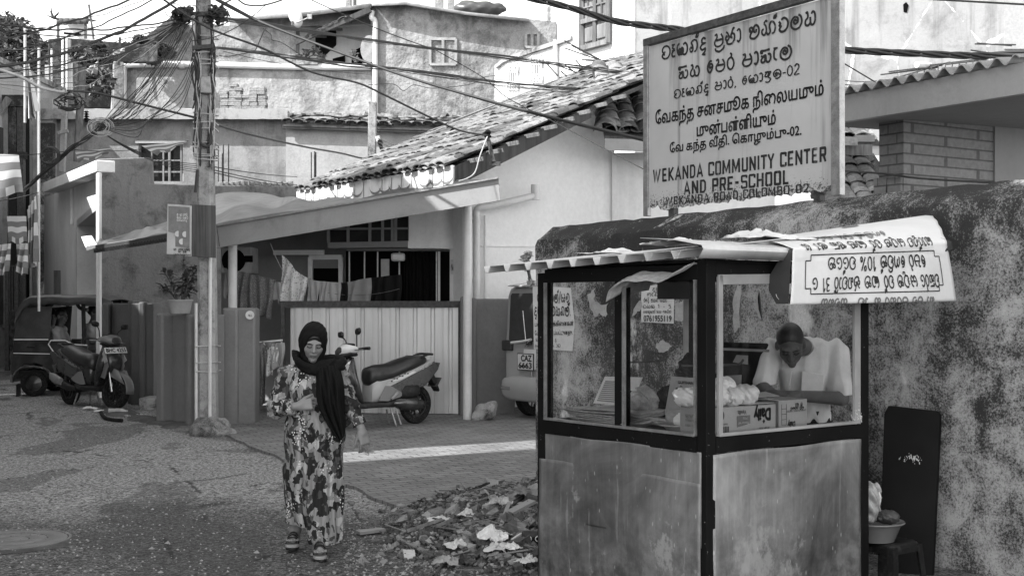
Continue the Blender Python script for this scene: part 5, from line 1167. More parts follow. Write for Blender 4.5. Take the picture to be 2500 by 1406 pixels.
b = MB(); b.tube(spline([P(490,300,PD-.14), P(489,345,PD-.15), P(503,358,PD-.16), P(516,345,PD-.15), P(517,300,PD-.14)], 5), .016, 7).tube(spline([P(518,352,PD-.1), P(524,372,PD-.12), P(522,382,PD-.12), P(517,378,PD-.12)], 5), .01, 6).tube(spline([P(482,415,PD-.13), P(477,470,PD-.14), P(480,440,PD-.13)], 5), .02, 6).build('cable_loop', M['cable'], pl_)
for nm, side in (('cable_tangle', -1), ('cable_tangle', 1)):
    b = MB(); c0 = (448, 33) if side < 0 else (530, 36)
    for i in range(17):
        rad = r.uniform(5, 22); a0 = r.uniform(0, 6); x, y = c0[0]+r.gauss(0, 13), c0[1]+r.gauss(0, 11)
        b.tube([P(x+rad*math.cos(a0+a)*1.1, y+rad*.75*math.sin(a0+a*1.03)+a*1.5, PD-.1+.1*math.sin(a*1.7+i)) for a in [k*.42 for k in range(int(r.uniform(8, 18)))]], r.uniform(.004, .007), 5)
    for i in range(40):
        x, y = c0[0]+r.gauss(0, 12), c0[1]+r.gauss(0, 8); q = P(x, y, PD-.1+r.uniform(-.12,.12)); b.cbox(q, (.05, .03, r.uniform(.03,.1)), (r.random()*3, r.random()*3, r.random()*3))
    b.build(nm, M['cable'], label='dense tangle of black cable ends on the %s of the pole top' % ('left' if side < 0 else 'right'), cat='cables')
b = MB()                                                    # stone base
F_ = Field(q0+Vector((-.5,-.5,-.2)), q0+Vector((.5,.5,.4)), .022); F_.ell(q0+Vector((.02,-.04,.05)), (.24,.24,.17), .02).ell(q0+Vector((.14,-.1,.02)), (.2,.17,.09), .03).warp(lambda X, Y, Z: .022*np.sin(X*17+Z*9)*np.sin(Y*21+Z*26)+.008*np.sin(X*60+Y*50)*np.sin(Z*70))
F_.mesh().build('footing', M['slab'], pl_, smooth=30)
# boards on it
nb = thing('notice_board', 'old printed tin notice board with three round emblems left of the pole', 'notice board', P(436, 622, 15.35))
bp = Plane(P(408, 0, 15.45).xy, P(468, 0, 15.3).xy)
b = MB(); b.prism([bp.at(x, y) for x, y in ((407,620),(409,498),(440,500),(468,503),(467,626),(440,622))], (0,.006,0)).build('panel', M['paper'], nb)
b = MB(); b.prism([bp.at(x, y, .004) for x, y in ((411,566),(411,503),(463,506),(463,606),(428,602),(428,570))], (0,.001,0)).build('printed_field', plain('faded_print', .25, .7, .25, 12), nb)
b = MB()
for x, y in ((434,571), (452,572), (444,590)): b.lathe([(.001,0),(.036,0),(.036,.003),(.001,.003)], bp.at(x, y, .008), 'y', 18)
b.build('emblem', M['paper'], nb)
b = MB()
for s, a, c, h in (("ලංකා නගර", (432,527), (458,528), 6), ("සහ පෙර", (432,534), (460,535), 5), ("වෑකන්ද", (432,540), (458,541), 4)): pwrite(b, bp, s, a, c, h, .008, table=SI, w=.2)
b.build('lettering', M['print_white'], nb)
b = MB()
for s, a, c, h in (("අපේ නගරය සුරකිමු", (424,611), (464,612), 5), ("කොළඹ", (436,616), (456,617), 4)): pwrite(b, bp, s, a, c, h, .006, table=SI, w=.2)
pwrite(b, bp, "Colombo Municipal Council", (424,622), (466,624), 4, .006, bold=.02); b.build('lettering', M['print'], nb)
MB().prism([P(x, y, 15.32) for x, y in ((464,499),(526,502),(527,630),(468,626))], (0,.02,0)).build('stained_board', M['stained'], label='blank dark streaked board nailed to the utility pole', cat='board', bevel=.003)

# ================================================================ cables
def cable(a, c, sag, rad, mat='cable', wob=0, label=None, group=None, n=26, name='overhead_cable', tw=0, cat='cable'):
    """a hanging line between two points; tw twists it out of several strands"""
    a, c = Vector(a), Vector(c); b = MB(); s = rnd.random()*9
    def pt(t):
        q = a.lerp(c, t)-Vector((0, 0, sag*4*t*(1-t)))
        if wob: q += Vector((0, 0, wob*(math.sin(t*23+s)+.6*math.sin(t*51+s*2))*math.sin(t*math.pi)))
        return q
    if tw:
        d = (c-a).normalized(); x = d.cross(Vector((0,0,1))).normalized(); y = d.cross(x); m = n*5
        for k in range(tw):
            ph = 2*math.pi*k/tw; b.tube([pt(i/m)+(x*math.cos(ph+i/m*(c-a).length*7)+y*math.sin(ph+i/m*(c-a).length*7))*rad*.95 for i in range(m+1)], rad, 6)
    else: b.tube([pt(i/n) for i in range(n+1)], rad*.66, 6)
    return b.build(name, M[mat], smooth=180, label=label, cat=cat, group=group)
def chain(pts, rad, mat, label, group=None, name='overhead_cable', strands=1, spread=0, k=6):
    b = MB()
    for s in range(strands):
        o = [Vector((rnd.uniform(-1,1)*spread, rnd.uniform(-1,1)*spread, rnd.uniform(-1,1)*spread)) for _ in pts]
        b.tube(spline([Vector(p)+q for p, q in zip(pts, o)], k), rad*.7, 6)
    return b.build(name, M[mat], smooth=180, label=label, cat='cable', group=group)
chain([P(1200,-14,12.3), P(1300,3,12.1), P(1400,25,12), P(1500,55,11.9), P(1600,66,11.8), P(1680,76,11.7), P(1860,105,11.6), P(2050,124,11.4), P(2180,129,11.3), P(2320,135,11.2), P(2420,136,11.1), P(2540,128,11)], .0, 'cable', None) if False else None
b = MB(); base = spline([P(1200,-20,12.3), P(1300,-2,12.1), P(1400,22,12), P(1500,52,11.9), P(1600,66,11.8), P(1680,76,11.7), P(1860,105,11.6), P(2050,122,11.4), P(2180,129,11.3), P(2320,135,11.2), P(2420,136,11.1), P(2560,126,11)], 22)
for k in range(4):
    ph = k*math.pi/2; b.tube([p+Vector((.0, math.cos(ph+i*.14)*.02, math.sin(ph+i*.14)*.02)) for i, p in enumerate(base)], .014, 6)
b.build('overhead_cable', M['cable'], smooth=180, label='thick twisted bundle cable passing behind the big sign from the top edge', cat='cable')
cable(P(2040,-14,10), P(2540,14,9.6), .0, .012, label='single thin cable across the upper right corner', n=8)
R_ = P(1590, 200, 20.5)
gA = 'cables of the upper bundle from the pole to the sign'; gB = 'cables of the lower bundle from the pole to the sign'
for i in range(9):
    j = lambda a: rnd.uniform(-a, a)
    chain([P(525+j(3), 44+j(9), PD), P(620, 54+j(6)+i, 16.2), P(760, 78+j(5), 17.2), P(900, 99+j(5), 18), P(1040, 118+j(4), 18.8), P(1240, 143+j(7), 19.6), P(1420, 165+j(5), 20), P(1600, 186+j(5), 20.5)], rnd.choice([.006, .008, .011]), 'cable', 'thin black cable in the upper bundle running from pole to sign', gA)
for i in range(9):
    chain([P(522, 116+j(3), PD), P(560, 120+j(3), 16), P(700, 138+j(4), 17), P(840, 158+j(5), 17.7), P(940, 168+j(6), 18.2), P(1080, 184+j(7), 18.9), P(1240, 206+j(10), 19.6), P(1420, 222+j(9), 20), P(1600, 236+j(8), 20.5)], rnd.choice([.006, .008]) if i else .017, 'cable', 'thin black cable in the lower bundle running from pole to sign' if i else 'thick black cable heading the lower bundle from pole to sign', gB)
for k, dx in enumerate((0, 4)):
    chain([P(490+dx, -22, 15.5), P(560+dx, 18-k*3, 15.3), P(640, 56-k*2, 15), P(800, 118-k, 14.6), P(1000, 190-k, 14.1), P(1200, 248+k*3, 13.7), P(1400, 300+k*3, 13.2), P(1600, 347+k*4, 12.8)], .024 if k == 0 else .014, 'cable', 'thick long black cable slanting from pole top down behind the sign' if k == 0 else 'thinner twin of the thick slanting cable from the pole top', None)
chain([P(370,-22,15), P(440,28,15.1), P(520,74,15.2), P(640,118,15.4), P(760,176,15.7), P(870,202,15.9), P(930,228,16), P(1040,282,16.3), P(1120,318,16.5), P(1190,331,16.55)], .019, 'cable', 'black service cable sagging past the pole to the roof bracket', None)
chain([P(1190,333,16.55), P(1172,380,16.5), P(1160,420,16.5), P(1140,436,16.4), P(1120,442,16.4)], .012, 'cable_pale', 'short pale cable dropping from roof bracket into the house')
chain([P(517,300,PD), P(600,326,17.5), P(740,358,20), P(830,374,21.8), P(880,386,23), P(904,388,23)], .022, 'cable', 'black cable from mid pole to the concrete post')
for i, (c) in enumerate(((970,358), (985,372), (1010,388))): cable(P(922,338+i*9,22.9), P(*c,22), .0, .011, label='short black cable from the concrete post down to the tiled roof', group='short cables at the concrete post', n=5)
cable(P(738,-10,14.5), P(1062,122,15.5), .03, .009, label='thin wire from the top edge above the satellite dish to the upper bundle', n=10)
chain([P(1062,122,15.5), P(1180,190,15.8), P(1240,240,16), P(1360,302,16), P(1580,418,15.6)], .008, 'cable', 'thin wire slanting across the tiled roof and gable to the sign')
chain([P(550,8,PD), P(575,-2,15), P(600,12,15), P(640,14,15), P(690,0,15), P(720,-18,15)], .014, 'cable', 'loose wavy black wire right of the pole top')
cable(P(470,100,15), P(650,12,15), .1, .008, label='thin wire rising right from the pole top', n=10)
chain([P(648,68,17), P(634,100,17), P(625,120,17), P(612,128,16.8), P(560,138,16.4), P(535,136,16)], .009, 'cable', 'thin drooping wire joining both bundles right of the pole')
chain([P(642,70,17), P(662,86,17.3), P(664,98,17.3), P(690,106,17.6), P(735,136,18.2)], .008, 'cable', 'kinked thin wire hanging below the upper bundle')
cable(P(545,126,16), P(900,182,18), .05, .006, label='hair-thin wire below the lower bundle over the plaster wall', n=10)
chain([P(900,208,20), P(960,206,20.5), P(985,222,20.8), P(1010,208,20.8), P(1050,216,21), P(1090,214,21.2), P(1150,206,21.5), P(1180,190,21.5), P(1210,185,21.5)], .008, 'cable', 'loose curly wire on the sunlit wall right of the middle')
for i, (x, y) in enumerate(((2040,194),(2040,204),(2040,212),(2040,218),(2040,226))):
    cable(P(x, y, 16), P(2060+i*40+80, y+4+(i*2), 17.5), .02, .011, label='thin black cable emerging right of the sign above the wavy roof', group='cables right of the sign', n=6)
cable(P(2048,148,12), P(2152,210,12), .0, .01, label='thin wire from the sign post slanting to the wavy roof edge', n=5)
chain([P(2046,416,13), P(2155,424,12.3), P(2250,436,12), P(2450,448,11.8)], .016, 'cable', 'black cable running low past the brick pier above the grimy wall')
# left of the pole: long lines to the upper left and lower left
for i, (a, c, sg_, rr, lb) in enumerate((
    ((480,36),(-10,58),.25,.016,'black cable running almost level from pole top to the left edge, topmost'),
    ((480,40),(-10,72),.3,.012,'black cable running almost level to the left edge, second from top'),
    ((340,-10),(-10,100),.1,.02,'thick black cable from the top edge slanting to the left edge, uppermost'),
    ((390,-10),(-10,132),.2,.014,'black cable slanting from the top edge to the left edge, second of the slanting ones'),
    ((440,-6),(-10,164),.3,.03,'thickest black cable slanting from the pole top to the left edge'),
    ((470,36),(-10,178),.3,.014,'black cable slanting from the pole to the left edge under the thickest one'),
    ((470,46),(-10,192),.35,.014,'lowest black cable slanting from the pole to the left edge'),
    ((460,50),(-10,120),.25,.009,'thin pale-looking wire between the slanting cables left of the pole'),
    ((380,-10),(-10,84),.15,.008,'thin wire crossing the sky above the rooftop cabin'))):
    cable(P(*a, PD), P(*c, 14.2), sg_*.5, rr, 'cable_grey' if i in (7,) else 'cable', .01, lb, n=24)
for i in range(6): cable(P(455+j(8), 48+j(10), PD), P(-10, 176+i*7, 14.4), .1+.05*i, .007, 'cable_pale' if i % 2 else 'cable_grey', .02, 'thin grey wire fanning from the pole down to the left edge', 'thin grey wires fanning to the left edge')
kn = P(246, 311, 15.2)
for i in range(16):
    x0, y0 = 430+i*3.2, 45+((i*37) % 60); e = kn+Vector((j(.05), j(.05), j(.05)))
    cable(P(x0, y0, PD), e, .05+.32*((i*7) % 10)/10, .0075, 'cable' if i % 3 else 'cable_grey', .012, 'thin service wire drooping from the pole to the knot of wires', 'service wires drooping to the wire knot', n=20)
for i in range(5):
    chain([P(480, 90+i*14, PD), P(455-i*4, 180+i*22, 15.4), P(400-i*10, 260+i*10, 15.3), P(330, 300+i*9, 15.2), kn], .007, 'cable_grey' if i % 2 else 'cable', 'slack thin wire bellying low between pole and wire knot', 'slack wires between pole and knot')
for i in range(8):
    chain([kn+Vector((j(.05), 0, j(.05))), P(215+j(6), 336+j(5), 15.2), P(178+j(5), 360+j(4), 15.3), P(130+j(8), 398+j(8), 16), P(60+j(5), 462+j(6), 17)], .0085, 'cable', 'black wire running from the wire knot down to the lower left', 'wires from the knot to the lower left')
b = MB()
for i in range(14): 
    rad = rnd.uniform(.05, .12); b.tube([kn+Vector((rad*math.cos(a)*1.4, j(.03), rad*math.sin(a)+.02*i*0)) for a in [k*.5 for k in range(14)]], .005, 5)
b.build('wire_knot', M['cable_pale'], label='pale tied knot where the thin service wires gather left of the pole', cat='cables')
b = MB()
for i in range(4):
    c = P(120, 380, 15.6); rad = .105+.006*i; b.tube([c+Vector((rad*math.cos(a)+j(.004), .012*i, rad*.93*math.sin(a))) for a in [k*.26 for k in range(26)]], .008, 5)
b.build('cable_coil', M['cable'], label='round coil of spare black cable hanging from wires left of the shop', cat='cables')
chain([P(-10,168,14), P(50,188,14.3), P(100,214,14.5), P(150,225,14.6), P(155,222,14.7)], .026, 'cable_pale', 'thick twisted pale guy cable from the left edge to the old post')
chain([P(165,222,14.7), P(225,226,15), P(265,234,15.2), P(350,256,15.4), P(430,276,15.5), P(486,290,15.5)], .02, 'cable', 'black cable from the old wooden post to the pole')
b = MB(); c0 = P(170, 232, 14.6)
for i in range(9):
    rad = rnd.uniform(.04,.13); b.tube([c0+Vector((j(.03)+rad*1.2*math.cos(a), j(.06), -.08+rad*math.sin(a)*.8)) for a in [k*.4+i for k in range(int(rnd.uniform(7,14)))]], .008, 5)
b.build('cable_tangle', M['cable'], label='loose loops of black cable hanging at the old wooden post', cat='cables')
op = thing('wooden_post', 'short weathered wooden post with insulators left of the pole', 'post', P(198, 400, 16))
MB().bar(P(188,395,16.2), P(201,162,16), .085, .07).build('shaft', M['wood'], op, bevel=.006)
b = MB(); 
for k in range(5): b.lathe([(.015,0),(.035,.01),(.015,.024)], P(211, 298-k*5.5, 15.8), n=10)
b.build('insulator', M['black'], op)
MB().bar(P(152,420,16.4), P(158,270,16.4), .075, .06).bar(P(142,325,16.3), P(166,320,16.3), .04).build('stub_post', M['concrete'], label='short dark concrete stub post left of the wooden post', cat='post')
b = MB()
for i in range(5): 
    cable(P(245,320,16), P(480,400+i*5,16), .1, .007, label='thin wire crossing in front of the broken window', group='thin wires before the broken window', n=12)
for a, c in (((525,408),(725,432)), ((525,416),(725,452)), ((525,422),(700,454))): cable(P(*a,PD), P(*c,20.8), .02, .01, label='thin wire from pole to the low wall behind the tarpaulin', group='thin wires to the low wall', n=8)
cable(P(-10,380,16), P(190,366,16), .02, .008, label='thin line holding the flags at the left edge, upper', n=8); cable(P(182,366,15.8), P(460,344,15.7), .06, .006, label='thin flag line between the old post and the pole', n=10)
cable(P(-10,492,17), P(95,470,17), .01, .007, label='thin line holding the flags at the left edge, lower', n=6)

# ================================================================ flags
def flag(label, corners, D, sagx=.05, folds=3., group='striped festival flags', uvflip=False):
    tl, tr_, br, bl = [P(x, y, D) for x, y in corners]; nu, nv = 22, 14; vs = []
    for i in range(nu+1):
        for k in range(nv+1):
            u, v = i/nu, k/nv; p = tl.lerp(tr_, u).lerp(bl.lerp(br, u), v); p += Vector((0, math.sin(u*folds*6.28+v*2)*sagx*(.3+v), .02*math.sin(u*9)*v)); vs.append(p)
    b = MB(); m = nv+1; b.v = [tuple(p) for p in vs]; b.f = [(i*m+k, (i+1)*m+k, (i+1)*m+k+1, i*m+k+1) for i in range(nu) for k in range(nv)]
    o = b.build('striped_flag', M['flag'], smooth=180, label=label, cat='flag', group=group); me = o.data; uv = me.uv_layers.new(name='UVMap')
    for l in me.loops:
        i, k = divmod(l.vertex_index, m); uv.data[l.index].uv = (i/nu, 1-k/nv) if not uvflip else (1-k/nv, i/nu)
    return o
flag('large striped cloth flag hanging flat at the left edge, uppermost', ((-40,376),(46,378),(54,470),(-40,488)), 17, .03, 1)
flag('striped cloth flag hanging straight below the uppermost one', ((17,528),(64,528),(66,593),(20,593)), 18, .01, 1)
flag('crumpled striped flag hanging loose at the lower left edge', ((-2,598),(27,594),(18,664),(-6,676)), 18, .06, 2)
flag('narrow folded pale flag with writing left of the white pipe', ((40,594),(68,594),(64,672),(38,664)), 18.5, .06, 2)
flag('long bundled flag hanging from its line along the white pipe', ((66,512),(88,478),(90,640),(72,658)), 19, .09, 3)
flag('striped flag lying blown flat over the shop roof corner', ((184,372),(271,362),(262,378),(190,398)), 15.8, .02, 1)
flag('striped triangular flag blown level on the line before the broken window', ((345,356),(457,345),(440,358),(383,380)), 15.6, .01, 1)
flag('striped flag drooping on a tall staff at the upper left', ((62,150),(70,150),(92,270),(74,300)), 19, .07, 2, uvflip=True)
flag('pale crumpled flag draped on the terrace pole', ((212,168),(240,150),(234,185),(208,175)), 22, .06, 2)
flag('small striped flag caught among the terrace plants', ((276,122),(305,118),(300,132),(272,140)), 24, .05, 2)
MB().tube([P(61,300,19), P(61,70,19)], .02, 8).build('flag_staff', M['pvc'], label='tall thin pale flag staff at the upper left', cat='flag staff')
for px, y1, y0 in ((72, 290, 175), (95, 760, 118)): MB().tube([P(px,y1,19.5), P(px,y0,19.5)], .02, 8).build('pale_pole', M['pvc'], label='tall thin pale pole %s' % ('right of the flag staff, short one' if px == 72 else 'beside the pale building edge, reaching the tree'), cat='pole')
bd = thing('flying_bird', 'small dark bird flying in the sky left of the rooftop cabin', 'bird', P(131, 44, 30))
F_ = Field((-.3,-.2,-.3), (.3,.2,.4), .012); F_.ell((0,0,0), (.1,.035,.035), .01, (0,R(20),0)).ell((.1,0,-.03),(.03,.025,.025),.01).path([(-.02,0,.02),(-.06,.0,.14),(-.05,0,.27)], [.03,.022,.004], .02).path([(.02,.0,.02),(.1,-.02,.08),(.17,-.03,.17)], [.028,.02,.004], .02).path([(-.09,0,.03),(-.17,0,.06)], [.02,.008], .01)
F_.mesh().build('body', M['black'], bd, local=True)

# ================================================================ potted plant on the yard wall, laundry
def pot_leaf(b, p, d, L, w):
    d = d.normalized(); s = d.cross(Vector((0,0,1))); s = s.normalized() if s.length > .01 else Vector((1,0,0)); n = s.cross(d)
    r = []
    for k in range(6):
        t = k/5; ww = w*math.sin(math.pi*min(1, t*.92+.06))**.8; c = p+d*L*t-Vector((0,0,.35*L*t*t)); r.append([c-s*ww+n*ww*.35, c, c+s*ww+n*ww*.35])
    b.rings(r, close=False)
pd_ = P(440, 746, 16.2); pd_.z = 1.53
pot = thing('potted_plant', 'leafy plant in a wide grey pot on the yard wall left of the pole', 'potted plant', pd_)
MB().lathe([(.001,0),(.12,0),(.125,.02),(.15,.15),(.165,.155),(.165,.175),(.15,.175),(.14,.15),(.001,.15)], pd_, n=28).build('pot', M['cloth_mid'], pot)
b = MB(); lf = MB(); r = random.Random(4)
for i in range(13):
    a = r.uniform(0, 6.28); q0_ = pd_+Vector((.04*math.cos(a), .04*math.sin(a), .15)); h = r.uniform(.15, .5) if i else .6; q1_ = q0_+Vector((math.cos(a)*.2*(1-(i == 0)), math.sin(a)*.14, h))
    st = spline([q0_, (q0_+q1_)/2+Vector((0,0,.05)), q1_], 5); b.tube(st, .006, 5)
    for k in range(11):
        t = st[3+int(r.random()*(len(st)-4))]; pot_leaf(lf, t, Vector((r.gauss(0,1), r.gauss(0,1), r.uniform(-.3,.9))), r.uniform(.1,.18), r.uniform(.018,.032))
b.build('stem', M['bark'], pot); lf.build('foliage', M['leaf'], pot, smooth=60, flip=True)
def hang(name, label, p0, p1, drop0, drop1, mat, folds=6, amp=.03, curve=.0, cat='laundry', sag=0):
    p0, p1 = Vector(p0), Vector(p1); b = MB()
    def fn(u, v):
        q = p0.lerp(p1, u)-Vector((0,0,sag*4*u*(1-u))); dz = drop0+(drop1-drop0)*u
        return (q.x+.02*math.sin(v*4+u*7)+curve*v, q.y+amp*math.sin(u*folds*6.28+v*1.5)*(.35+.8*v), q.z-dz*v+.012*math.sin(u*17)*v)
    b.grid(fn, 60, 16); return b.build(name, M[mat], smooth=180, solid=.006, label=label, cat=cat)
LD = 17.9
cable(P(660,594,17.2), P(715,690,17.8), .08, .006, 'cable_pale', 0, 'white washing line from the porch fascia to the hanging clothes', n=10)
cable(P(715,690,17.8), P(975,705,17.9), .13, .006, 'cable_grey', 0, 'washing line behind the gate carrying cloths', n=12)
cable(P(550,655,17.9), P(690,686,17.6), .06, .006, 'cable_grey', 0, 'short washing line beside the left porch post', n=8)
hang('hanging_dress', 'flowered pale dress hanging highest on the washing line', P(688,622,17.7), P(748,678,17.8), .62, .42, 'cloth_print', 3, .05, -.05, sag=.02)
hang('hanging_cloth', 'narrow pale cloth hanging beside the flowered dress', P(749,678,17.8), P(775,686,17.8), .42, .4, 'cloth_mid', 3, .02)
hang('hanging_cloth', 'pleated pale shirt hanging in the middle of the washing line', P(776,686,17.8), P(830,690,17.85), .44, .46, 'cloth_mid', 4, .025)
hang('hanging_cloth', 'small black cloth hanging between the pleated and the grey ones', P(829,690,17.85), P(846,690,17.85), .42, .4, 'cloth_dark', 2, .02)
hang('hanging_cloth', 'plain grey cloth hanging right of the small black one', P(846,689,17.85), P(904,678,17.9), .42, .5, 'cloth_grey', 2, .03)
hang('hanging_cloth', 'black garment with white trim hanging rightmost on the washing line', P(905,678,17.95), P(978,670,17.95), .5, .55, 'cloth_dark', 3, .04)
hang('hanging_cloth', 'dotted grey skirt hanging behind the gate pillar', P(560,658,17.6), P(664,680,17.6), .55, .56, 'cloth_dots', 5, .04)
hang('hanging_cloth', 'narrow patterned scarf hanging beside the left porch post', P(546,654,17.5), P(562,660,17.5), .4, .4, 'cloth_grey', 2, .02)
hang('hanging_cloth', 'small pale knotted cloth hanging left of the flowered dress', P(664,682,17.7), P(684,690,17.7), .25, .3, 'cloth_mid', 2, .03)
ac = thing('air_conditioner', 'wall air conditioner unit with dark grille in the shaded porch', 'air conditioner', P(583, 668, 18.4))
MB().box(P(546,0,18.6).x, 18.4, P(0,668,18.6).z, P(621,0,18.6).x, 18.9, P(0,604,18.6).z).build('housing', M['cloth_mid'], ac, bevel=.02)
MB().lathe([(.001,-.01),(.17,-.01),(.17,.01),(.001,.01)], (P(570,0,18.38).x, 18.385, P(0,636,18.4).z), 'y', 20).build('fan_grille', M['dark'], ac)
MB().prism([P(597,640,18.37), P(617,640,18.37), P(617,624,18.37), P(597,624,18.37)], (0,.01,0)).build('sticker', M['dark'], ac)
rk = thing('drying_rack', 'folding clothes rack full of washing in the gateway beside the pillar', 'drying rack', P(660, 1000, 17.4))
b = MB()
for a, c in (((628,836),(690,830)), ((628,858),(690,848)), ((688,835),(668,900)), ((640,834),(668,856)), ((668,980),(692,984))): b.bar(P(*a,17.3), P(*c,17.3), .022)
b.build('rail', M['white_paint'], rk)
for i, (x0, x1, y0, dz, mt, lb) in enumerate(((628,640,860,.62,'cloth_grey','grey cloth on the clothes rack nearest the pillar'), (636,648,850,.8,'cloth_dots','long patterned cloth on the clothes rack'), (650,668,848,.4,'cloth_print','pale shirt hanging on the clothes rack'), (660,692,838,.36,'cloth_mid','light crumpled cloth over the right end of the clothes rack'), (628,660,836,.12,'cloth_grey','dark cloth over the upper rail of the clothes rack'))):
    hang('hanging_cloth', lb, P(x0, y0, 17.28), P(x1, y0-2, 17.28), dz, dz*.9, mt, 2, .03)

# ================================================================ litter, manhole, rubble
mh = thing('manhole_cover', 'round worn manhole cover set in the road at lower left', 'manhole cover', G(30, 1316))
c = G(30, 1316); c.z -= .004
MB().lathe([(.001,.008),(.1,.008),(.105,.004),(.115,.004),(.12,.008),(.22,.008),(.225,.004),(.235,.004),(.24,.008),(.36,.008),(.365,.004),(.372,.004),(.375,.009),(.39,.009),(.392,0)], c, n=64).build('cover', M['concrete'] if False else plain('manhole_iron', .16, .6, .35, 9, .4, bump=.003), mh)
MB().lathe([(.39,.004),(.52,.002)], c, n=40).build('rim', M['soil'], mh)
def crumple(name, c, r_, mat, label, cat, group=None, seed=1, flat=.6, res=.012):
    c = Vector(c); rr = random.Random(seed); m = max(r_)*1.5; F_ = Field(c-Vector((m,m,m)), c+Vector((m,m,m)), max(res, m/26))
    F_.ell(c, r_, .01)
    for i in range(4): F_.ell(c+Vector((rr.uniform(-.6,.6)*r_[0], rr.uniform(-.6,.6)*r_[1], rr.uniform(-.2,.6)*r_[2])), [x*rr.uniform(.3,.6) for x in r_], .02)
    k = 1/max(r_); p = [rr.uniform(4,8)*k for _ in range(4)]; F_.warp(lambda X, Y, Z: max(r_)*.13*np.abs(np.sin(X*p[0]+Z*p[1]))*np.sin(Y*p[2]+X*3*k)+max(r_)*.04*np.sin(X*p[3]*3+Y*p[0]*2+Z*p[2]*2))
    return F_.mesh().build(name, M[mat], smooth=50, label=label, cat=cat, group=group)
q = G(222, 1000); rag(q+Vector((0,0,.01)), .22, .16, .05, 31).build('paper_litter', M['paper'], smooth=28, flip=True, label='crumpled pale paper on the road under the scooter by the shop', cat='litter')
bt = thing('plastic_bottle', 'clear plastic bottle with label lying by the scooter front wheel', 'bottle', G(288, 1008))
q = G(288, 1010); MB().lathe([(.001,-.13),(.035,-.125),(.038,-.02),(.034,0),(.038,.02),(.036,.07),(.014,.11),(.014,.135),(.001,.135)], q+Vector((0,0,.04)), 'x', 16).build('bottle_body', M['clear_bag'], bt)
MB().lathe([(.039,-.03),(.039,.04)], q+Vector((0,0,.04)), 'x', 16).build('bottle_label', M['cloth_mid'], bt)
MB().tube(spline([G(246,1012)+Vector((0,0,.03)), G(256,1024)+Vector((0,0,.025)), G(275,1029)+Vector((0,0,.025)), G(298,1031)+Vector((0,0,.025))], 6), .025, 10).build('rubber_hose', M['rubber'], label='short black piece of rubber hose lying on the road', cat='hose')
q = G(340, 1018); crumple('paper_litter', q+Vector((0,0,.012)), (.16,.05,.016), 'old_paper', 'long torn white paper strip on the road before the grey yard wall', 'litter', seed=4)
q = G(240, 1006); crumple('paper_litter', q+Vector((0,0,.012)), (.07,.05,.016), 'paper', 'small white paper scrap on the road near the hose end', 'litter', seed=6)
bd_ = MB(); q = [G(868,1303), G(880,1309), G(942,1300), G(930,1297)]; bd_.prism([p+Vector((0,0,.03)) for p in q], (0,0,-.02)).build('flat_board', M['cloth_mid'], label='flat pale board scrap lying on the road right of the woman', cat='board')
bd_ = MB(); q = [G(984,1351), G(1012,1352), G(1014,1364), G(986,1365)]; bd_.prism([p+Vector((0,0,.03)) for p in q], (0,0,-.03)); o = bd_.build('paper_packet', M['paper'], label='small square pale packet lying on the dirt before the rubble heap', cat='packet')
# the heap
hx, hy = G(1330, 1330).x, G(1330, 1300).y
def heap(x, y):
    dx = x-hx; dy = y-hy; r_ = math.sqrt((dx/1.25)**2+((dy-.4)/1.9)**2); h = .28*max(0, 1-r_)**1.1
    return h+.03*math.sin(x*9)*math.sin(y*8)*max(0, 1-r_)
hp = MB()
def hpf(u, v):
    x = hx-1.7+2.7*u; y = hy-2.4+4.6*v; h = heap(x, y); return (x, y, gz(y)-.02+h+(.012*rnd.uniform(-1, 1) if h > .01 else -.03))
hp.grid(hpf, 80, 110).build('soil_heap', M['soil'], smooth=30, kind='stuff')
def debris(name, mats, n, smin, smax, seed, shape):
    rr = random.Random(seed); bs = {m: MB() for m in mats}
    for i in range(n):
        x, y = hx+rr.gauss(-.2, .45), hy+rr.gauss(.1, .85); h = heap(x, y)
        if x > .98 or (h < .02 and rr.random() < .55) or (x > .15 and y > 9.9): continue
        s = rr.uniform(smin, smax)*(1 if rr.random() < .8 else 1.7); b = bs[rr.choice(mats)]; c = Vector((x, y, gz(y)+h+s*.15)); e = (rr.uniform(-.6,.6), rr.uniform(-.6,.6), rr.uniform(0,6.3))
        if shape == 'stone':
            k = len(b.v); mm = Matrix.Translation(c) @ Euler(e).to_matrix().to_4x4(); vs = [mm @ Vector((s*rr.uniform(.6,1)*a, s*rr.uniform(.5,1)*d_, s*rr.uniform(.35,.7)*f_)) for a in (-1,1) for d_ in (-1,1) for f_ in (-1,1)]
            b.add(vs, [(0,1,3,2),(4,6,7,5),(0,4,5,1),(2,3,7,6),(0,2,6,4),(1,5,7,3)])
        elif shape == 'leaf':
            mm = Matrix.Translation(c+Vector((0,0,.01))) @ Euler(e).to_matrix().to_4x4(); b.add([mm @ Vector(p) for p in ((-s,0,0),(-.2*s,.4*s,.12*s),(s,.1*s,-.1*s),(.1*s,-.45*s,.1*s),(0,0,-.05*s))], [(0,1,4),(1,2,4),(2,3,4),(3,0,4)])
        else:
            mm = Matrix.Translation(c+Vector((0,0,.015))) @ Euler((e[0]*.4, e[1]*.5, e[2])).to_matrix().to_4x4(); b.box(-s*2.2, -s*.14, -s*.06, s*2.2, s*.14, s*.06, mm)
    for m, b in bs.items():
        if b.v: b.build(name, M[m], smooth=0, kind='stuff')
debris('rubble_gravel', ['soil', 'concrete', 'cloth_grey', 'tile_dark', 'soil', 'soil'], 9000, .004, .017, 1, 'stone')
debris('rubble_stones', ['concrete', 'brick', 'soil'], 200, .02, .045, 2, 'stone')
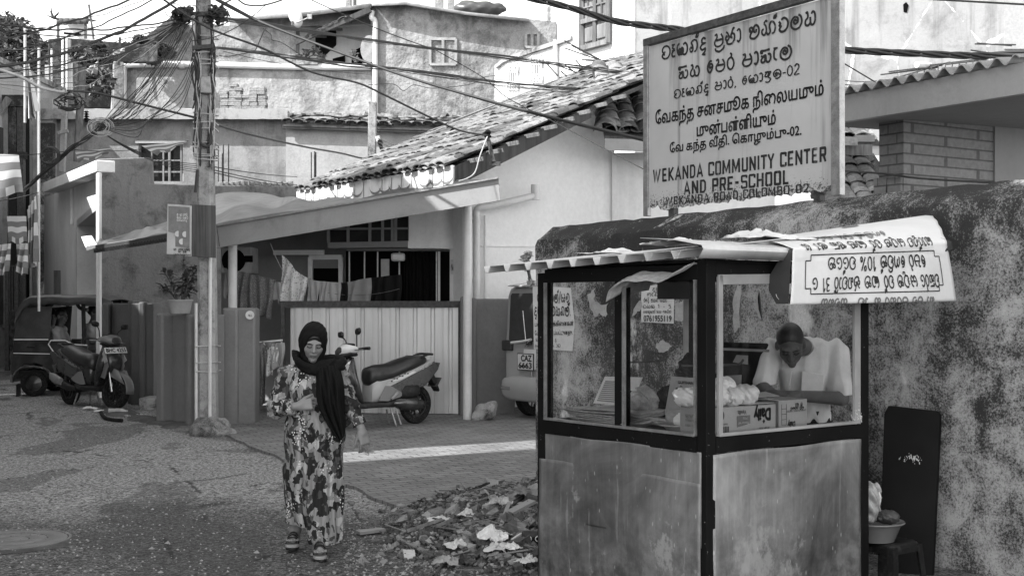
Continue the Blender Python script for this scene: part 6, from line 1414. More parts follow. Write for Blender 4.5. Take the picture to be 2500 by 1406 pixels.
debris('leaf_litter', ['old_paper', 'cloth_grey', 'soil', 'card', 'cloth_dark', 'soil', 'soil'], 520, .01, .03, 3, 'leaf')
debris('wood_splinters', ['wood', 'darkwood', 'card'], 130, .02, .06, 4, 'stick')
# loose road grit over the lane
rr = random.Random(8); b = MB(); b2 = MB()
for i in range(5200):
    if rr.random() < .55: px, py = rr.uniform(0, 900), 985+420*rr.random()**1.3
    else: px, py = rr.uniform(840, 1310), rr.uniform(1180, 1406)
    q = G(px, py); s = rr.uniform(.003, .012)*(2 if rr.random() < .04 else 1); e = rr.uniform(0, 3)
    (b if rr.random() < .6 else b2).add([q+Vector((s*math.cos(e+k*1.57)*rr.uniform(.6,1.3), s*math.sin(e+k*1.57)*rr.uniform(.6,1.3), 0)) for k in range(4)]+[q+Vector((0,0,s*.8))], [(0,1,4),(1,2,4),(2,3,4),(3,0,4)])
b.build('road_grit', M['cloth_mid'], smooth=0, kind='stuff'); b2.build('road_grit', M['soil'], smooth=0, kind='stuff')
def hpt(px, py): 
    d = 6.2
    for _ in range(400):                                    # where a line of sight meets the heap
        p = P(px, py, d); 
        if p.z <= gz(d)+heap(p.x, p.y): break
        d += .012
    return p
for i, (a, c, w, mt, lb) in enumerate((((1195,1268),(1270,1222),.06,'wood','split pale plank on top of the rubble heap'), ((1225,1262),(1290,1215),.05,'darkwood','dark plank leaning on top of the rubble heap'), ((994,1306),(1080,1284),.022,'wood','long thin stick lying at the far edge of the rubble heap'), ((1062,1296),(1105,1285),.02,'wood','short pale stick beside the long thin one'), ((1250,1330),(1288,1312),.016,'paper','thin white straw on the rubble beside the stall'), ((1245,1262),(1300,1240),.09,'card','broken cardboard flap near the stall on the rubble heap'))):
    p, q = hpt(*a)+Vector((0,0,.03)), hpt(*c)+Vector((0,0,.05)); MB().bar(p, q, w, .02).build('scrap_plank' if i < 4 else ('drinking_straw' if i == 4 else 'cardboard_scrap'), M[mt], label=lb, cat='plank' if i in (0,1) else ('stick' if i < 4 else 'litter'))
for i, (px, py, r_, mt, lb) in enumerate(((1205,1322,(.085,.06,.06),'bag','large crumpled white plastic bag on the rubble heap'), (1222,1345,(.1,.06,.03),'paper','flattened white bag end below the large plastic bag'), (1250,1345,(.05,.04,.03),'bag','small white scrunched bag between the large bag and the stall'), (1228,1238,(.07,.05,.05),'clear_bag','clear crumpled plastic bag at the top of the rubble heap'), (1115,1340,(.06,.05,.03),'paper','pale crumpled paper left of the large white bag'), (1075,1274,(.07,.05,.02),'paper','flat white paper at the paving corner'), (1090,1378,(.09,.06,.03),'cloth_mid','grey lettered packaging low on the rubble heap'), (1140,1262,(.05,.05,.02),'paper','small white scrap at the paving edge'), (1295,1215,(.16,.1,.05),'cloth_grey','dark cloth lump at the top of the rubble heap by the wall end'), (1290,1378,(.06,.05,.03),'paper','white scrap low beside the stall corner'))):
    o = rag(hpt(px, py)+Vector((0,0,.015)), r_[0]*2.3, r_[1]*2.6, r_[2]*1.9, i+1, i*1.3).build('plastic_bag' if mt in ('bag','clear_bag') else 'paper_litter', M[mt], smooth=28, flip=True, label=lb, cat='bag' if mt in ('bag','clear_bag') else 'litter')
ck = thing('black_tray', 'black plastic tray with two round holes on the rubble by the stall', 'tray', hpt(1302, 1322))
p = hpt(1302,1326)+Vector((0,0,.04)); MB().cbox(p, (.14,.09,.05), (.3,.1,.2)).build('shell', M['black'], ck, bevel=.006)
for s in (-.03, .03): MB().lathe([(.02,-.002),(.014,-.004),(.014,.004),(.02,.002)], p+Vector((s,-.05,.0)), 'y', 14).build('ring', M['paper'], ck)
# ================================================================ vehicles
def se(c, u, v, a, b, n=20, p=2.6):                         # super-elliptic ring
    c, u, v = Vector(c), Vector(u), Vector(v); out = []
    for k in range(n):
        t = 2*math.pi*k/n; x, y = math.cos(t), math.sin(t)
        out.append(c+u*(a*math.copysign(abs(x)**(2/p), x))+v*(b*math.copysign(abs(y)**(2/p), y)))
    return out
def loftx(b, secs, p=2.6, n=20, cy=0):                      # (x, z low, z high, half width)
    return b.rings([se((x, cy, (lo+hi)/2), (0,1,0), (0,0,1), w, max((hi-lo)/2, .003), n, p) for x, lo, hi, w in secs])
def side(pts, y, th): return MB().prism([(x, y, z) for x, z in pts], (0, th, 0))
def tyre(b, c, r, w):
    prof = [(r-w*.75, -w*.42), (r-w*.45, -w*.5), (r-w*.12, -w*.4), (r, -w*.15), (r, w*.15), (r-w*.12, w*.4), (r-w*.45, w*.5), (r-w*.75, w*.42), (r-w*.75, -w*.42)]
    return b.lathe(prof, c, 'y', 40)
def rim(c, r, w, spokes, tw=.25):
    b = MB(); b.lathe([(r, -w*.45), (r-.02, -w*.4), (r-.025, 0), (r-.02, w*.4), (r, w*.45)], c, 'y', 36); b.lathe([(.001, -w*.4), (.045, -w*.4), (.045, w*.4), (.001, w*.4)], c, 'y', 18)
    c = Vector(c)
    for i in range(spokes):
        a = 2*math.pi*i/spokes
        for s in (-1, 1):
            p = c+Vector((math.cos(a)*.03, 0, math.sin(a)*.03)); q = c+Vector((math.cos(a+s*tw)*(r-.015), 0, math.sin(a+s*tw)*(r-.015))); b.bar(p, q, .02, .03, (0,1,0))
    return b
def scooter(label, loc, hd, main, panel, dark, steer, plate, text=None, tstrip=None):
    t = thing('parked_scooter', label, 'scooter', loc, math.atan2(hd[1], hd[0])); L = dict(local=True)
    RA, FA, r = (-.61, 0, .255), (.68, 0, .255), .255
    st = Matrix.Translation((.6, 0, .3)) @ Euler((0, R(-25), 0)).to_matrix().to_4x4() @ Matrix.Rotation(steer, 4, 'Z') @ Euler((0, R(25), 0)).to_matrix().to_4x4() @ Matrix.Translation((-.6, 0, -.3))
    w = tyre(MB(), RA, r, .11).build('wheel', M['rubber'], t, **L); rim(RA, .165, .09, 5).build('rim', M['black'], w, **L)
    w = tyre(MB(), FA, r, .1).xf(st).build('wheel', M['rubber'], t, **L); rim(FA, .17, .08, 6).xf(st).build('rim', M['black'], w, **L)
    MB().lathe([(.1,.045),(.045,.045),(.045,.05),(.1,.05),(.1,.045)], FA, 'y', 28).xf(st).build('brake_disc', M['chrome'], w, **L)
    b = MB()
    for s in (-1, 1): b.tube([(FA[0]+.0, s*.07, .25), (.56, s*.07, .62)], .022, 10)
    b.xf(st).build('fork', M['chrome'], t, **L)
    b = MB(); b.rings([[Vector((FA[0]+math.cos(a)*(r+.035), y, FA[2]+math.sin(a)*(r+.035+(.012 if abs(y) < .04 else -.01)))) for y in (-.075,-.05,0,.05,.075)] for a in [R(-5+14*k) for k in range(11)]], close=False)
    b.add([(.55,-.076,.5),(.92,-.07,.36),(.78,-.078,.56),(.62,-.078,.6)], [(0,1,2,3)]); b.add([(.55,.076,.5),(.92,.07,.36),(.78,.078,.56),(.62,.078,.6)], [(0,1,2,3)])
    b.xf(st).build('front_mudguard', panel, t, solid=.006, **L)
    # leg shield and nose
    b = MB(); b.rings([se((x, 0, z), (0,1,0), Vector((1,0,.25)), w, d, 20, 2.8) for z, x, w, d in ((.3,.36,.13,.05),(.4,.42,.17,.07),(.55,.5,.2,.09),(.7,.55,.19,.1),(.82,.53,.14,.08),(.9,.5,.09,.05))]).build('front_shield', dark, t, smooth=60, **L)
    b = MB(); b.rings([se((x, 0, z), (0,1,0), Vector((1,0,.35)), w, d, 20, 2.3) for z, x, w, d in ((.52,.64,.05,.03),(.6,.66,.1,.06),(.72,.64,.12,.07),(.82,.58,.1,.06),(.88,.53,.05,.04))]).build('nose_panel', main, t, smooth=60, **L)
    for s in (-1, 1):
        side([(.62,.44),(.72,.62),(.66,.8),(.56,.86),(.6,.7),(.5,.46)], s*.13-(.012 if s > 0 else -.0), .012).build('side_flash', panel, t, bevel=.005, **L)
        side([(.66,.66),(.74,.70),(.62,.83),(.6,.8)], s*.15-.004, .01).build('turn_lamp', M['cloth_mid'], t, **L)
    # floor, spine, tail
    b = MB(); loftx(b, [(.44,.24,.34,.12),(.3,.25,.33,.17),(.0,.25,.33,.18),(-.12,.24,.36,.17),(-.3,.24,.36,.1)], 4).build('floorboard', M['black'], t, **L)
    b = MB(); loftx(b, [(.2,.3,.6,.11),(.14,.3,.66,.14),(-.05,.33,.69,.15),(-.3,.42,.72,.15),(-.55,.55,.76,.14),(-.78,.7,.82,.1),(-.9,.775,.83,.05)], 3.2, 24).build('tail_body', main, t, smooth=60, **L)
    b = MB(); loftx(b, [(.23,.57,.70,.07),(.2,.53,.76,.13),(.07,.54,.79,.158),(-.12,.575,.80,.165),(-.3,.63,.85,.16),(-.5,.69,.895,.145),(-.7,.76,.89,.11),(-.76,.79,.865,.06)], 2.5, 24).build('seat', M['seat'], t, smooth=80, **L)
    for s in (-1, 1):
        y = s*.148; th = s*.012
        side([(.0,.5),(-.3,.60),(-.84,.8),(-.92,.79),(-.88,.70),(-.66,.5),(-.3,.42),(-.08,.42)], y, th).build('tail_panel', dark, t, bevel=.006, **L)
        side([(.13,.34),(.02,.53),(-.08,.52),(-.3,.41),(-.22,.37),(-.02,.33)], y+s*.002, th).build('side_cover', M['scoot_grey'], t, bevel=.008, **L)
        side([(.0,.56),(-.2,.625),(-.45,.70),(-.5,.68),(-.25,.6)], y+s*.008, th).build('stripe_panel', panel, t, bevel=.003, **L)
        ck = MB()
        for i in range(7): ck.box(-.06-.045*i, min(y+s*.021, y+s*.023), .575+.0145*i+.016*(i % 2), -.09-.045*i, max(y+s*.021, y+s*.023), .591+.0145*i+.016*(i % 2))
        ck.build('chequer_mark', dark if panel is not dark else M['print_white'], t, smooth=0, **L)
        if text:
            b = MB(); d = -s; p0, p1 = ((-.46, .668), (-.7, .752)) if s > 0 else ((-.7, .752), (-.46, .668)); write(b, text, (p0[0], y+s*.016, p0[1]), (p1[0], y+s*.016, p1[1]), .034, (.28*(1 if s > 0 else -1)*0, 0, 1), (0, s, 0), bold=.03); b.build('lettering', M['print_white'], t, **L)
    MB().tube(spline([(-.56,.1,.84), (-.74,.1,.9), (-.86,.06,.9), (-.88,0,.9), (-.86,-.06,.9), (-.74,-.1,.9), (-.56,-.1,.84)], 5), .016, 8).build('grab_rail', M['black'], t, **L)
    MB().cbox((-.88, 0, .77), (.06, .16, .06), (0, R(25), 0)).build('tail_lamp', M['rust'], t, bevel=.015, **L)
    # rear guard and plate
    b = side([(-.74,.7),(-.98,.4),(-1.0,.42),(-.86,.72)], -.06, .12); b.build('rear_mudguard', M['black'], t, bevel=.01, **L)
    pr = MB().cbox((-.95, 0, .53), (.012, .2, .14), (0, R(-35), 0)).build('rear_plate', M['rust'], t, **L)
    b = MB(); b.rings([[Vector((RA[0]+math.cos(a)*(r+.03), y, RA[2]+math.sin(a)*(r+.03))) for y in (-.07,0,.07)] for a in [R(30+13*k) for k in range(8)]], close=False).build('inner_mudguard', M['black'], t, solid=.008, **L)
    # engine, shock, exhaust, stand
    b = MB(); loftx(b, [(-.16,.26,.36,.07),(-.3,.2,.38,.09),(-.5,.18,.36,.09),(-.66,.2,.31,.06)], 2.8, 18, .09).build('engine', M['scoot_black'], t, **L)
    b = MB(); loftx(b, [(-.25,.36,.46,.05),(-.32,.35,.52,.07),(-.52,.36,.52,.07),(-.56,.4,.5,.05)], 4, 16, .12).build('air_box', M['black'], t, bevel=.01, **L)
    b = MB(); loftx(b, [(-.15,.24,.3,.025),(-.35,.23,.33,.045),(-.75,.3,.44,.06),(-.86,.36,.47,.05)], 2.4, 16, -.15).build('exhaust', M['black'], t, **L)
    b = MB(); loftx(b, [(-.5,.31,.41,.03),(-.7,.33,.47,.035),(-.84,.38,.48,.02)], 3, 14, -.2).build('heat_shield', M['steel'], t, **L)
    for s in (-1, 1):
        b = MB(); b.tube([(-.58, s*.1, .3), (-.5, s*.11, .6)], .02, 8)
        for k in range(7): b.lathe([(.02,-.006),(.034,0),(.02,.006)], Vector((-.565+.009*k, s*.102, .36+.03*k)), n=10)
        b.build('shock_absorber', M['rust'], t, **L)
    MB().tube([(-.08,.12,.27), (-.12,.2,.03), (-.1,.24,.01)], .012, 6).tube([(-.2,.1,.2), (-.26,.13,.02)], .012, 6).tube([(-.2,-.1,.2), (-.26,-.13,.02)], .012, 6).build('stand', M['steel'], t, **L)
    MB().tube([(-.05,.15,.3), (-.3,.17,.3)], .014, 8).cbox((-.12,.17,.4), (.14,.03,.035), (0,R(40),0)).build('foot_lever', M['steel'], t, bevel=.01, **L)
    # handlebar group, turned with the wheel
    b = MB(); b.rings([se((x, 0, z), (0,1,0), Vector((.5,0,.87)), w, d, 22, 2.5) for x, z, w, d in ((.36,.98,.08,.03),(.42,.99,.19,.055),(.5,.99,.17,.085),(.57,.96,.12,.075),(.62,.93,.06,.04))]).xf(st).build('handlebar_cowl', panel, t, smooth=60, **L)
    b = MB(); b.rings([se((x, 0, z), (0,1,0), Vector((.5,0,.87)), w, d, 22, 2.4) for x, z, w, d in ((.4,.93,.12,.03),(.5,.93,.17,.04),(.6,.91,.12,.035),(.63,.9,.05,.02))]).xf(st).build('cowl_base', M['black'], t, **L)
    b = MB(); b.rings([se((x, 0, z), (0,1,0), Vector((.6,0,.8)), w, d, 18, 2.4) for x, z, w, d in ((.585,1.0,.09,.035),(.62,.965,.085,.03),(.64,.94,.05,.015))]).xf(st).build('headlamp', M['pane_grey'], t, **L)
    b = MB(); b.rings([se((x, 0, z), (0,1,0), Vector((.5,0,.87)), w, d, 18, 2.6) for x, z, w, d in ((.42,1.05,.1,.02),(.5,1.05,.11,.03),(.56,1.02,.08,.02))]).xf(st).build('fly_screen', M['black'], t, **L)
    for s in (-1, 1):
        MB().tube([(.42, s*.14, .98), (.36, s*.28, .985), (.33, s*.34, .98)], [.018,.02,.022], 10).xf(st).build('grip', M['black'], t, **L)
        MB().bar((.46, s*.17, .975), (.42, s*.33, .965), .012, .016).xf(st).build('brake_lever', M['steel'], t, **L)
        m = MB().tube(spline([(.42, s*.15, 1.02), (.43, s*.18, 1.12), (.45, s*.24, 1.17)], 5), .008, 8).xf(st).build('mirror', M['black'], t, **L)
        MB().rings([se(Vector((.45, s*.275, 1.2))+Vector((1,0,0))*o, (0,1,.15*s), (0,-.1*s,1), a, c_, 20, 2.6) for o, a, c_ in ((-.02,.055,.035),(-.01,.065,.042),(.02,.055,.035),(.035,.02,.014))]).xf(st).build('mirror_head', M['black'], m, **L)
    if plate:
        pm = Matrix.Translation((.70, 0, .845)) @ Euler((0, R(-28), 0)).to_matrix().to_4x4()
        p = MB().box(-.006, -.17, -.045, .006, .17, .045, pm).build('number_plate', M['paper'], t, **L); b = MB()
        n_ = pm.to_3x3() @ Vector((1,0,0)); u_ = pm.to_3x3() @ Vector((0,0,1))
        write(b, plate, pm @ Vector((.007,-.155,-.028)), pm @ Vector((.007,.155,-.028)), .06, u_, n_, bold=.035, eps=.001); b.build('lettering', M['print'], p, **L)
    return t
L1 = G(905, 1046); L1.z += .03
sc_ = scooter('silver and black scooter with big black seat parked before the sheet gate', G(926, 1047)+Vector((0,0,.03)), (-.72, -.69), M['scoot_silver'], M['scoot_white'], M['scoot_black'], R(-14), None, 'NTORQ 125'); sc_.scale = (.94, .94, .97)
scooter('dark scooter with number plate on its nose parked by the shop pilaster', G(222, 993), (.73, -.68), M['scoot_black'], M['scoot_grey'], M['scoot_black'], R(14), 'BHC 4255')

# ---------------------------------------------------------------- three-wheeled taxi
q = G(75, 968); TK = thing('auto_rickshaw', 'dark three-wheeled taxi with vinyl hood parked behind the dark scooter', 'auto rickshaw', (q.x, q.y+.62, q.z), R(3)); L = dict(local=True)
def tx(px): return (px-75)*.00658
def tz(py): return (968-py)*.00658
body = [(28,830),(24,868),(20,905),(26,922),(36,925),(40,905),(52,890),(80,887),(98,893),(108,912),(130,915),(132,905),(142,905),(134,872),(118,850),(114,838),(112,828)]
bp_ = [(tx(x), tz(y)) for x, y in body]
for s in (-1, 1): side(bp_, s*.6, -s*.03).build('side_panel', M['tuk'], TK, bevel=.012, **L)
for s in (-1, 1): side([(tx(x), tz(y)) for x, y in ((112,850),(116,832),(152,832),(172,842),(205,844),(208,905),(140,905),(132,872))], s*.585, -s*.03).build('door_panel', M['tuk'], TK, bevel=.01, **L)
b = MB(); b.prism([(tx(20), -.58, tz(905)), (tx(28), -.58, tz(830)), (tx(28), .58, tz(830)), (tx(20), .58, tz(905))], (.02,0,0)).build('rear_panel', M['tuk'], TK, **L)
b = MB()
for s in (-1, 1): b.prism([(tx(x), s*.57, tz(y)) for x, y in ((28,830),(31,780),(38,748),(62,752),(118,747),(112,830))], (0, -s*.02, 0))
b.prism([(tx(28), -.56, tz(830)), (tx(32), -.56, tz(775)), (tx(32), .56, tz(775)), (tx(28), .56, tz(830))], (.02,0,0)).build('hood_side', M['tuk_hood'], TK, **L)
b = MB(); prof = [(33,780),(36,762),(46,742),(56,728),(70,721),(112,719),(160,721),(205,720),(240,722),(262,730)]
def hood(u, v):
    i = u*(len(prof)-1); k = min(int(i), len(prof)-2); f = i-k; x = prof[k][0]*(1-f)+prof[k+1][0]*f; y = prof[k][1]*(1-f)+prof[k+1][1]*f
    a = v*math.pi; yy = -math.cos(a)*.66; dz = (math.sin(a)**.45-1)*(.16+.012*math.sin(u*40)); return (tx(x), math.copysign(min(abs(yy)*1.25, .65), yy), tz(y)+dz)
b.grid(hood, 36, 22).build('hood_roof', M['tuk_hood'], TK, smooth=70, solid=.02, **L)
MB().tube([(tx(30), -.62, tz(829)), (tx(112), -.62, tz(829))], .01, 6).tube([(tx(29), -.62, tz(862)), (tx(116), -.62, tz(864))], .008, 6).tube([(tx(x), -.605, tz(y)) for x, y in ((112,840),(118,831),(152,831),(172,841),(205,843))], .01, 6).tube([(tx(x), -.62, tz(y)) for x, y in ((112,840),(132,870),(140,905))], .01, 6).build('bright_trim', M['white_paint'], TK, **L)
MB().cbox((tx(70), -.615, tz(847)), (.13, .015, .03)).build('handle', M['black'], TK, bevel=.01, **L)
b = MB(); b.rings([[Vector((tx(75)+math.cos(a)*rr, y, tz(938)+math.sin(a)*rr*.95)) for y in (-.64,-.66,-.62)] for a, rr in [(R(8+16.4*k), .32+.02*math.sin(k)) for k in range(11)]], close=False)
b.build('wheel_arch', M['bumper'], TK, solid=.03, **L)
for y in (-.55, .55):
    w = tyre(MB(), (0, y, .215), .215, .11).build('wheel', M['rubber'], TK, **L); MB().lathe([(.13,-.05),(.12,-.02),(.07,-.035),(.03,-.055),(.001,-.055)], (0, y, .215), 'y', 24).build('rim', M['tuk'], w, **L)
w = tyre(MB(), (1.75, 0, .215), .215, .1).build('wheel', M['rubber'], TK, **L); MB().lathe([(.13,-.05),(.03,-.055),(.001,-.055)], (1.75, 0, .215), 'y', 24).build('rim', M['tuk'], w, **L)
MB().box(tx(26), -.56, tz(925), tx(262), .56, tz(905)).build('chassis', M['black'], TK, **L)
MB().box(-.4, -.5, .22, -.36, .5, .34).build('rear_bumper', M['bumper'], TK, bevel=.01, **L)
for s in (-1, 1): MB().box(-.37, s*.5-.07, .5, -.33, s*.5+.07, .72).build('tail_lamp', M['rust'], TK, bevel=.02, **L)
MB().box(tx(15), -.12, tz(900), tx(19), .12, tz(880)).build('rear_plate', M['paper'], TK, **L)
for s in (-1, 1): MB().prism([(tx(34), s*.5-.1, .2), (tx(34), s*.5+.1, .2), (tx(34), s*.5+.1, -.0), (tx(34), s*.5-.1, .0)], (.01,0,0)).build('mud_flap', M['black'], TK, **L)
for s in (-1, 1):
    MB().bar((tx(196), s*.56, tz(842)), (tx(194), s*.57, tz(736)), .05).build('door_post', M['black'], TK, **L)
    MB().bar((tx(262), s*.5, tz(850)), (tx(240), s*.54, tz(728)), .04).build('windscreen_post', M['black'], TK, **L)
MB().box(tx(36), -.53, tz(880), tx(110), .53, tz(862)).box(tx(34), -.53, tz(862), tx(62), .53, tz(800)).build('passenger_seat', M['seat'], TK, bevel=.03, **L)
MB().box(tx(196), -.3, tz(880), tx(240), .3, tz(855)).build('driver_seat', M['seat'], TK, bevel=.03, **L)
MB().box(tx(192), -.54, tz(748), tx(262), -.5, tz(736)).build('sun_strip', M['cloth_grey'], TK, **L)
b = MB(); write(b, "King", (tx(215), -.545, tz(744.5)), (tx(233), -.545, tz(744.5)), .045, (.25,0,1), (0,-1,0), bold=.03); b.build('lettering', M['print_white'], TK, **L)
b = MB(); loftx(b, [(1.25,.3,1.0,.5),(1.5,.3,1.0,.42),(1.75,.35,.9,.3),(1.95,.45,.8,.15)], 3).build('nose', M['tuk'], TK, **L)
MB().tube(spline([(tx(150), -.5, tz(745)), (tx(172), -.52, tz(738)), (tx(185), -.54, tz(752)), (tx(205), -.58, tz(757))], 5), .03, 8).build('rolled_curtain', M['black'], TK, **L)

# ---------------------------------------------------------------- van seen from behind at the wall's end
hv = Vector((.76, .65, 0)).normalized(); rv = Vector((hv.y, -hv.x, 0)); rc = Vector((P(1228, 0, 16.95).x, 16.95, gz(17)+.02))+rv*.74
VN = thing('parked_van', 'pale small van showing its rear window and number plate behind the wall end', 'van', rc, math.atan2(hv.y, hv.x)); L = dict(local=True)
b = MB()
def vsec(x, wlo, wmid, whi, z0, zb, z1): 
    pts = []
    for y, z in ((wlo*.94, z0), (wlo, z0+.12), (wmid, zb-.25), (wmid, zb), (whi, z1-.1), (whi-.03, z1-.04), (whi-.14, z1), (0, z1+.012)): pts.append((y, z))
    return [Vector((x, -y, z)) for y, z in pts]+[Vector((x, y, z)) for y, z in reversed(pts[:-1])]
b.rings([vsec(x, *s) for x, s in ((.03,(.72,.72,.67,.34,.98,1.70)), (.0,(.72,.72,.62,.34,.98,1.70)) if False else (.09,(.735,.735,.70,.3,1.0,1.76)), (.5,(.738,.738,.71,.28,1.0,1.79)), (2.4,(.738,.738,.68,.28,1.0,1.77)), (2.75,(.73,.73,.6,.28,1.0,1.62)), (3.2,(.71,.7,.6,.3,.95,1.02)), (3.36,(.62,.6,.5,.34,.8,.9)))]).build('body', M['van'], VN, smooth=50, bevel=.02, **L)
lean = lambda z: .03+max(0, z-.98)*.01
def rp(y, z, o=0): return Vector((lean(z)-.035-o, y, z))
b = MB(); b.prism([rp(y, z, .012) for y, z in ((.57,1.02),(.6,1.04),(.57,1.62),(.54,1.65),(-.54,1.65),(-.57,1.62),(-.6,1.04),(-.57,1.02))], (.02,0,0)).build('rear_window', M['pane_grey'], VN, **L)
b = MB(); b.rings([se((x, 0, z), (0,1,0), (0,0,1), w, d, 20, 3) for x, z, w, d in ((-.06,1.745,.58,.012),(-.01,1.75,.61,.02),(.1,1.765,.62,.022),(.25,1.77,.6,.02))]).build('spoiler', M['van'], VN, **L)
MB().cbox((.04,.0,1.715), (.03,.2,.03)).build('brake_light', M['rust'], VN, **L)
b = MB(); b.rings([se((x, 0, .4), (0,1,0), (0,0,1), w, h, 24, 5) for x, w, h in ((-.08,.66,.13),(-.05,.72,.16),(.1,.755,.17),(.3,.745,.16))]).build('bumper', M['van'], VN, smooth=60, **L)
for s in (-1, 1):
    MB().cbox((.035, s*.66, .96), (.1, .2, .14)).build('tail_lamp', M['pane_grey'], VN, bevel=.02, **L); MB().cbox((-.07, s*.6, .4), (.03, .2, .05)).build('reflector', M['bumper'], VN, bevel=.01, **L)
    MB().cbox((.2, s*.69, 1.3), (.3, .02, .42), (s*.1, 0, 0)).build('side_window', M['glass_dark'], VN, **L)
wp = MB().tube([rp(.18,1.0,.05), rp(.1,1.05,.06), rp(.3,1.02,.05), rp(.52,1.0,.04)], .016, 8).tube([rp(.22,1.05,.05), rp(.3,1.42,.03)], .006, 6).build('wiper', M['white_paint'], VN, **L)
MB().cbox(rp(.16,1.0,.04), (.05,.08,.05)).build('wiper_motor', M['black'], VN, bevel=.012, **L)
MB().prism([rp(.3,.92,.01), rp(-.3,.92,.01), rp(-.34,.66,.004), rp(.34,.66,.004)], (.01,0,0)).build('plate_recess', M['scoot_white'], VN, **L)
p = MB().prism([rp(.42,.645,.02), rp(.42,.865,.02), rp(.1,.865,.02), rp(.1,.645,.02)], (.012,0,0)).build('number_plate', M['print'], VN, **L)
MB().prism([rp(.41,.655,.022), rp(.41,.855,.022), rp(.11,.855,.022), rp(.11,.655,.022)], (.001,0,0)).build('plate_face', M['paper'], p, **L)
b = MB(); write(b, "CAZ", rp(.34,.765,.023), rp(.13,.765,.023), .08, (0,0,1), (-1,0,0), bold=.035, eps=.003); write(b, "6663", rp(.39,.672,.023), rp(.13,.672,.023), .075, (0,0,1), (-1,0,0), bold=.035, eps=.003); b.build('lettering', M['print'], p, **L)
MB().cbox(rp(.2,.58,.01), (.02,.13,.1)).build('latch', M['steel'], VN, bevel=.015, **L)
b = MB()
for k in range(3): b.bar(rp(.28-.025*k,.95,.012), rp(.25-.025*k,.98-.02*(k % 2),.012), .016, .006)
b.build('badge', M['chrome'], VN, **L)
for x in (.42, 2.6):
    for s in (-1, 1):
        w = tyre(MB(), (x, s*.63, .27), .27, .16).build('wheel', M['rubber'], VN, **L); rim((x, s*.63, .27), .175, .14, 5, .3).build('rim', M['steel'], w, **L)
MB().box(.1, -.6, .26, 3.2, .6, .34).build('underbody', M['black'], VN, **L)
# ================================================================ the food stall
C2, u2, v2 = Vector((.95, 6.2)), Vector((-.615, .788)), Vector((.788, .615)); KL, KR = 1.243, 1.223
FL = Plane(C2, C2+u2); FR = Plane(C2, C2+v2); n1, n2 = Vector((FL.n.x, FL.n.y, 0)), Vector((FR.n.x, FR.n.y, 0)); UZ = Vector((0,0,1))
def K(x, y, z): q = C2+v2*x+u2*y; return Vector((q.x, q.y, z))   # x along the right face, y along the left face
KS = thing('food_stall', 'battered glass-sided street food stall of dented sheet metal with dark frame', 'stall', K(.6, .6, 0))
def kbox(x0, y0, z0, x1, y1, z1):
    b = MB(); return b.add([K(x, y, z) for z in (z0, z1) for y in (y0, y1) for x in (x0, x1)], [(0,2,3,1),(4,5,7,6),(0,1,5,4),(2,6,7,3),(0,4,6,2),(1,3,7,5)])
p = .065
for x, y, zt in ((0, 0, 1.875), (0, KL, 1.83), (KR, 0, 1.86), (KR, KL, 1.86)): kbox(x-.005, y-.005, .03, x+p-.005, y+p-.005, zt).build('corner_post', M['stall_frame'], KS, bevel=.004)
kbox(-.004, .595, 1.0, p-.01, .66, 1.79).build('window_post', M['stall_frame'], KS, bevel=.004)
r = random.Random(12); lr_, rr_ = kbox(-.008, .06, .925, .05, KL, 1.005), kbox(.06, -.008, .925, KR, .05, 1.005)
for k in range(16):                                         # small nail heads along the rails
    for y in (.937, .992): lr_.lathe([(.0026,0),(.002,-.002),(.001,-.0022)], FL.p(.07+k*.073+r.uniform(-.02,.02), y+r.uniform(-.004,.004), .0095), 'y', 6)
    if k < 10: rr_.lathe([(.0026,0),(.002,-.002),(.001,-.0022)], FR.p(.08+k*.12, .94, .0095), 'y', 6)
lr_.build('left_rail', M['stall_frame'], KS); rr_.build('right_rail', M['stall_frame'], KS)
kbox(-.003, .06, 1.775, .05, KL, 1.85).build('left_top_beam', M['stall_frame'], KS, bevel=.003); kbox(.06, -.003, 1.79, KR, .05, 1.86).build('right_top_beam', M['stall_frame'], KS, bevel=.003)
kbox(KR, .06, 1.79, KR+.05, KL, 1.86).build('rear_beam', M['stall_frame'], KS); kbox(.06, KL, 1.79, KR, KL+.05, 1.86).build('rear_beam', M['stall_frame'], KS); kbox(.06, KL, .92, KR, KL+.05, 1.0).build('rear_rail', M['stall_frame'], KS)
def dent(pl, ua, ub, za, zb, off, seed, amp=.006):
    r = random.Random(seed); ds = [(r.uniform(ua, ub), r.uniform(za, zb), r.uniform(.06,.25), r.uniform(-1,1)*amp*1.6) for _ in range(14)]
    def fn(s, t):
        u, z = ua+(ub-ua)*s, za+(zb-za)*t; o = off
        for du, dz, rr_, a in ds: o += a*math.exp(-((u-du)**2+(z-dz)**2)/rr_**2)
        e = .004*math.sin(u*9+seed)*(t > .97); return pl.p(u, z+e, o)
    return MB().grid(fn, 50, 40)
dent(FL, .03, KL+.04, .46, .93, .004, 3).build('left_panel', M['stall_sheet'], KS, smooth=180, solid=.003)
dent(FL, .03, KL+.04, .03, .78, .009, 4).build('left_panel', M['stall_sheet'], KS, smooth=180, solid=.003)
dent(FR, .04, KR-.01, .03, .92, .005, 5, .005).build('right_panel', M['stall_front'], KS, smooth=180, solid=.003)
kbox(.05, KL, .05, KR, KL+.02, .93).build('rear_panel', M['stall_sheet'], KS)
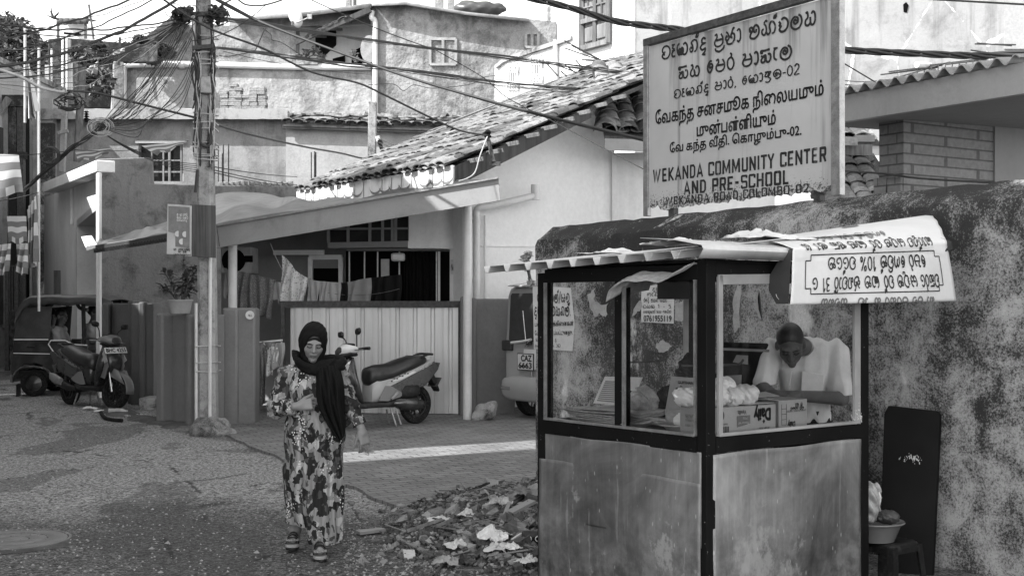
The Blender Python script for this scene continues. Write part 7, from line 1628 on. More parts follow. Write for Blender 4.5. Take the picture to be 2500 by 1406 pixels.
# aluminium trim round the right glass and beside the posts
b = MB(); q = lambda u, z: FR.p(u, z, .004)
b.bar(q(.09,1.01), q(.09,1.80), .03, .02, n2).bar(q(KR-.05,1.01), q(KR-.05,1.86), .05, .02, n2).bar(q(.075,1.775), q(KR-.03,1.8), .05, .02, n2).bar(q(.075,1.012), q(KR-.03,1.012), .016, .03, n2).build('glass_trim', M['stall_trim'], KS, bevel=.003)
b = MB(); q = lambda u, z: FL.p(u, z, .004)
b.bar(q(.07,1.01), q(.07,1.775), .012, .02, n1).bar(q(.585,1.01), q(.585,1.775), .012, .02, n1).bar(q(.07,1.01), q(KL-.01,1.01), .012, .03, n1).bar(q(KL-.01,1.01), q(KL-.01,1.775), .009, .02, n1).build('glass_trim', M['steel'], KS)
MB().bar(K(KR-.09, KL-.0, 1.2), K(KR-.09, KL-.0, 1.8), .03).build('glass_trim', M['stall_trim'], KS)
for ua, ub in ((.08, .585), (.665, KL-.02)): MB().add([FL.p(ua,1.01,-.02), FL.p(ub,1.01,-.02), FL.p(ub,1.775,-.02), FL.p(ua,1.775,-.02)], [(3,2,1,0)]).build('glass_pane', M['glass'], KS, smooth=0, flip=True)
MB().add([FR.p(.1,1.015,-.02), FR.p(KR-.07,1.015,-.02), FR.p(KR-.07,1.79,-.02), FR.p(.1,1.79,-.02)], [(0,1,2,3)]).build('glass_pane', M['glass'], KS, smooth=0, flip=True)
kbox(.05, .05, .965, .93, KL, .992).build('counter', M['darkwood'], KS)
b = MB(); r = random.Random(3)                              # stove-in flakes of paint on the sill by the right post
for k in range(60): u = KR-.02-abs(r.gauss(0,.05)); z = 1.0+abs(r.gauss(0,.045)); s = r.uniform(.002,.008); q = FR.p(u, z, .016); b.add([q, q+Vector((v2.x,v2.y,0))*s, q+Vector((v2.x,v2.y,0))*s*.6+UZ*s*1.4, q+UZ*s], [(0,1,2,3)])
b.build('paint_flake', M['paper'], KS, smooth=0)
# wall-side hooks seen through the glass
for y0, y1, z in ((.70,1.16,1.335),(.12,.56,1.34)): MB().tube(spline([K(.4,y1,z-.02), K(.4,y0+.08,z), K(.4,y0+.02,z+.01), K(.4,y0,z+.03)], 4), .006, 6).build('inner_rod', M['rust'], KS)
# roof: ribbed sheet over the left, folded lip along the front
b = MB(); n = 0; prof = []
y = -.02
while y < 1.62:
    for dy, dz in ((0,0),(.03,.0),(.05,-.038),(.075,-.038),(.095,0)): prof.append((y+dy, dz))
    y += .19
b.rings([[K(x, yy, 1.925-.028*yy+zz+dz) for yy, dz in prof] for x, zz in ((-.17,-.01), (.5,.06), (1.3,.12))], close=False).build('roof_sheet', M['gate'], KS, smooth=0, solid=.004)
b = MB(); b.rings([[K(x, yy, z) for x in (-.16,.2,.6,.95)] for yy, z in ((-.10,1.875), (-.13,1.915), (-.12,1.935), (.05,1.965), (.3,1.985))], close=False).build('roof_lip', M['gate'], KS, solid=.004, smooth=25)
kbox(.0, .0, 1.86, KR+.03, KL, 1.875).build('ceiling', M['cloth_dark'], KS)
# what lies on and hangs from the roof
for nm, lb, x, y, z, w, d, h, sd in (('folded_sack', 'white plastic sack lying folded on the stall roof at its left part', .22, .3, 1.955, .5, .3, .05, 3), ('folded_sack', 'bundled white cloth sack on top of the stall roof near the banner', .6, .14, 1.985, .5, .3, .07, 5), ('paper_scrap', 'flat pale sheet scraps on the stall roof above the left window', .1, .75, 1.925, .36, .16, .025, 8)):
    rag(K(x, y, z), w, d, h, sd, .66).build(nm, M['cloth_white'], smooth=30, flip=True, label=lb, cat='sack' if nm != 'paper_scrap' else 'paper')
# folded newspapers stuck under the eave
b = MB(); cpt = [K(-.04,.62,1.70), K(-.06,.56,1.765), K(-.06,.45,1.80), K(-.05,.33,1.80), K(-.05,.2,1.80), K(-.03,.08,1.855)]
cs = spline(cpt, 6)
for k in range(6):
    o = n1*.012*k; b.rings([[p_+o+UZ*(-.006*k+.004*math.sin(i*.8+k)) for i, p_ in enumerate(cs)], [p_+o-n1*.25+UZ*(.01*k+.03) for p_ in cs]], close=False)
b.build('newspaper_roll', M['news'], solid=.003, smooth=60, label='curled folded newspaper sheets tucked under the stall eave', cat='newspaper')
MB().bar(K(-.03,.3,1.66), K(-.03,.16,1.66), .09, .004, n1).build('small_card', M['card'], label='small worn card stuck on the inner side of the stall glass top', cat='card') if False else MB().prism([FL.p(.14,1.68,-.03), FL.p(.37,1.68,-.03), FL.p(.37,1.785,-.03), FL.p(.14,1.785,-.03)], n1*.002).build('small_card', M['cloth_dark'], label='small dark printed card behind the top of the middle glass', cat='card')
# the white vinyl banner turned upside down over the right end
BN = thing('vinyl_banner', 'white vinyl banner with upside-down round lettering draped over the stall roof', 'banner', FR.at(2130, 745, .1))
TL_, TR_ = FR.at(1936,607,.16), FR.at(2312,592,.16); BL_, BR_ = FR.at(1928,742,.15), FR.at(2336,733,.15)
KL_, KR_ = FR.at(1800,592,-.25), FR.at(2272,524,-.42)
def ban(u, v):
    if v < .45: 
        k = v/.45; a = KL_.lerp(TL_, k); c = KR_.lerp(TR_, k); bul = .028*math.sin(k*math.pi)
    elif v < .9:
        k = (v-.45)/.45; a = TL_.lerp(BL_, k); c = TR_.lerp(BR_, k); bul = .0
    else:
        k = (v-.9)/.1; a = BL_-n2*.09*(1-math.cos(k*3.1))/2*1.0+UZ*.05*math.sin(k*1.57)*k-UZ*.012*math.sin(k*3.14); c = BR_-n2*.09*(1-math.cos(k*3.1))/2+UZ*.05*math.sin(k*1.57)*k-UZ*.012*math.sin(k*3.14); bul = 0
    q = a.lerp(c, u); bow = .03*math.sin(u*math.pi)*(v-.3)
    fold = .008*math.sin(u*9+v*6)*math.sin(v*5)+.004*math.sin(u*23+v*8)*math.sin(v*6)+.003*math.sin(u*60*(1-v)+v*12)*(v < .55)
    return q+UZ*(bul*.8)+n2*(bow*.5+fold+bul*.3)
MB().grid(ban, 60, 60).build('sheet', M['banner'], BN, smooth=180, solid=.002)
b = MB(); cc = (TL_+BL_)/2-n2*.05
b.rings([[TL_.lerp(BL_, t)-n2*.005+Vector((-v2.x,-v2.y,0))*.004 for t in (0,.25,.5,.75,1)], [TL_.lerp(BL_, t)-n2*(.02+.13*math.sin(t*2.6))+Vector((-v2.x,-v2.y,0))*.0+UZ*0 for t in (0,.25,.5,.75,1)]], close=False).build('rolled_end', M['tarp_dark'], BN)
def bl(u, v, o=.004): # a point on the face (v 0..1 between crease and lower edge)
    return Vector(ban(u, .45+.45*v))+n2*o
b = MB(); brd = []
def line(a, c, w=.006, k=14):
    for i in range(k):
        p0, p1 = [bl(a[0]+(c[0]-a[0])*t, a[1]+(c[1]-a[1])*t) for t in (i/k, (i+1)/k)]; s = (p1-p0).normalized(); pr = s.cross(n2).normalized()*w/2; b.add([p0-pr, p1-pr, p1+pr, p0+pr], [(0,1,2,3)])
x0, x1, ya, yb, c_ = .075, .925, .13, .83, .03
for pts in (((x0+c_,ya),(x1-c_,ya)), ((x1,ya+.1),(x1,yb-.1)), ((x1-c_,yb),(x0+c_,yb)), ((x0,yb-.1),(x0,ya+.1)), ((x0+c_,ya),(x0+c_,ya+.1)), ((x0+c_,ya+.1),(x0,ya+.1)), ((x1-c_,ya),(x1-c_,ya+.1)), ((x1-c_,ya+.1),(x1,ya+.1)), ((x0+c_,yb),(x0+c_,yb-.1)), ((x0+c_,yb-.1),(x0,yb-.1)), ((x1-c_,yb),(x1-c_,yb-.1)), ((x1-c_,yb-.1),(x1,yb-.1))): line(*pts)
b.build('border', M['print'], BN, smooth=0)
def upside(s, ua, ub, v, h, mat, w=.15):                    # written rotated half a turn, baseline at the top
    b = MB(); V, F, W = strokes(s, SI, w, True, .08); vs = []
    for i, q in enumerate(V):
        t = q.x/W; u = ub+(ua-ub)*t; vv = v+q.y*h; p_ = bl(u, vv, .004+.00002*(i % 40)) if vv >= 0 else Vector(ban(u, .45+.45*vv))+n2*.003+UZ*.004
        vs.append(p_)
    b.add(vs, F); return b.build('lettering', M[mat], BN, smooth=0, flip=True)
upside('ෙපර ෙගවිම් 10% වට්ටම', .2, .82, .2, .2, 'print'); upside('වසරට අඩුම වර්ෂකම ජනවාරි 31 ට', .11, .9, .55, .2, 'print')
upside('කාර්තුව අඩුම වර්ෂකම මස ලාභය', .07, .9, -.13, -.0001+.17, 'print'); upside('ෙගවිම් 5% වට්ටම', .14, .62, -.42, .15, 'print_grey'); upside('ඡනාධිපති පරිසර සභාව ආයතනය', .16, .88, .93, .16, 'print_grey', .2)
MB().prism([Vector(ban(u, v))+n2*.003+UZ*.005 for u, v in ((.48,.02),(.56,.02),(.56,.07),(.48,.07))], UZ*.001).build('printed_mark', M['cloth_grey'], BN)
MB().prism([Vector(ban(u, v))+n2*.004 for u, v in ((.965,.40),(1.03,.44),(1.03,.5),(.975,.52))], n2*.002).build('tape', M['print'], BN)

# ---------------------------------------------------------------- goods on the counter
def papers(name, label, x, y, n, w, d, mat, seed, z=.993, cat='newspapers', jit=.02):
    r = random.Random(seed); b = MB()
    for k in range(n):
        c = K(x+r.uniform(-jit,jit), y+r.uniform(-jit,jit), z+.009*k); a = math.atan2(v2.y, v2.x)+r.uniform(-.12,.12); e = Vector((math.cos(a), math.sin(a), 0)); f = Vector((-e.y, e.x, 0))
        nx = 8; ws = w*r.uniform(.9,1.05); ds_ = d*r.uniform(.9,1.05); ph = r.uniform(0,6)
        top = [[c+e*(ws*(i/nx-.5))+f*(ds_*(jj/5-.5))+UZ*(.006*math.sin(i*.9+ph)*math.sin(jj+ph*.7)+(.012*(abs(i/nx-.5)*2)**4)) for jj in range(6)] for i in range(nx+1)]
        b.rings(top, close=False)
    return b.build(name, M[mat], smooth=60, solid=.006, label=label, cat=cat)
papers('newspaper_stack', 'untidy stack of folded newspapers on the stall counter behind the left glass', .22, .90, 9, .3, .5, 'news', 1)
papers('newspaper_stack', 'low stack of newspapers behind the window post of the stall', .38, .68, 5, .28, .36, 'news', 2)
bk = thing('open_magazine', 'open printed magazine propped against the left post on the newspapers', 'magazine', K(.28, 1.02, 1.08))
c0, c1 = K(.3,1.17,1.085), K(.3,.86,1.085)
MB().prism([c0, c1, c1+UZ*.16+n1*-.09, c0+UZ*.15+n1*-.09], n1*-.006).build('page', M['paper'], bk)
b = MB(); r = random.Random(2)
for k in range(11):
    t = .12+.07*k; a_, c_ = c0.lerp(c0+UZ*.15+n1*-.09, t), c1.lerp(c1+UZ*.16+n1*-.09, t); p0, p1 = a_.lerp(c_, .08)+n1*.003, a_.lerp(c_, .55)+n1*.003; b.bar(p0, p1, .006, .001, n1)
b.build('printed_text', M['print_grey'], bk)
MB().prism([c0.lerp(c1, t).lerp((c0.lerp(c1, t)+UZ*.155+n1*-.09), s)+n1*.003 for t, s in ((.72,.2),(.88,.2),(.88,.55),(.72,.55))], n1*.001).build('picture', M['cloth_dark'], bk)
def lump(name, label, c, r_, mat, cat, seed, ridge=.14): return crumple(name, c, r_, mat, label, cat, seed=seed, res=.008)
lump('wrapped_bundle', 'striped plastic bag with goods beside the magazine on the newspapers', K(.33,.78,1.12), (.08,.07,.08), 'clear_bag', 'bag', 31)
lump('wrapped_bundle', 'dark crumpled bag behind the window post inside the stall', K(.5,.72,1.1), (.1,.08,.1), 'cloth_dark', 'bag', 32)
tb = thing('plastic_tub', 'clear round plastic tub with lid behind the small bowl in the stall', 'tub', K(.42,.44,.995))
MB().lathe([(.001,0),(.06,0),(.075,.09),(.08,.095),(.08,.11),(.001,.112)], K(.42,.47,.995), n=28).build('tub_body', M['clear_bag'], tb)
nbk = thing('leaning_booklet', 'grey booklet with round lettering standing behind the window post', 'booklet', K(.3,.6,1.0))
c0, c1 = K(.34,.63,1.06), K(.34,.44,1.06)
MB().prism([c0, c1, c1+UZ*.2+n1*-.05, c0+UZ*.2+n1*-.05], n1*-.01).build('cover', M['card'], nbk)
b = MB(); write(b, 'ලසිංහල', c0.lerp(c1,.3)+UZ*.12-n1*.028, c0.lerp(c1,.95)+UZ*.12-n1*.028, .026, UZ, n1, table=SI, w=.18, eps=.004); write(b, 'GUPTHAN', c0.lerp(c1,.35)+UZ*.165-n1*.038, c0.lerp(c1,.95)+UZ*.165-n1*.038, .016, UZ, n1, bold=.03, eps=.004); b.build('lettering', M['print'], nbk)
for i in range(4):
    MB().add([K(.58+.07*i,.62,1.0), K(.58+.07*i,.5,1.0), K(.60+.07*i,.5,1.2+.02*i), K(.60+.07*i,.62,1.19+.02*i)], [(0,1,2,3)]).build('upright_magazine', M[['cloth_dark','card','cloth_dark','cloth_grey'][i]], solid=.008, label='magazine standing upright in the back of the stall, %s in the row' % ['frontmost','second','third','rearmost'][i], cat='magazine', group='magazines standing in the stall')
bw_ = thing('food_bowl', 'shallow pale bowl of wrapped food behind the middle glass', 'bowl', K(.13,.36,.995))
MB().lathe([(.001,0),(.055,0),(.085,.03),(.105,.035),(.1,.042),(.08,.036),(.05,.012),(.001,.012)], K(.16,.34,.994), n=32).build('bowl', M['cloth_mid'], bw_)
lump('food_packet', 'white wrapped food packet in the shallow bowl', K(.17,.31,1.055), (.06,.045,.035), 'bag', 'packet', 33); lump('food_packet', 'striped wrapped food packet at the back of the shallow bowl', K(.17,.37,1.06), (.06,.04,.04), 'cloth_mid', 'packet', 34)
def carton(name, label, x0, y0, x1, y1, z0, z1, mat, cat='carton'):
    t = thing(name, label, cat, K((x0+x1)/2, (y0+y1)/2, z0)); kbox(x0, y0, z0, x1, y1, z1).build('box', M[mat], t, bevel=.003); return t
t = carton('drink_carton', 'long pale flavoured-milk carton with upside-down lettering at the front glass', .13, .075, .60, .22, .995, 1.135, 'card_pale')
b = MB(); up_ = -UZ
def kw(s, xa, xb, z, h, y=.074, **kw_): write(b, s, K(xb, y, z), K(xa, y, z), h, up_, n2, eps=.0015, **kw_)
kw('Daily', .43, .56, 1.115, .062, bold=.05); kw('Vanilla', .305, .37, 1.115, .024); kw('30 SEP 2026', .47, .55, 1.02, .012); kw('Batch Pack', .17, .23, 1.055, .009)
b.prism([K(.19+.016*math.cos(a), .0735, 1.095+.024*math.sin(a)) for a in [6.283*k/16 for k in range(16)]], n2*.0005)
for k in range(14): b.prism([K(.16+.006*k, .0735, 1.01), K(.16+.006*k+.002+.002*(k % 3 == 0), .0735, 1.01), K(.16+.006*k+.002+.002*(k % 3 == 0), .0735, 1.04), K(.16+.006*k, .0735, 1.04)], n2*.0005)
b.prism([K(.495,.0735,1.05), K(.505,.0735,1.062), K(.515,.0735,1.05), K(.505,.0735,1.038)], n2*.0005); b.build('print', M['print'], t)
MB().prism([K(.30,.0733,1.03), K(.40,.0733,1.045), K(.40,.0733,1.088), K(.30,.0733,1.088)], n2*.0006).build('printed_label', M['print_grey'], t)
b = MB(); kw('Flavoured', .31, .39, 1.056, .014, .0722); kw('Milk', .34, .375, 1.08, .014, .0722); b.build('label_print', M['print_white'], t)
t = carton('small_carton', 'square pale carton with open flaps right of the long milk carton', .63, .08, .86, .26, .995, 1.15, 'card_pale')
b = MB(); q = lambda x, z: K(x, .0785, z)
kw('Daily', .70, .76, 1.035, .03, .079, bold=.04); kw('LANKA DAIRIES LIMITED', .69, .85, 1.095, .01, .079); write(b, 'ලංකා', K(.82,.079,1.13), K(.76,.079,1.13), .02, up_, n2, table=SI, w=.2, eps=.0015); write(b, 'කිරි පැකට්', K(.83,.079,1.11), K(.72,.079,1.11), .012, up_, n2, table=SI, w=.2, eps=.0015)
for k in range(4): line_ = [q(.65,1.02+.028*k), q(.69,1.02+.028*k), q(.69,1.022+.028*k), q(.65,1.022+.028*k)]; b.prism(line_, n2*.0005)
b.prism([q(.65,1.02), q(.652,1.02), q(.652,1.13), q(.65,1.13)], n2*.0005).prism([q(.688,1.02), q(.69,1.02), q(.69,1.13), q(.688,1.13)], n2*.0005); b.build('print', M['print'], t)
MB().prism([K(.62,.27,1.152), K(.86,.27,1.152), K(.85,.36,1.17), K(.6,.34,1.165)], UZ*.003).build('flap', M['card_pale'], t); MB().prism([K(.63,.08,1.15), K(.63,.26,1.15), K(.52,.25,1.162), K(.54,.09,1.16)], UZ*.003).build('flap', M['card_pale'], t)
t = carton('dark_carton', 'small brown carton with upside-down print at the middle glass corner', .08, .09, .16, .26, .995, 1.14, 'card')
b = MB(); fl = lambda y, z: K(.079, y, z)
for s, z, h in (('LAB', 1.10, .02), ('Lanka', 1.075, .014), ('kiri 180', 1.05, .012)): write(b, s, fl(.14,z), fl(.22,z), h, up_, n1, eps=.0015)
for k in range(3): b.prism([fl(.115,1.015+.03*k), fl(.135,1.015+.03*k), fl(.135,1.035+.03*k), fl(.115,1.035+.03*k)], n1*.0005)
b.build('print', M['print_grey'], t)
for i, (x, y, z, r_, lb) in enumerate(((.2,.13,1.19,(.075,.06,.05),'left of the heap'), (.33,.14,1.18,(.07,.06,.045),'lower middle of the heap'), (.44,.15,1.185,(.075,.06,.05),'right end of the heap'), (.34,.2,1.235,(.06,.06,.045),'top middle with its knot'), (.25,.21,1.21,(.06,.06,.05),'behind at the heap'), (.1,.2,1.185,(.08,.06,.05),'leftmost, on the brown carton'))):
    lump('rice_bag', 'knotted white polythene food bag on the milk carton, %s' % lb, K(x, y, z), r_, 'bag', 'bag', 40+i)
MB().prism([K(.36,.07,1.142), K(.58,.07,1.142), K(.56,.2,1.142), K(.34,.2,1.142)], UZ*.002).build('loose_paper', M['paper'], label='flat white paper sheet under the food bags on the milk carton', cat='paper')
for i, (x, y, mt, lb) in enumerate(((.62,.5,'cloth_dark','black bag hanging inside the stall behind the middle glass'), (.9,.95,'cloth_dark','dark hanging sack in the rear corner of the stall'))):
    lump('hanging_sack', lb, K(x, y, 1.2 if i else 1.1), (.1,.1,.16), mt, 'bag', 50+i)
# framed board and tray standing at the back of the stall
fb_ = thing('display_case', 'dark glazed case standing against the wall behind the vendor', 'case', K(1.3,.98,1.0))
for z, h, mt in ((1.0,.42,'cloth_dark'),): MB().prism([K(1.28,1.13,z), K(1.28,.74,z), K(1.28,.72,z+h), K(1.28,1.13,z+h)], n1*-.05).build('case_back', M[mt], fb_, bevel=.02)
MB().prism([K(1.27,1.12,1.37), K(1.27,.70,1.37), K(1.27,.70,1.385), K(1.27,1.12,1.385)], n1*-.01).build('shelf_edge', M['stall_trim'], fb_)
MB().prism([K(1.27,.98,1.30), K(1.27,.86,1.29), K(1.27,.86,1.345), K(1.27,.95,1.345)], n1*-.004).build('card', M['card'], fb_)
for y0_, z0_, s in ((1.05,1.08,.06), (.9,1.07,.07)): MB().prism([K(1.27,y0_,z0_), K(1.27,y0_-s,z0_), K(1.27,y0_-s,z0_+.07), K(1.27,y0_,z0_+.07)], n1*-.004).build('card', M['cloth_grey'], fb_)
# stool, basin, bag, board at the right
SX = P(2168, 0, 7.35); sz_ = .3
stl = thing('plastic_stool', 'small worn dark plastic stool at the right foot of the stall', 'stool', (SX.x, 7.35, 0), R(37))
def st_seat(z, s): return [Vector((math.copysign(min(abs(math.cos(a))**.35*s, s), math.cos(a)), math.copysign(min(abs(math.sin(a))**.35*s, s), math.sin(a)), z)) for a in [6.2832*k/28 for k in range(28)]]
MB().rings([st_seat(.265, .135), st_seat(.285, .13), st_seat(.295, .115), st_seat(.292, .05)]).build('seat', M['black'], stl, local=True, smooth=50)
for sx in (-1, 1):
    for sy in (-1, 1): MB().rings([[Vector((sx*(a+dx), sy*(a+dy), z)) for dx, dy in ((0,0),(-.045,0),(-.04,-.012),(-.012,-.04),(0,-.045))] for a, z in ((.16,0.),(.135,.275))]).build('leg', M['black'], stl, local=True)
for k in range(4): MB().box(-.12, -.136, .235, .12, -.125, .27).xf(Matrix.Rotation(k*math.pi/2, 4, 'Z')).build('apron', M['black'], stl, local=True, bevel=.004)
bs = thing('plastic_basin', 'round grey plastic basin sitting on the small stool', 'basin', (P(2133,0,7.32).x, 7.32, .297))
MB().lathe([(.001,0),(.115,0),(.15,.085),(.168,.1),(.176,.105),(.172,.112),(.15,.1),(.115,.012),(.001,.01)], (P(2133,0,7.32).x, 7.32, .297), n=36).build('bowl', M['scoot_grey'], bs)
lump('carrier_bag', 'shiny crumpled plastic bag standing in the basin beside the stall post', P(2122,1225,7.32), (.07,.07,.13), 'clear_bag', 'bag', 60); lump('carrier_bag', 'black plastic bag bulging over the right rim of the basin', P(2165,1262,7.3), (.07,.05,.035), 'tarp_dark', 'bag', 61); lump('carrier_bag', 'white plastic scrap poking out between the two bags in the basin', P(2140,1222,7.32), (.025,.03,.05), 'bag', 'bag', 62)
bb = thing('leaning_board', 'tall black scuffed board leaning against the grimy wall beside the stool', 'board', P(2215, 1500, 7.9))
q = lambda px, py, d: P(px, py, d)
MB().prism([q(2140,1560,7.72), q(2158,1010,8.02), q(2168,990,8.05), q(2288,1004,7.92), q(2296,1012,7.92), q(2270,1560,7.62)], (.02,.025,0)).build('panel', M['blackboard'], bb, bevel=.006)
b = MB(); r = random.Random(9)
for k in range(70):
    x, y = 2228+r.gauss(0,14), 1117+r.gauss(0,5); s = r.uniform(.003,.01); p_ = P(x, y, 7.885); b.add([p_, p_+Vector((s*.5,-.003,0)), p_+Vector((s*.4,-.003,-s*1.6)), p_+Vector((0,-.001,-s))], [(0,1,2,3)])
b.build('scuff', M['paper'], bb, smooth=0)
# ================================================================ people
def head(F, Mh, s=1., k=.008):
    ro = Mh.to_euler()
    e = lambda c, r, k=k, cut=False: F.ell(Mh @ (Vector(c)*s), [x*s for x in r], k, ro, cut)
    cp = lambda a, c, ra, rb=None, k=k, cut=False: F.cap(Mh @ (Vector(a)*s), Mh @ (Vector(c)*s), ra*s, (rb or ra)*s, k, cut=cut)
    e((0,.018,.03), (.074,.09,.086)); e((0,-.018,-.035), (.06,.064,.078), .02); e((0,-.058,-.1), (.021,.02,.017), .018)
    for q in (-1, 1): e((q*.036,-.05,-.022), (.026,.026,.028), .015); e((q*.076,.01,-.01), (.012,.02,.032), .006)
    cp((-.036,-.071,.026), (.036,-.071,.026), .012, k=.014)
    for q in (-1, 1): e((q*.031,-.092,.006), (.018,.0125,.011), .01, True)
    for q in (-1, 1): e((q*.031,-.066,.004), (.014,.0135,.0105), .004)
    cp((0,-.08,.02), (0,-.1,-.022), .0085, .0125, .008)
    for q in (-1, 1): e((q*.011,-.09,-.027), (.009,.011,.008), .005)
    e((0,-.079,-.053), (.024,.011,.0065), .005); e((0,-.077,-.067), (.02,.011,.008), .005)
    cp((-.021,-.089,-.0597), (.021,-.089,-.0597), .0024, k=.002, cut=True)
    e((0,-.07,-.082), (.02,.008,.004), .006, True)
def face_bits(Mh, parent, s=1., lip='skin_dark'):
    T = lambda c: Mh @ (Vector(c)*s)
    for q in (-1, 1):
        MB().tube(spline([T((q*.013,-.084,.021)), T((q*.03,-.085,.028)), T((q*.05,-.073,.021))], 5), [.003*s]*5+[.0038*s]*4+[.002*s]*2, 6).build('eyebrow', M['hair'], parent)
        MB().tube(spline([T((q*.017,-.08,.003)), T((q*.031,-.0845,-.001)), T((q*.046,-.075,.004))], 5), .0032*s, 6).build('eyelashes', M['hair'], parent)
    MB().tube(spline([T((-.022,-.082,-.0575)), T((-.008,-.0915,-.0555)), T((0,-.0905,-.0565)), T((.008,-.0915,-.0555)), T((.022,-.082,-.0575))], 4), .0032*s, 8).tube(spline([T((-.019,-.083,-.063)), T((0,-.0895,-.0675)), T((.019,-.083,-.063))], 5), .004*s, 8).build('lips', M[lip], parent)
def hand(F, o, x, z, flip=1, curl=(.5,.7,.5), s=1., spread=.0, thumb=(.55,-.75,-.35)):
    """wrist at o, fingers along x, back of the hand towards z; flip puts the thumb on the other edge"""
    x = Vector(x).normalized(); z = Vector(z); z = (z-x*z.dot(x)).normalized(); y = z.cross(x)*flip; o = Vector(o)
    T = lambda a, b, c: o+(x*a+y*b+z*c)*s
    F.path([T(-.02,0,0), T(.02,0,0)], [.025*s, .026*s], .012)
    for b in (-.028,-.01,.01,.027): F.cap(T(.015,b*.7,0), T(.085,b,0), .0145*s, .0115*s, .012)
    for i, (b, L) in enumerate(((-.031,.074), (-.0105,.082), (.0105,.076), (.03,.06))):
        p = T(.085, b, 0); an = .15; prev = p; ra = .0092*s
        for k, f in enumerate((.44,.31,.25)):
            an += curl[k]*(1+.12*i); d = x*math.cos(an)-z*math.sin(an)+y*(b*2.5+spread*b*8)*(k == 0); q = prev+d.normalized()*L*f*s; F.cap(prev, q, ra, ra*.88, .003); prev = q; ra *= .9
    d = (x*thumb[0]+y*thumb[1]+z*thumb[2]).normalized(); a = T(.018,-.022,-.004); c = a+d*.045*s; F.cap(a, c, .0145*s, .011*s, .01)
    d2 = (d+x*.7-z*.25).normalized(); e = c+d2*.03*s; F.cap(c, e, .0105*s, .0098*s, .003); F.cap(e, e+(d2-z*.3).normalized()*.023*s, .0098*s, .008*s, .003)

# ---------------------------------------------------------------- the walking woman
WD = 8.35
def Wp(px, py, dy=0.): return P(px, py, WD+dy)
WN = thing('person', 'woman in black headscarf and printed long dress walking and looking down', 'person', (P(762,0,WD).x, WD, gz(WD)))
Mh = Matrix.Translation(Wp(765,838,.0)) @ Euler((R(20), R(4), R(14))).to_matrix().to_4x4()
F_ = Field(Wp(655,782,0)+Vector((0,-.38,-1.56)), Wp(915,782,0)+Vector((0,.3,.02)), .0045)
head(F_, Mh, .96)
F_.path([Wp(765,865,.03), Wp(764,905,.05)], [.05,.055], .02)
F_.cap(Wp(705,912,.05), Wp(822,912,.05), .045, k=.03).cap(Wp(764,930,.04), Wp(766,1060,.04), .11, .12, .04, sx=1.1, sy=.75)
F_.path([Wp(700,912,.04), Wp(676,998,.02), Wp(722,992,-.17)], [.045,.036,.026], .02)                    # her right arm
F_.path([Wp(826,912,.04), Wp(853,985,.0), Wp(881,1045,-.06)], [.045,.036,.024], .02)                    # her left arm
hand(F_, Wp(727,991,-.18), (1,.12,.16), (0,-1,.25), -1, (.75,.95,.6), .98, thumb=(.7,-.5,-.2))
hand(F_, Wp(883,1050,-.065), (.26,-.1,-.93), (.55,-.8,.1), 1, (.3,.45,.4), 1.0, thumb=(.75,-.5,-.35))
F_.path([Wp(735,1070,.06), Wp(732,1190,.06), Wp(722,1290,.16)], [.09,.065,.04], .03).path([Wp(796,1070,.04), Wp(790,1200,-.03), Wp(779,1325,-.03)], [.09,.065,.04], .03)
def foot(F, ank, toe, s=1.):
    a, t = Vector(ank), Vector(toe); d = (t-a); d.z = 0; d.normalize(); sd = Vector((-d.y, d.x, 0))
    F.path([a, a+Vector((0,0,-.05))-d*.02], [.034,.032], .02).path([a+Vector((0,0,-.05))-d*.03, t-d*.03], [.033,.026], .02)
    for k in range(5): b = (k-2)*.0175; F.cap(t+sd*b-d*.035, t+sd*b+d*(.012-.006*abs(k-1)), .0095, .0085, .006)
tl, tr2 = Wp(713,1318,.02), Wp(782,1346,-.26)
foot(F_, Wp(719,1292,.15), tl); foot(F_, Wp(778,1327,-.04), tr2)
bod = F_.mesh().build('body', M['skin'], WN, smooth=180)
face_bits(Mh, bod, .96)
# hair, scarf
F_ = Field(Wp(765,838)-Vector((.2,.2,.2)), Wp(765,838)+Vector((.2,.2,.2)), .005); ro = Mh.to_euler(); H_ = lambda c: Mh @ (Vector(c)*.96)
F_.ell(H_((0,.015,.037)), (.078,.091,.088), .005, ro).ell(H_((0,-.105,-.035)), (.064,.066,.098), .012, ro, True).ell(H_((0,0,-.14)), (.2,.2,.09), .01, ro, True)
F_.mesh().build('hair', M['hair'], WN, smooth=180)
F_ = Field(Wp(690,775)+Vector((0,-.3,-.5)), Wp(880,775)+Vector((0,.35,.03)), .005)
hc = Wp(765,842)
F_.ell(H_((0,.022,.036)), (.091,.106,.104), .01, ro).cap(H_((0,.035,-.02)), Wp(763,893,.06), .086, .078, .04)
F_.ell(H_((0,-.125,-.02)), (.064,.098,.116), .012, ro, True)
for k, (pts, rr_) in enumerate((([(722,868,.07),(735,893,-.06),(765,905,-.1),(800,893,-.1),(838,888,-.02)], .02), ([(716,858,.09),(730,884,-.06),(762,897,-.1),(800,884,-.1),(834,884,.0)], .018), ([(728,880,.06),(748,903,-.07),(785,908,-.11),(815,902,-.09),(838,896,-.03)], .018), ([(838,885,.0),(826,878,.1),(780,878,.15),(735,872,.13),(722,866,.08)], .03))):
    c = spline([Wp(*p_) for p_ in pts], 5); F_.path(c, [rr_*(.75+.35*math.sin(math.pi*i/(len(c)-1))) for i in range(len(c))], .014)
F_.warp(lambda X, Y, Z: .0022*np.sin(np.sqrt((X-hc.x)**2+(Z-hc.z-.02)**2)*115+np.arctan2(X-hc.x, Z-hc.z)*1.6+Y*25)+.001*np.sin(X*160-Z*130))
scf = F_.mesh().build('headscarf', M['scarf'], WN, smooth=180)
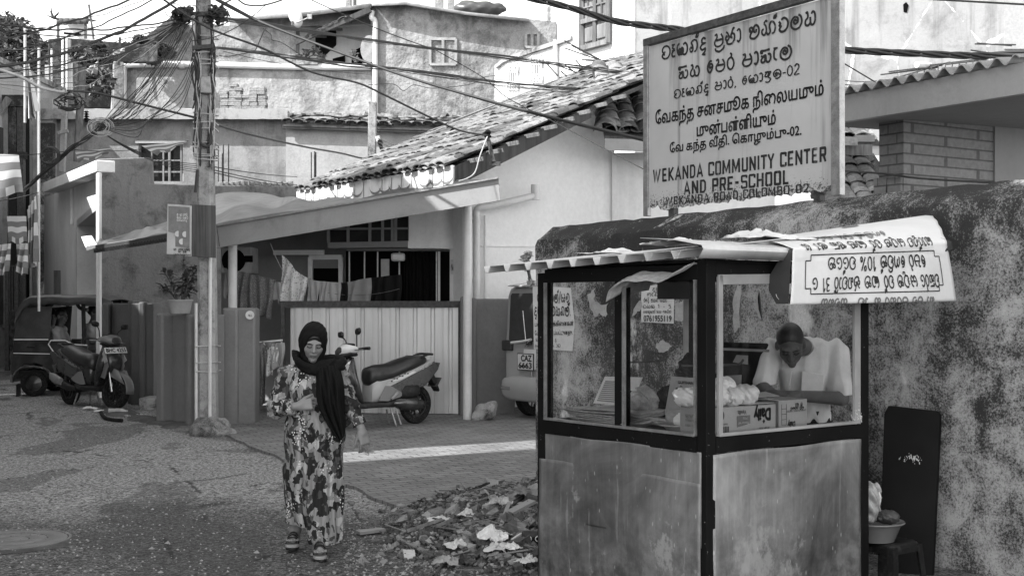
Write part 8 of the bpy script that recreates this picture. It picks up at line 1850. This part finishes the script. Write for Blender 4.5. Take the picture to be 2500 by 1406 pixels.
lft = spline([(772,896,0),(772,940,0),(776,985,0),(796,1030,0),(828,1078,0)], 6); rgt = spline([(826,890,0),(838,940,0),(843,985,0),(843,1030,0),(838,1066,0)], 6)
def drp(u, v):
    i = v*(len(lft)-1); k = min(int(i), len(lft)-2); f = i-k; a, c = lft[k].lerp(lft[k+1], f), rgt[k].lerp(rgt[k+1], f); q = a.lerp(c, u)
    return Wp(q.x+2*math.sin(v*9)*u, q.y, -.085-.06*math.sin(min(1, v*4)*1.57)-.045*math.sin(u*math.pi)*(1-.4*v)+.055*(u > .75)*(u-.75)*4*(1-v*.5)+(.011+.012*v)*math.sin(u*19+v*2.6+1.5*math.sin(v*3))+.006*math.sin(u*43-v*5)+.02*v)
MB().grid(drp, 64, 44).build('scarf_end', M['scarf'], scf, smooth=180, solid=.006)
# dress
F_ = Field(Wp(652,880,0)+Vector((0,-.4,-1.25)), Wp(905,880,0)+Vector((0,.34,.05)), .0055)
F_.cap(Wp(712,917,.05), Wp(816,917,.05), .062, k=.03).ell(Wp(764,950,.03), (.172,.128,.19), .05).cap(Wp(765,990,.03), Wp(768,1065,.03), .165, .182, .06, sx=1.05, sy=.72)
F_.ell(Wp(736,958,-.06), (.06,.045,.06), .04).ell(Wp(790,958,-.06), (.06,.045,.06), .04)
F_.cap(Wp(768,1060,.03), Wp(768,1240,.04), .182, .168, .05, sx=1.04, sy=.74)
F_.cap(Wp(736,1150,.07), Wp(724,1270,.12), .115, .085, .05, sx=.95, sy=.9).cap(Wp(786,1150,.0), Wp(791,1300,-.04), .14, .122, .05, sx=.97, sy=.85)
F_.path([Wp(702,912,.05), Wp(674,996,.02), Wp(714,994,-.14)], [.064,.062,.05], .03).path([Wp(825,910,.05), Wp(854,985,0), Wp(878,1034,-.045)], [.064,.054,.044], .03)
cx = Wp(768,1100,.03)
def folds(X, Y, Z):
    a = np.arctan2(Y-cx.y, X-cx.x); zt = Wp(0,1010).z; m = np.clip((zt-Z)/.5, 0, 1); arm = np.clip((np.abs(X-cx.x)-.185)/.04, 0, 1)*(Z > zt-.12)
    body = m*(1-arm)*(.011*np.sin(a*9+Z*2.2+.8*np.sin(Z*4))+.006*np.sin(a*19-Z*3)+.005*np.sin(Z*13+a*3))
    up_ = (1-m)*(1-arm)*.004*np.sin(Z*38+X*25+4*np.sin(X*9))
    return body+up_+arm*(.006*np.sin(Z*75+X*32)+.003*np.sin(Z*140-X*60))
F_.warp(folds)
X = F_.ax[0][:,None,None]; Z = F_.ax[2][None,None,:]; Y = F_.ax[1][None,:,None]
F_.d = np.maximum(F_.d, np.where(X < Wp(748,0).x, Wp(0,1282).z+(X-Wp(705,0).x)*-.1, Wp(0,1322).z)-Z).astype(np.float32)
F_.d = np.maximum(F_.d, -(np.sqrt((X-Wp(764,0).x)**2+(Y-(WD-.0))**2+(Z-Wp(0,893).z)**2)-.075)).astype(np.float32)       # neckline
w0, w1 = Wp(720,993,-.17), Wp(876,1036,-.05)                                                                            # cuffs
for w, d in ((Wp(716,993.5,-.148), Vector((.92,-.38,.1))), (Wp(880,1036,-.048), Vector((.45,-.1,-.88)))):
    d.normalize(); near = ((X-w.x)**2+(Y-w.y)**2+(Z-w.z)**2) < .075**2
    F_.d = np.where(near, np.maximum(F_.d, (X-w.x)*d.x+(Y-w.y)*d.y+(Z-w.z)*d.z), F_.d).astype(np.float32)
F_.mesh().build('dress', M['floral'], WN, smooth=180)
def sandal(toe, heel, parent):
    t, h = Vector(toe), Vector(heel); h.z = t.z; d = (t-h).normalized(); s = Vector((-d.y, d.x, 0)); L = (t-h).length+.03
    out = [(0,-.028),(-.02,0),(0,.028),(L*.4,.03),(L*.7,.045),(L*.95,.035),(L*1.02,0),(L*.95,-.035),(L*.7,-.045),(L*.4,-.03)]
    o = h-Vector((0,0,.012)); c = spline([o+d*a+s*b for a, b in out+out[:1]], 4)[:-1]; zg = gz(t.y)+.004
    b = MB(); b.prism([p_-Vector((0,0,0)) for p_ in c], (0,0,-.018)).build('sandal_sole', M['cloth_mid'], parent, bevel=.003)
    b = MB(); b.prism([p_-Vector((0,0,.019)) for p_ in c], (0,0,-.014)).build('sandal_sole', M['black'], parent, bevel=.003)
    for f, hh in ((.42,.055),(.6,.042),(.76,.032)):
        c = h+d*L*f; w = .042 if f > .5 else .036; st = spline([c-s*w-Vector((0,0,.01)), c-s*w*.7+UZ*hh*.75, c+UZ*hh, c+s*w*.7+UZ*hh*.75, c+s*w-Vector((0,0,.01))], 5)
        b = MB(); b.rings([[p_-d*.011, p_+d*.011] for p_ in st], close=False).build('sandal_strap', M['black'], parent, solid=.006, smooth=60)
for a, c in ((tl, Wp(719,1292,.17)), (tr2, Wp(778,1327,-.02))): sandal(a-Vector((0,0,.015)), Vector((c.x, c.y, a.z)), WN)
cs_ = thing('coir_scrubber', 'shaggy coir fibre scrubber held in the hanging hand of the woman', 'scrubber', Wp(884,1095,-.06))
b = MB(); r = random.Random(6)
for i in range(900):
    t = r.random(); c = Wp(868+34*t, 1068+30*t**.7, -.05+r.uniform(-.03,.03)); d = Vector((r.gauss(0,1), r.gauss(0,.8), r.gauss(0,1))).normalized()*r.uniform(.015,.05); m_ = c+d*.5+Vector((r.uniform(-1,1),0,r.uniform(-1,1)))*.008
    b.rings([[c-UZ*.003, c+UZ*.003], [m_-UZ*.0022, m_+UZ*.0022], [c+d, c+d+UZ*.0008]], close=False)
b.build('fibres', M['cloth_mid'], cs_, smooth=0, flip=True)

# ---------------------------------------------------------------- the vendor behind the stall glass
VD = 7.58
def Vp(px, py, dy=0.): return P(px, py, VD+dy)
VM = thing('person', 'elderly stall vendor in pale short-sleeved shirt bending over his work behind glass', 'person', (P(1968,0,VD).x, VD, gz(VD)))
Mv = Matrix.Translation(Vp(1930,842,-.1)) @ Euler((R(40), R(-4), R(-14))).to_matrix().to_4x4()
F_ = Field(Vp(1800,770,0)+Vector((0,-.62,-1.62)), Vp(2110,770,0)+Vector((0,.3,.03)), .006)
head(F_, Mv, 1.04)
F_.path([Vp(1945,838,-.06), Vp(1962,850,.04)], [.052,.06], .02).cap(Vp(1885,860,.06), Vp(2040,862,.06), .05, k=.03).cap(Vp(1962,890,.05), Vp(1968,1060,.06), .13, .13, .04, sx=1.05, sy=.75)
F_.path([Vp(1884,855,.05), Vp(1862,945,-.08), Vp(1888,962,-.33)], [.05,.04,.028], .02).path([Vp(2046,860,.05), Vp(2054,972,-.1), Vp(1945,966,-.36)], [.052,.042,.03], .02)
hand(F_, Vp(1886,962,-.34), (.75,-.5,-.05), (.0,-.5,.85), 1, (.5,.6,.4), 1.05); hand(F_, Vp(1940,966,-.365), (-.95,-.2,.0), (.0,-.6,.8), -1, (.35,.5,.4), 1.05)
F_.path([Vp(1935,1060,.06), Vector((Vp(1935,0).x, VD+.05, .1))], [.1,.05], .03).path([Vp(2000,1060,.06), Vector((Vp(2000,0).x, VD+.05, .1))], [.1,.05], .03)
for x in (1935, 2000): q = Vector((Vp(x,0).x, VD+.06, .06)); F_.path([q, q+Vector((0,-.17,-.02))], [.04,.032], .02)
vb = F_.mesh().build('body', M['skin_dark'], VM, smooth=180); face_bits(Mv, vb, 1.04)
F_ = Field(Vp(1930,848)-Vector((.25,.3,.22)), Vp(1930,848)+Vector((.25,.25,.22)), .007); ro = Mv.to_euler(); H_ = lambda c: Mv @ (Vector(c)*1.04)
F_.ell(H_((0,.022,.036)), (.08,.094,.09), .005, ro).ell(H_((0,-.105,-.04)), (.085,.085,.125), .01, ro, True).ell(H_((0,.03,-.15)), (.2,.2,.1), .01, ro, True)
F_.mesh().build('hair', M['hair'], VM, smooth=180)
F_ = Field(Vp(1830,800,0)+Vector((0,-.32,-.62)), Vp(2100,800,0)+Vector((0,.3,.02)), .006)
F_.cap(Vp(1890,852,.06), Vp(2036,854,.06), .062, k=.03).ell(Vp(1963,890,.05), (.165,.13,.16), .05).cap(Vp(1965,920,.05), Vp(1970,1020,.05), .15, .145, .05, sx=1.05, sy=.8)
F_.path([Vp(1958+44*math.sin(t), 836-9*math.cos(t)+14*(math.cos(t) < 0)*-math.cos(t), .03+.105*math.cos(t)) for t in [-2.75+.458*k for k in range(13)]], [.02]*13, .012)
F_.path([Vp(1886,852,.05), Vp(1866,932,-.06)], [.068,.074], .03).path([Vp(2044,858,.05), Vp(2053,955,-.07)], [.074,.08], .03)
F_.warp(lambda X, Y, Z: .009*np.abs(np.sin(X*30+Z*8+1.5*np.sin(Z*7)))+.004*np.sin(X*75-Z*20))
X = F_.ax[0][:,None,None]; Y = F_.ax[1][None,:,None]; Z = F_.ax[2][None,None,:]
F_.d = np.maximum(F_.d, Vp(0,1031).z-Z).astype(np.float32)
sl_ = np.where((X < Vp(1892,0).x), Vp(0,938).z+(X-Vp(1860,0).x)*.1-Z, np.where(X > Vp(2030,0).x, Vp(0,962).z-Z, -9)); F_.d = np.maximum(F_.d, sl_).astype(np.float32)
F_.d = np.maximum(F_.d, -(np.sqrt(((X-Vp(1950,0).x)*1.0)**2+(Y-(VD-.05))**2+(Z-Vp(0,835).z)**2)-.085)).astype(np.float32)
shirt = F_.mesh().build('shirt', M['shirt'], VM, smooth=180)
def onshirt(px, py): return Vp(px, py, -.10-.02*math.cos((px-1965)/90))
MB().tube([onshirt(x, y)+Vector((0,.006,0)) for x, y in ((1934,905),(1929,935),(1925,985),(1930,1025))], .0025, 6).build('placket', M['shirt'], shirt)
MB().prism([onshirt(x, y)+Vector((0,-.004,0)) for x, y in ((1958,905),(2012,915),(2008,965),(1985,973),(1955,962))], (0,.012,0)).build('pocket', M['shirt'], shirt, bevel=.003)
for x, y in ((1927,942),(1925,985)): MB().lathe([(.001,-.002),(.006,-.001),(.006,.002),(.001,.003)], onshirt(x, y)+Vector((0,-.008,0)), 'y', 10).build('button', M['paper'], shirt)
b = MB(); b.rings([[Vector((Vp(1968,0).x+w*math.cos(a)*(1+.05*math.sin(a*9)), VD+.06+w*.72*math.sin(a)*(1+.05*math.sin(a*9)), z)) for a in [6.2832*k/40 for k in range(40)]] for z, w in ((1.02,.165),(.9,.17),(.5,.18),(.14,.17))]).build('sarong', M['cloth_dark'], VM, smooth=180)

# ---------------------------------------------------------------- three people in the three-wheeler
def rider(label, px, py, D, facing, shirt, s=1., tilt=0., yaw=0.):
    c = P(px, py, D); f = Vector((math.cos(facing), math.sin(facing), 0)); sd = Vector((-f.y, f.x, 0)); t = thing('person', label, 'person', (c.x, c.y, c.z-.95))
    Mr = Matrix.Translation(c) @ Euler((R(8), 0, facing+math.pi/2+yaw)).to_matrix().to_4x4(); at = lambda a, b, z: c+f*a+sd*b+UZ*z
    F_ = Field(c-Vector((.62,.62,1.0)), c+Vector((.62,.62,.16)), .011); head(F_, Mr, s, .01)
    F_.path([at(0,0,-.1), at(-.03,0,-.18)], [.05,.055], .02).cap(at(-.05,0,-.3), at(-.06,0,-.62), .12, .13, .05)
    for q in (-1, 1):
        F_.path([at(-.04,q*.17,-.23), at(.03,q*.21,-.47), at(.26,q*.1,-.5)], [.05,.04,.028], .02); hand(F_, at(.27,q*.1,-.5), f-sd*q*.3, UZ, q, (.4,.5,.4)); F_.path([at(-.04,q*.09,-.63), at(.34,q*.11,-.6), at(.36,q*.11,-.93)], [.08,.06,.045], .03)
    bod = F_.mesh().build('body', M['skin_dark'], t, smooth=180); face_bits(Mr, bod, s)
    F_ = Field(c-Vector((.2,.2,.2)), c+Vector((.2,.2,.2)), .01); ro = Mr.to_euler(); F_.ell(Mr @ Vector((0,.02,.04)), (.083,.097,.09), .005, ro).ell(Mr @ Vector((0,-.11,-.05)), (.075,.08,.11), .01, ro, True).ell(Mr @ Vector((0,0,-.15)), (.2,.2,.1), .01, ro, True)
    F_.mesh().build('hair', M['hair'], t, smooth=180)
    F_ = Field(c-Vector((.45,.45,.8)), c+Vector((.45,.45,-.1)), .012); F_.cap(at(-.04,-.15,-.24), at(-.04,.15,-.24), .07, k=.03).cap(at(-.05,0,-.32), at(-.06,0,-.64), .135, .15, .05)
    for q in (-1, 1): F_.path([at(-.04,q*.17,-.23), at(.02,q*.205,-.43)], [.068,.062], .03)
    F_.warp(lambda X, Y, Z: .006*np.sin(X*40+Z*50)+.004*np.sin(Y*60-Z*30)); F_.mesh().build('shirt', M[shirt], t, smooth=180); return t
rider('passenger with face turned to the street in the rear of the three-wheeler', 128, 772, 21.3, R(-5), 'cloth_grey', 1.0, yaw=R(-55))
rider('curly-haired passenger in pale shirt looking ahead in the three-wheeler', 150, 772, 20.95, R(0), 'cloth_mid', 1.05, yaw=R(-10))
rider('three-wheeler driver in grey shirt half hidden by the white shop pilaster', 229, 764, 21.05, R(3), 'cloth_grey')
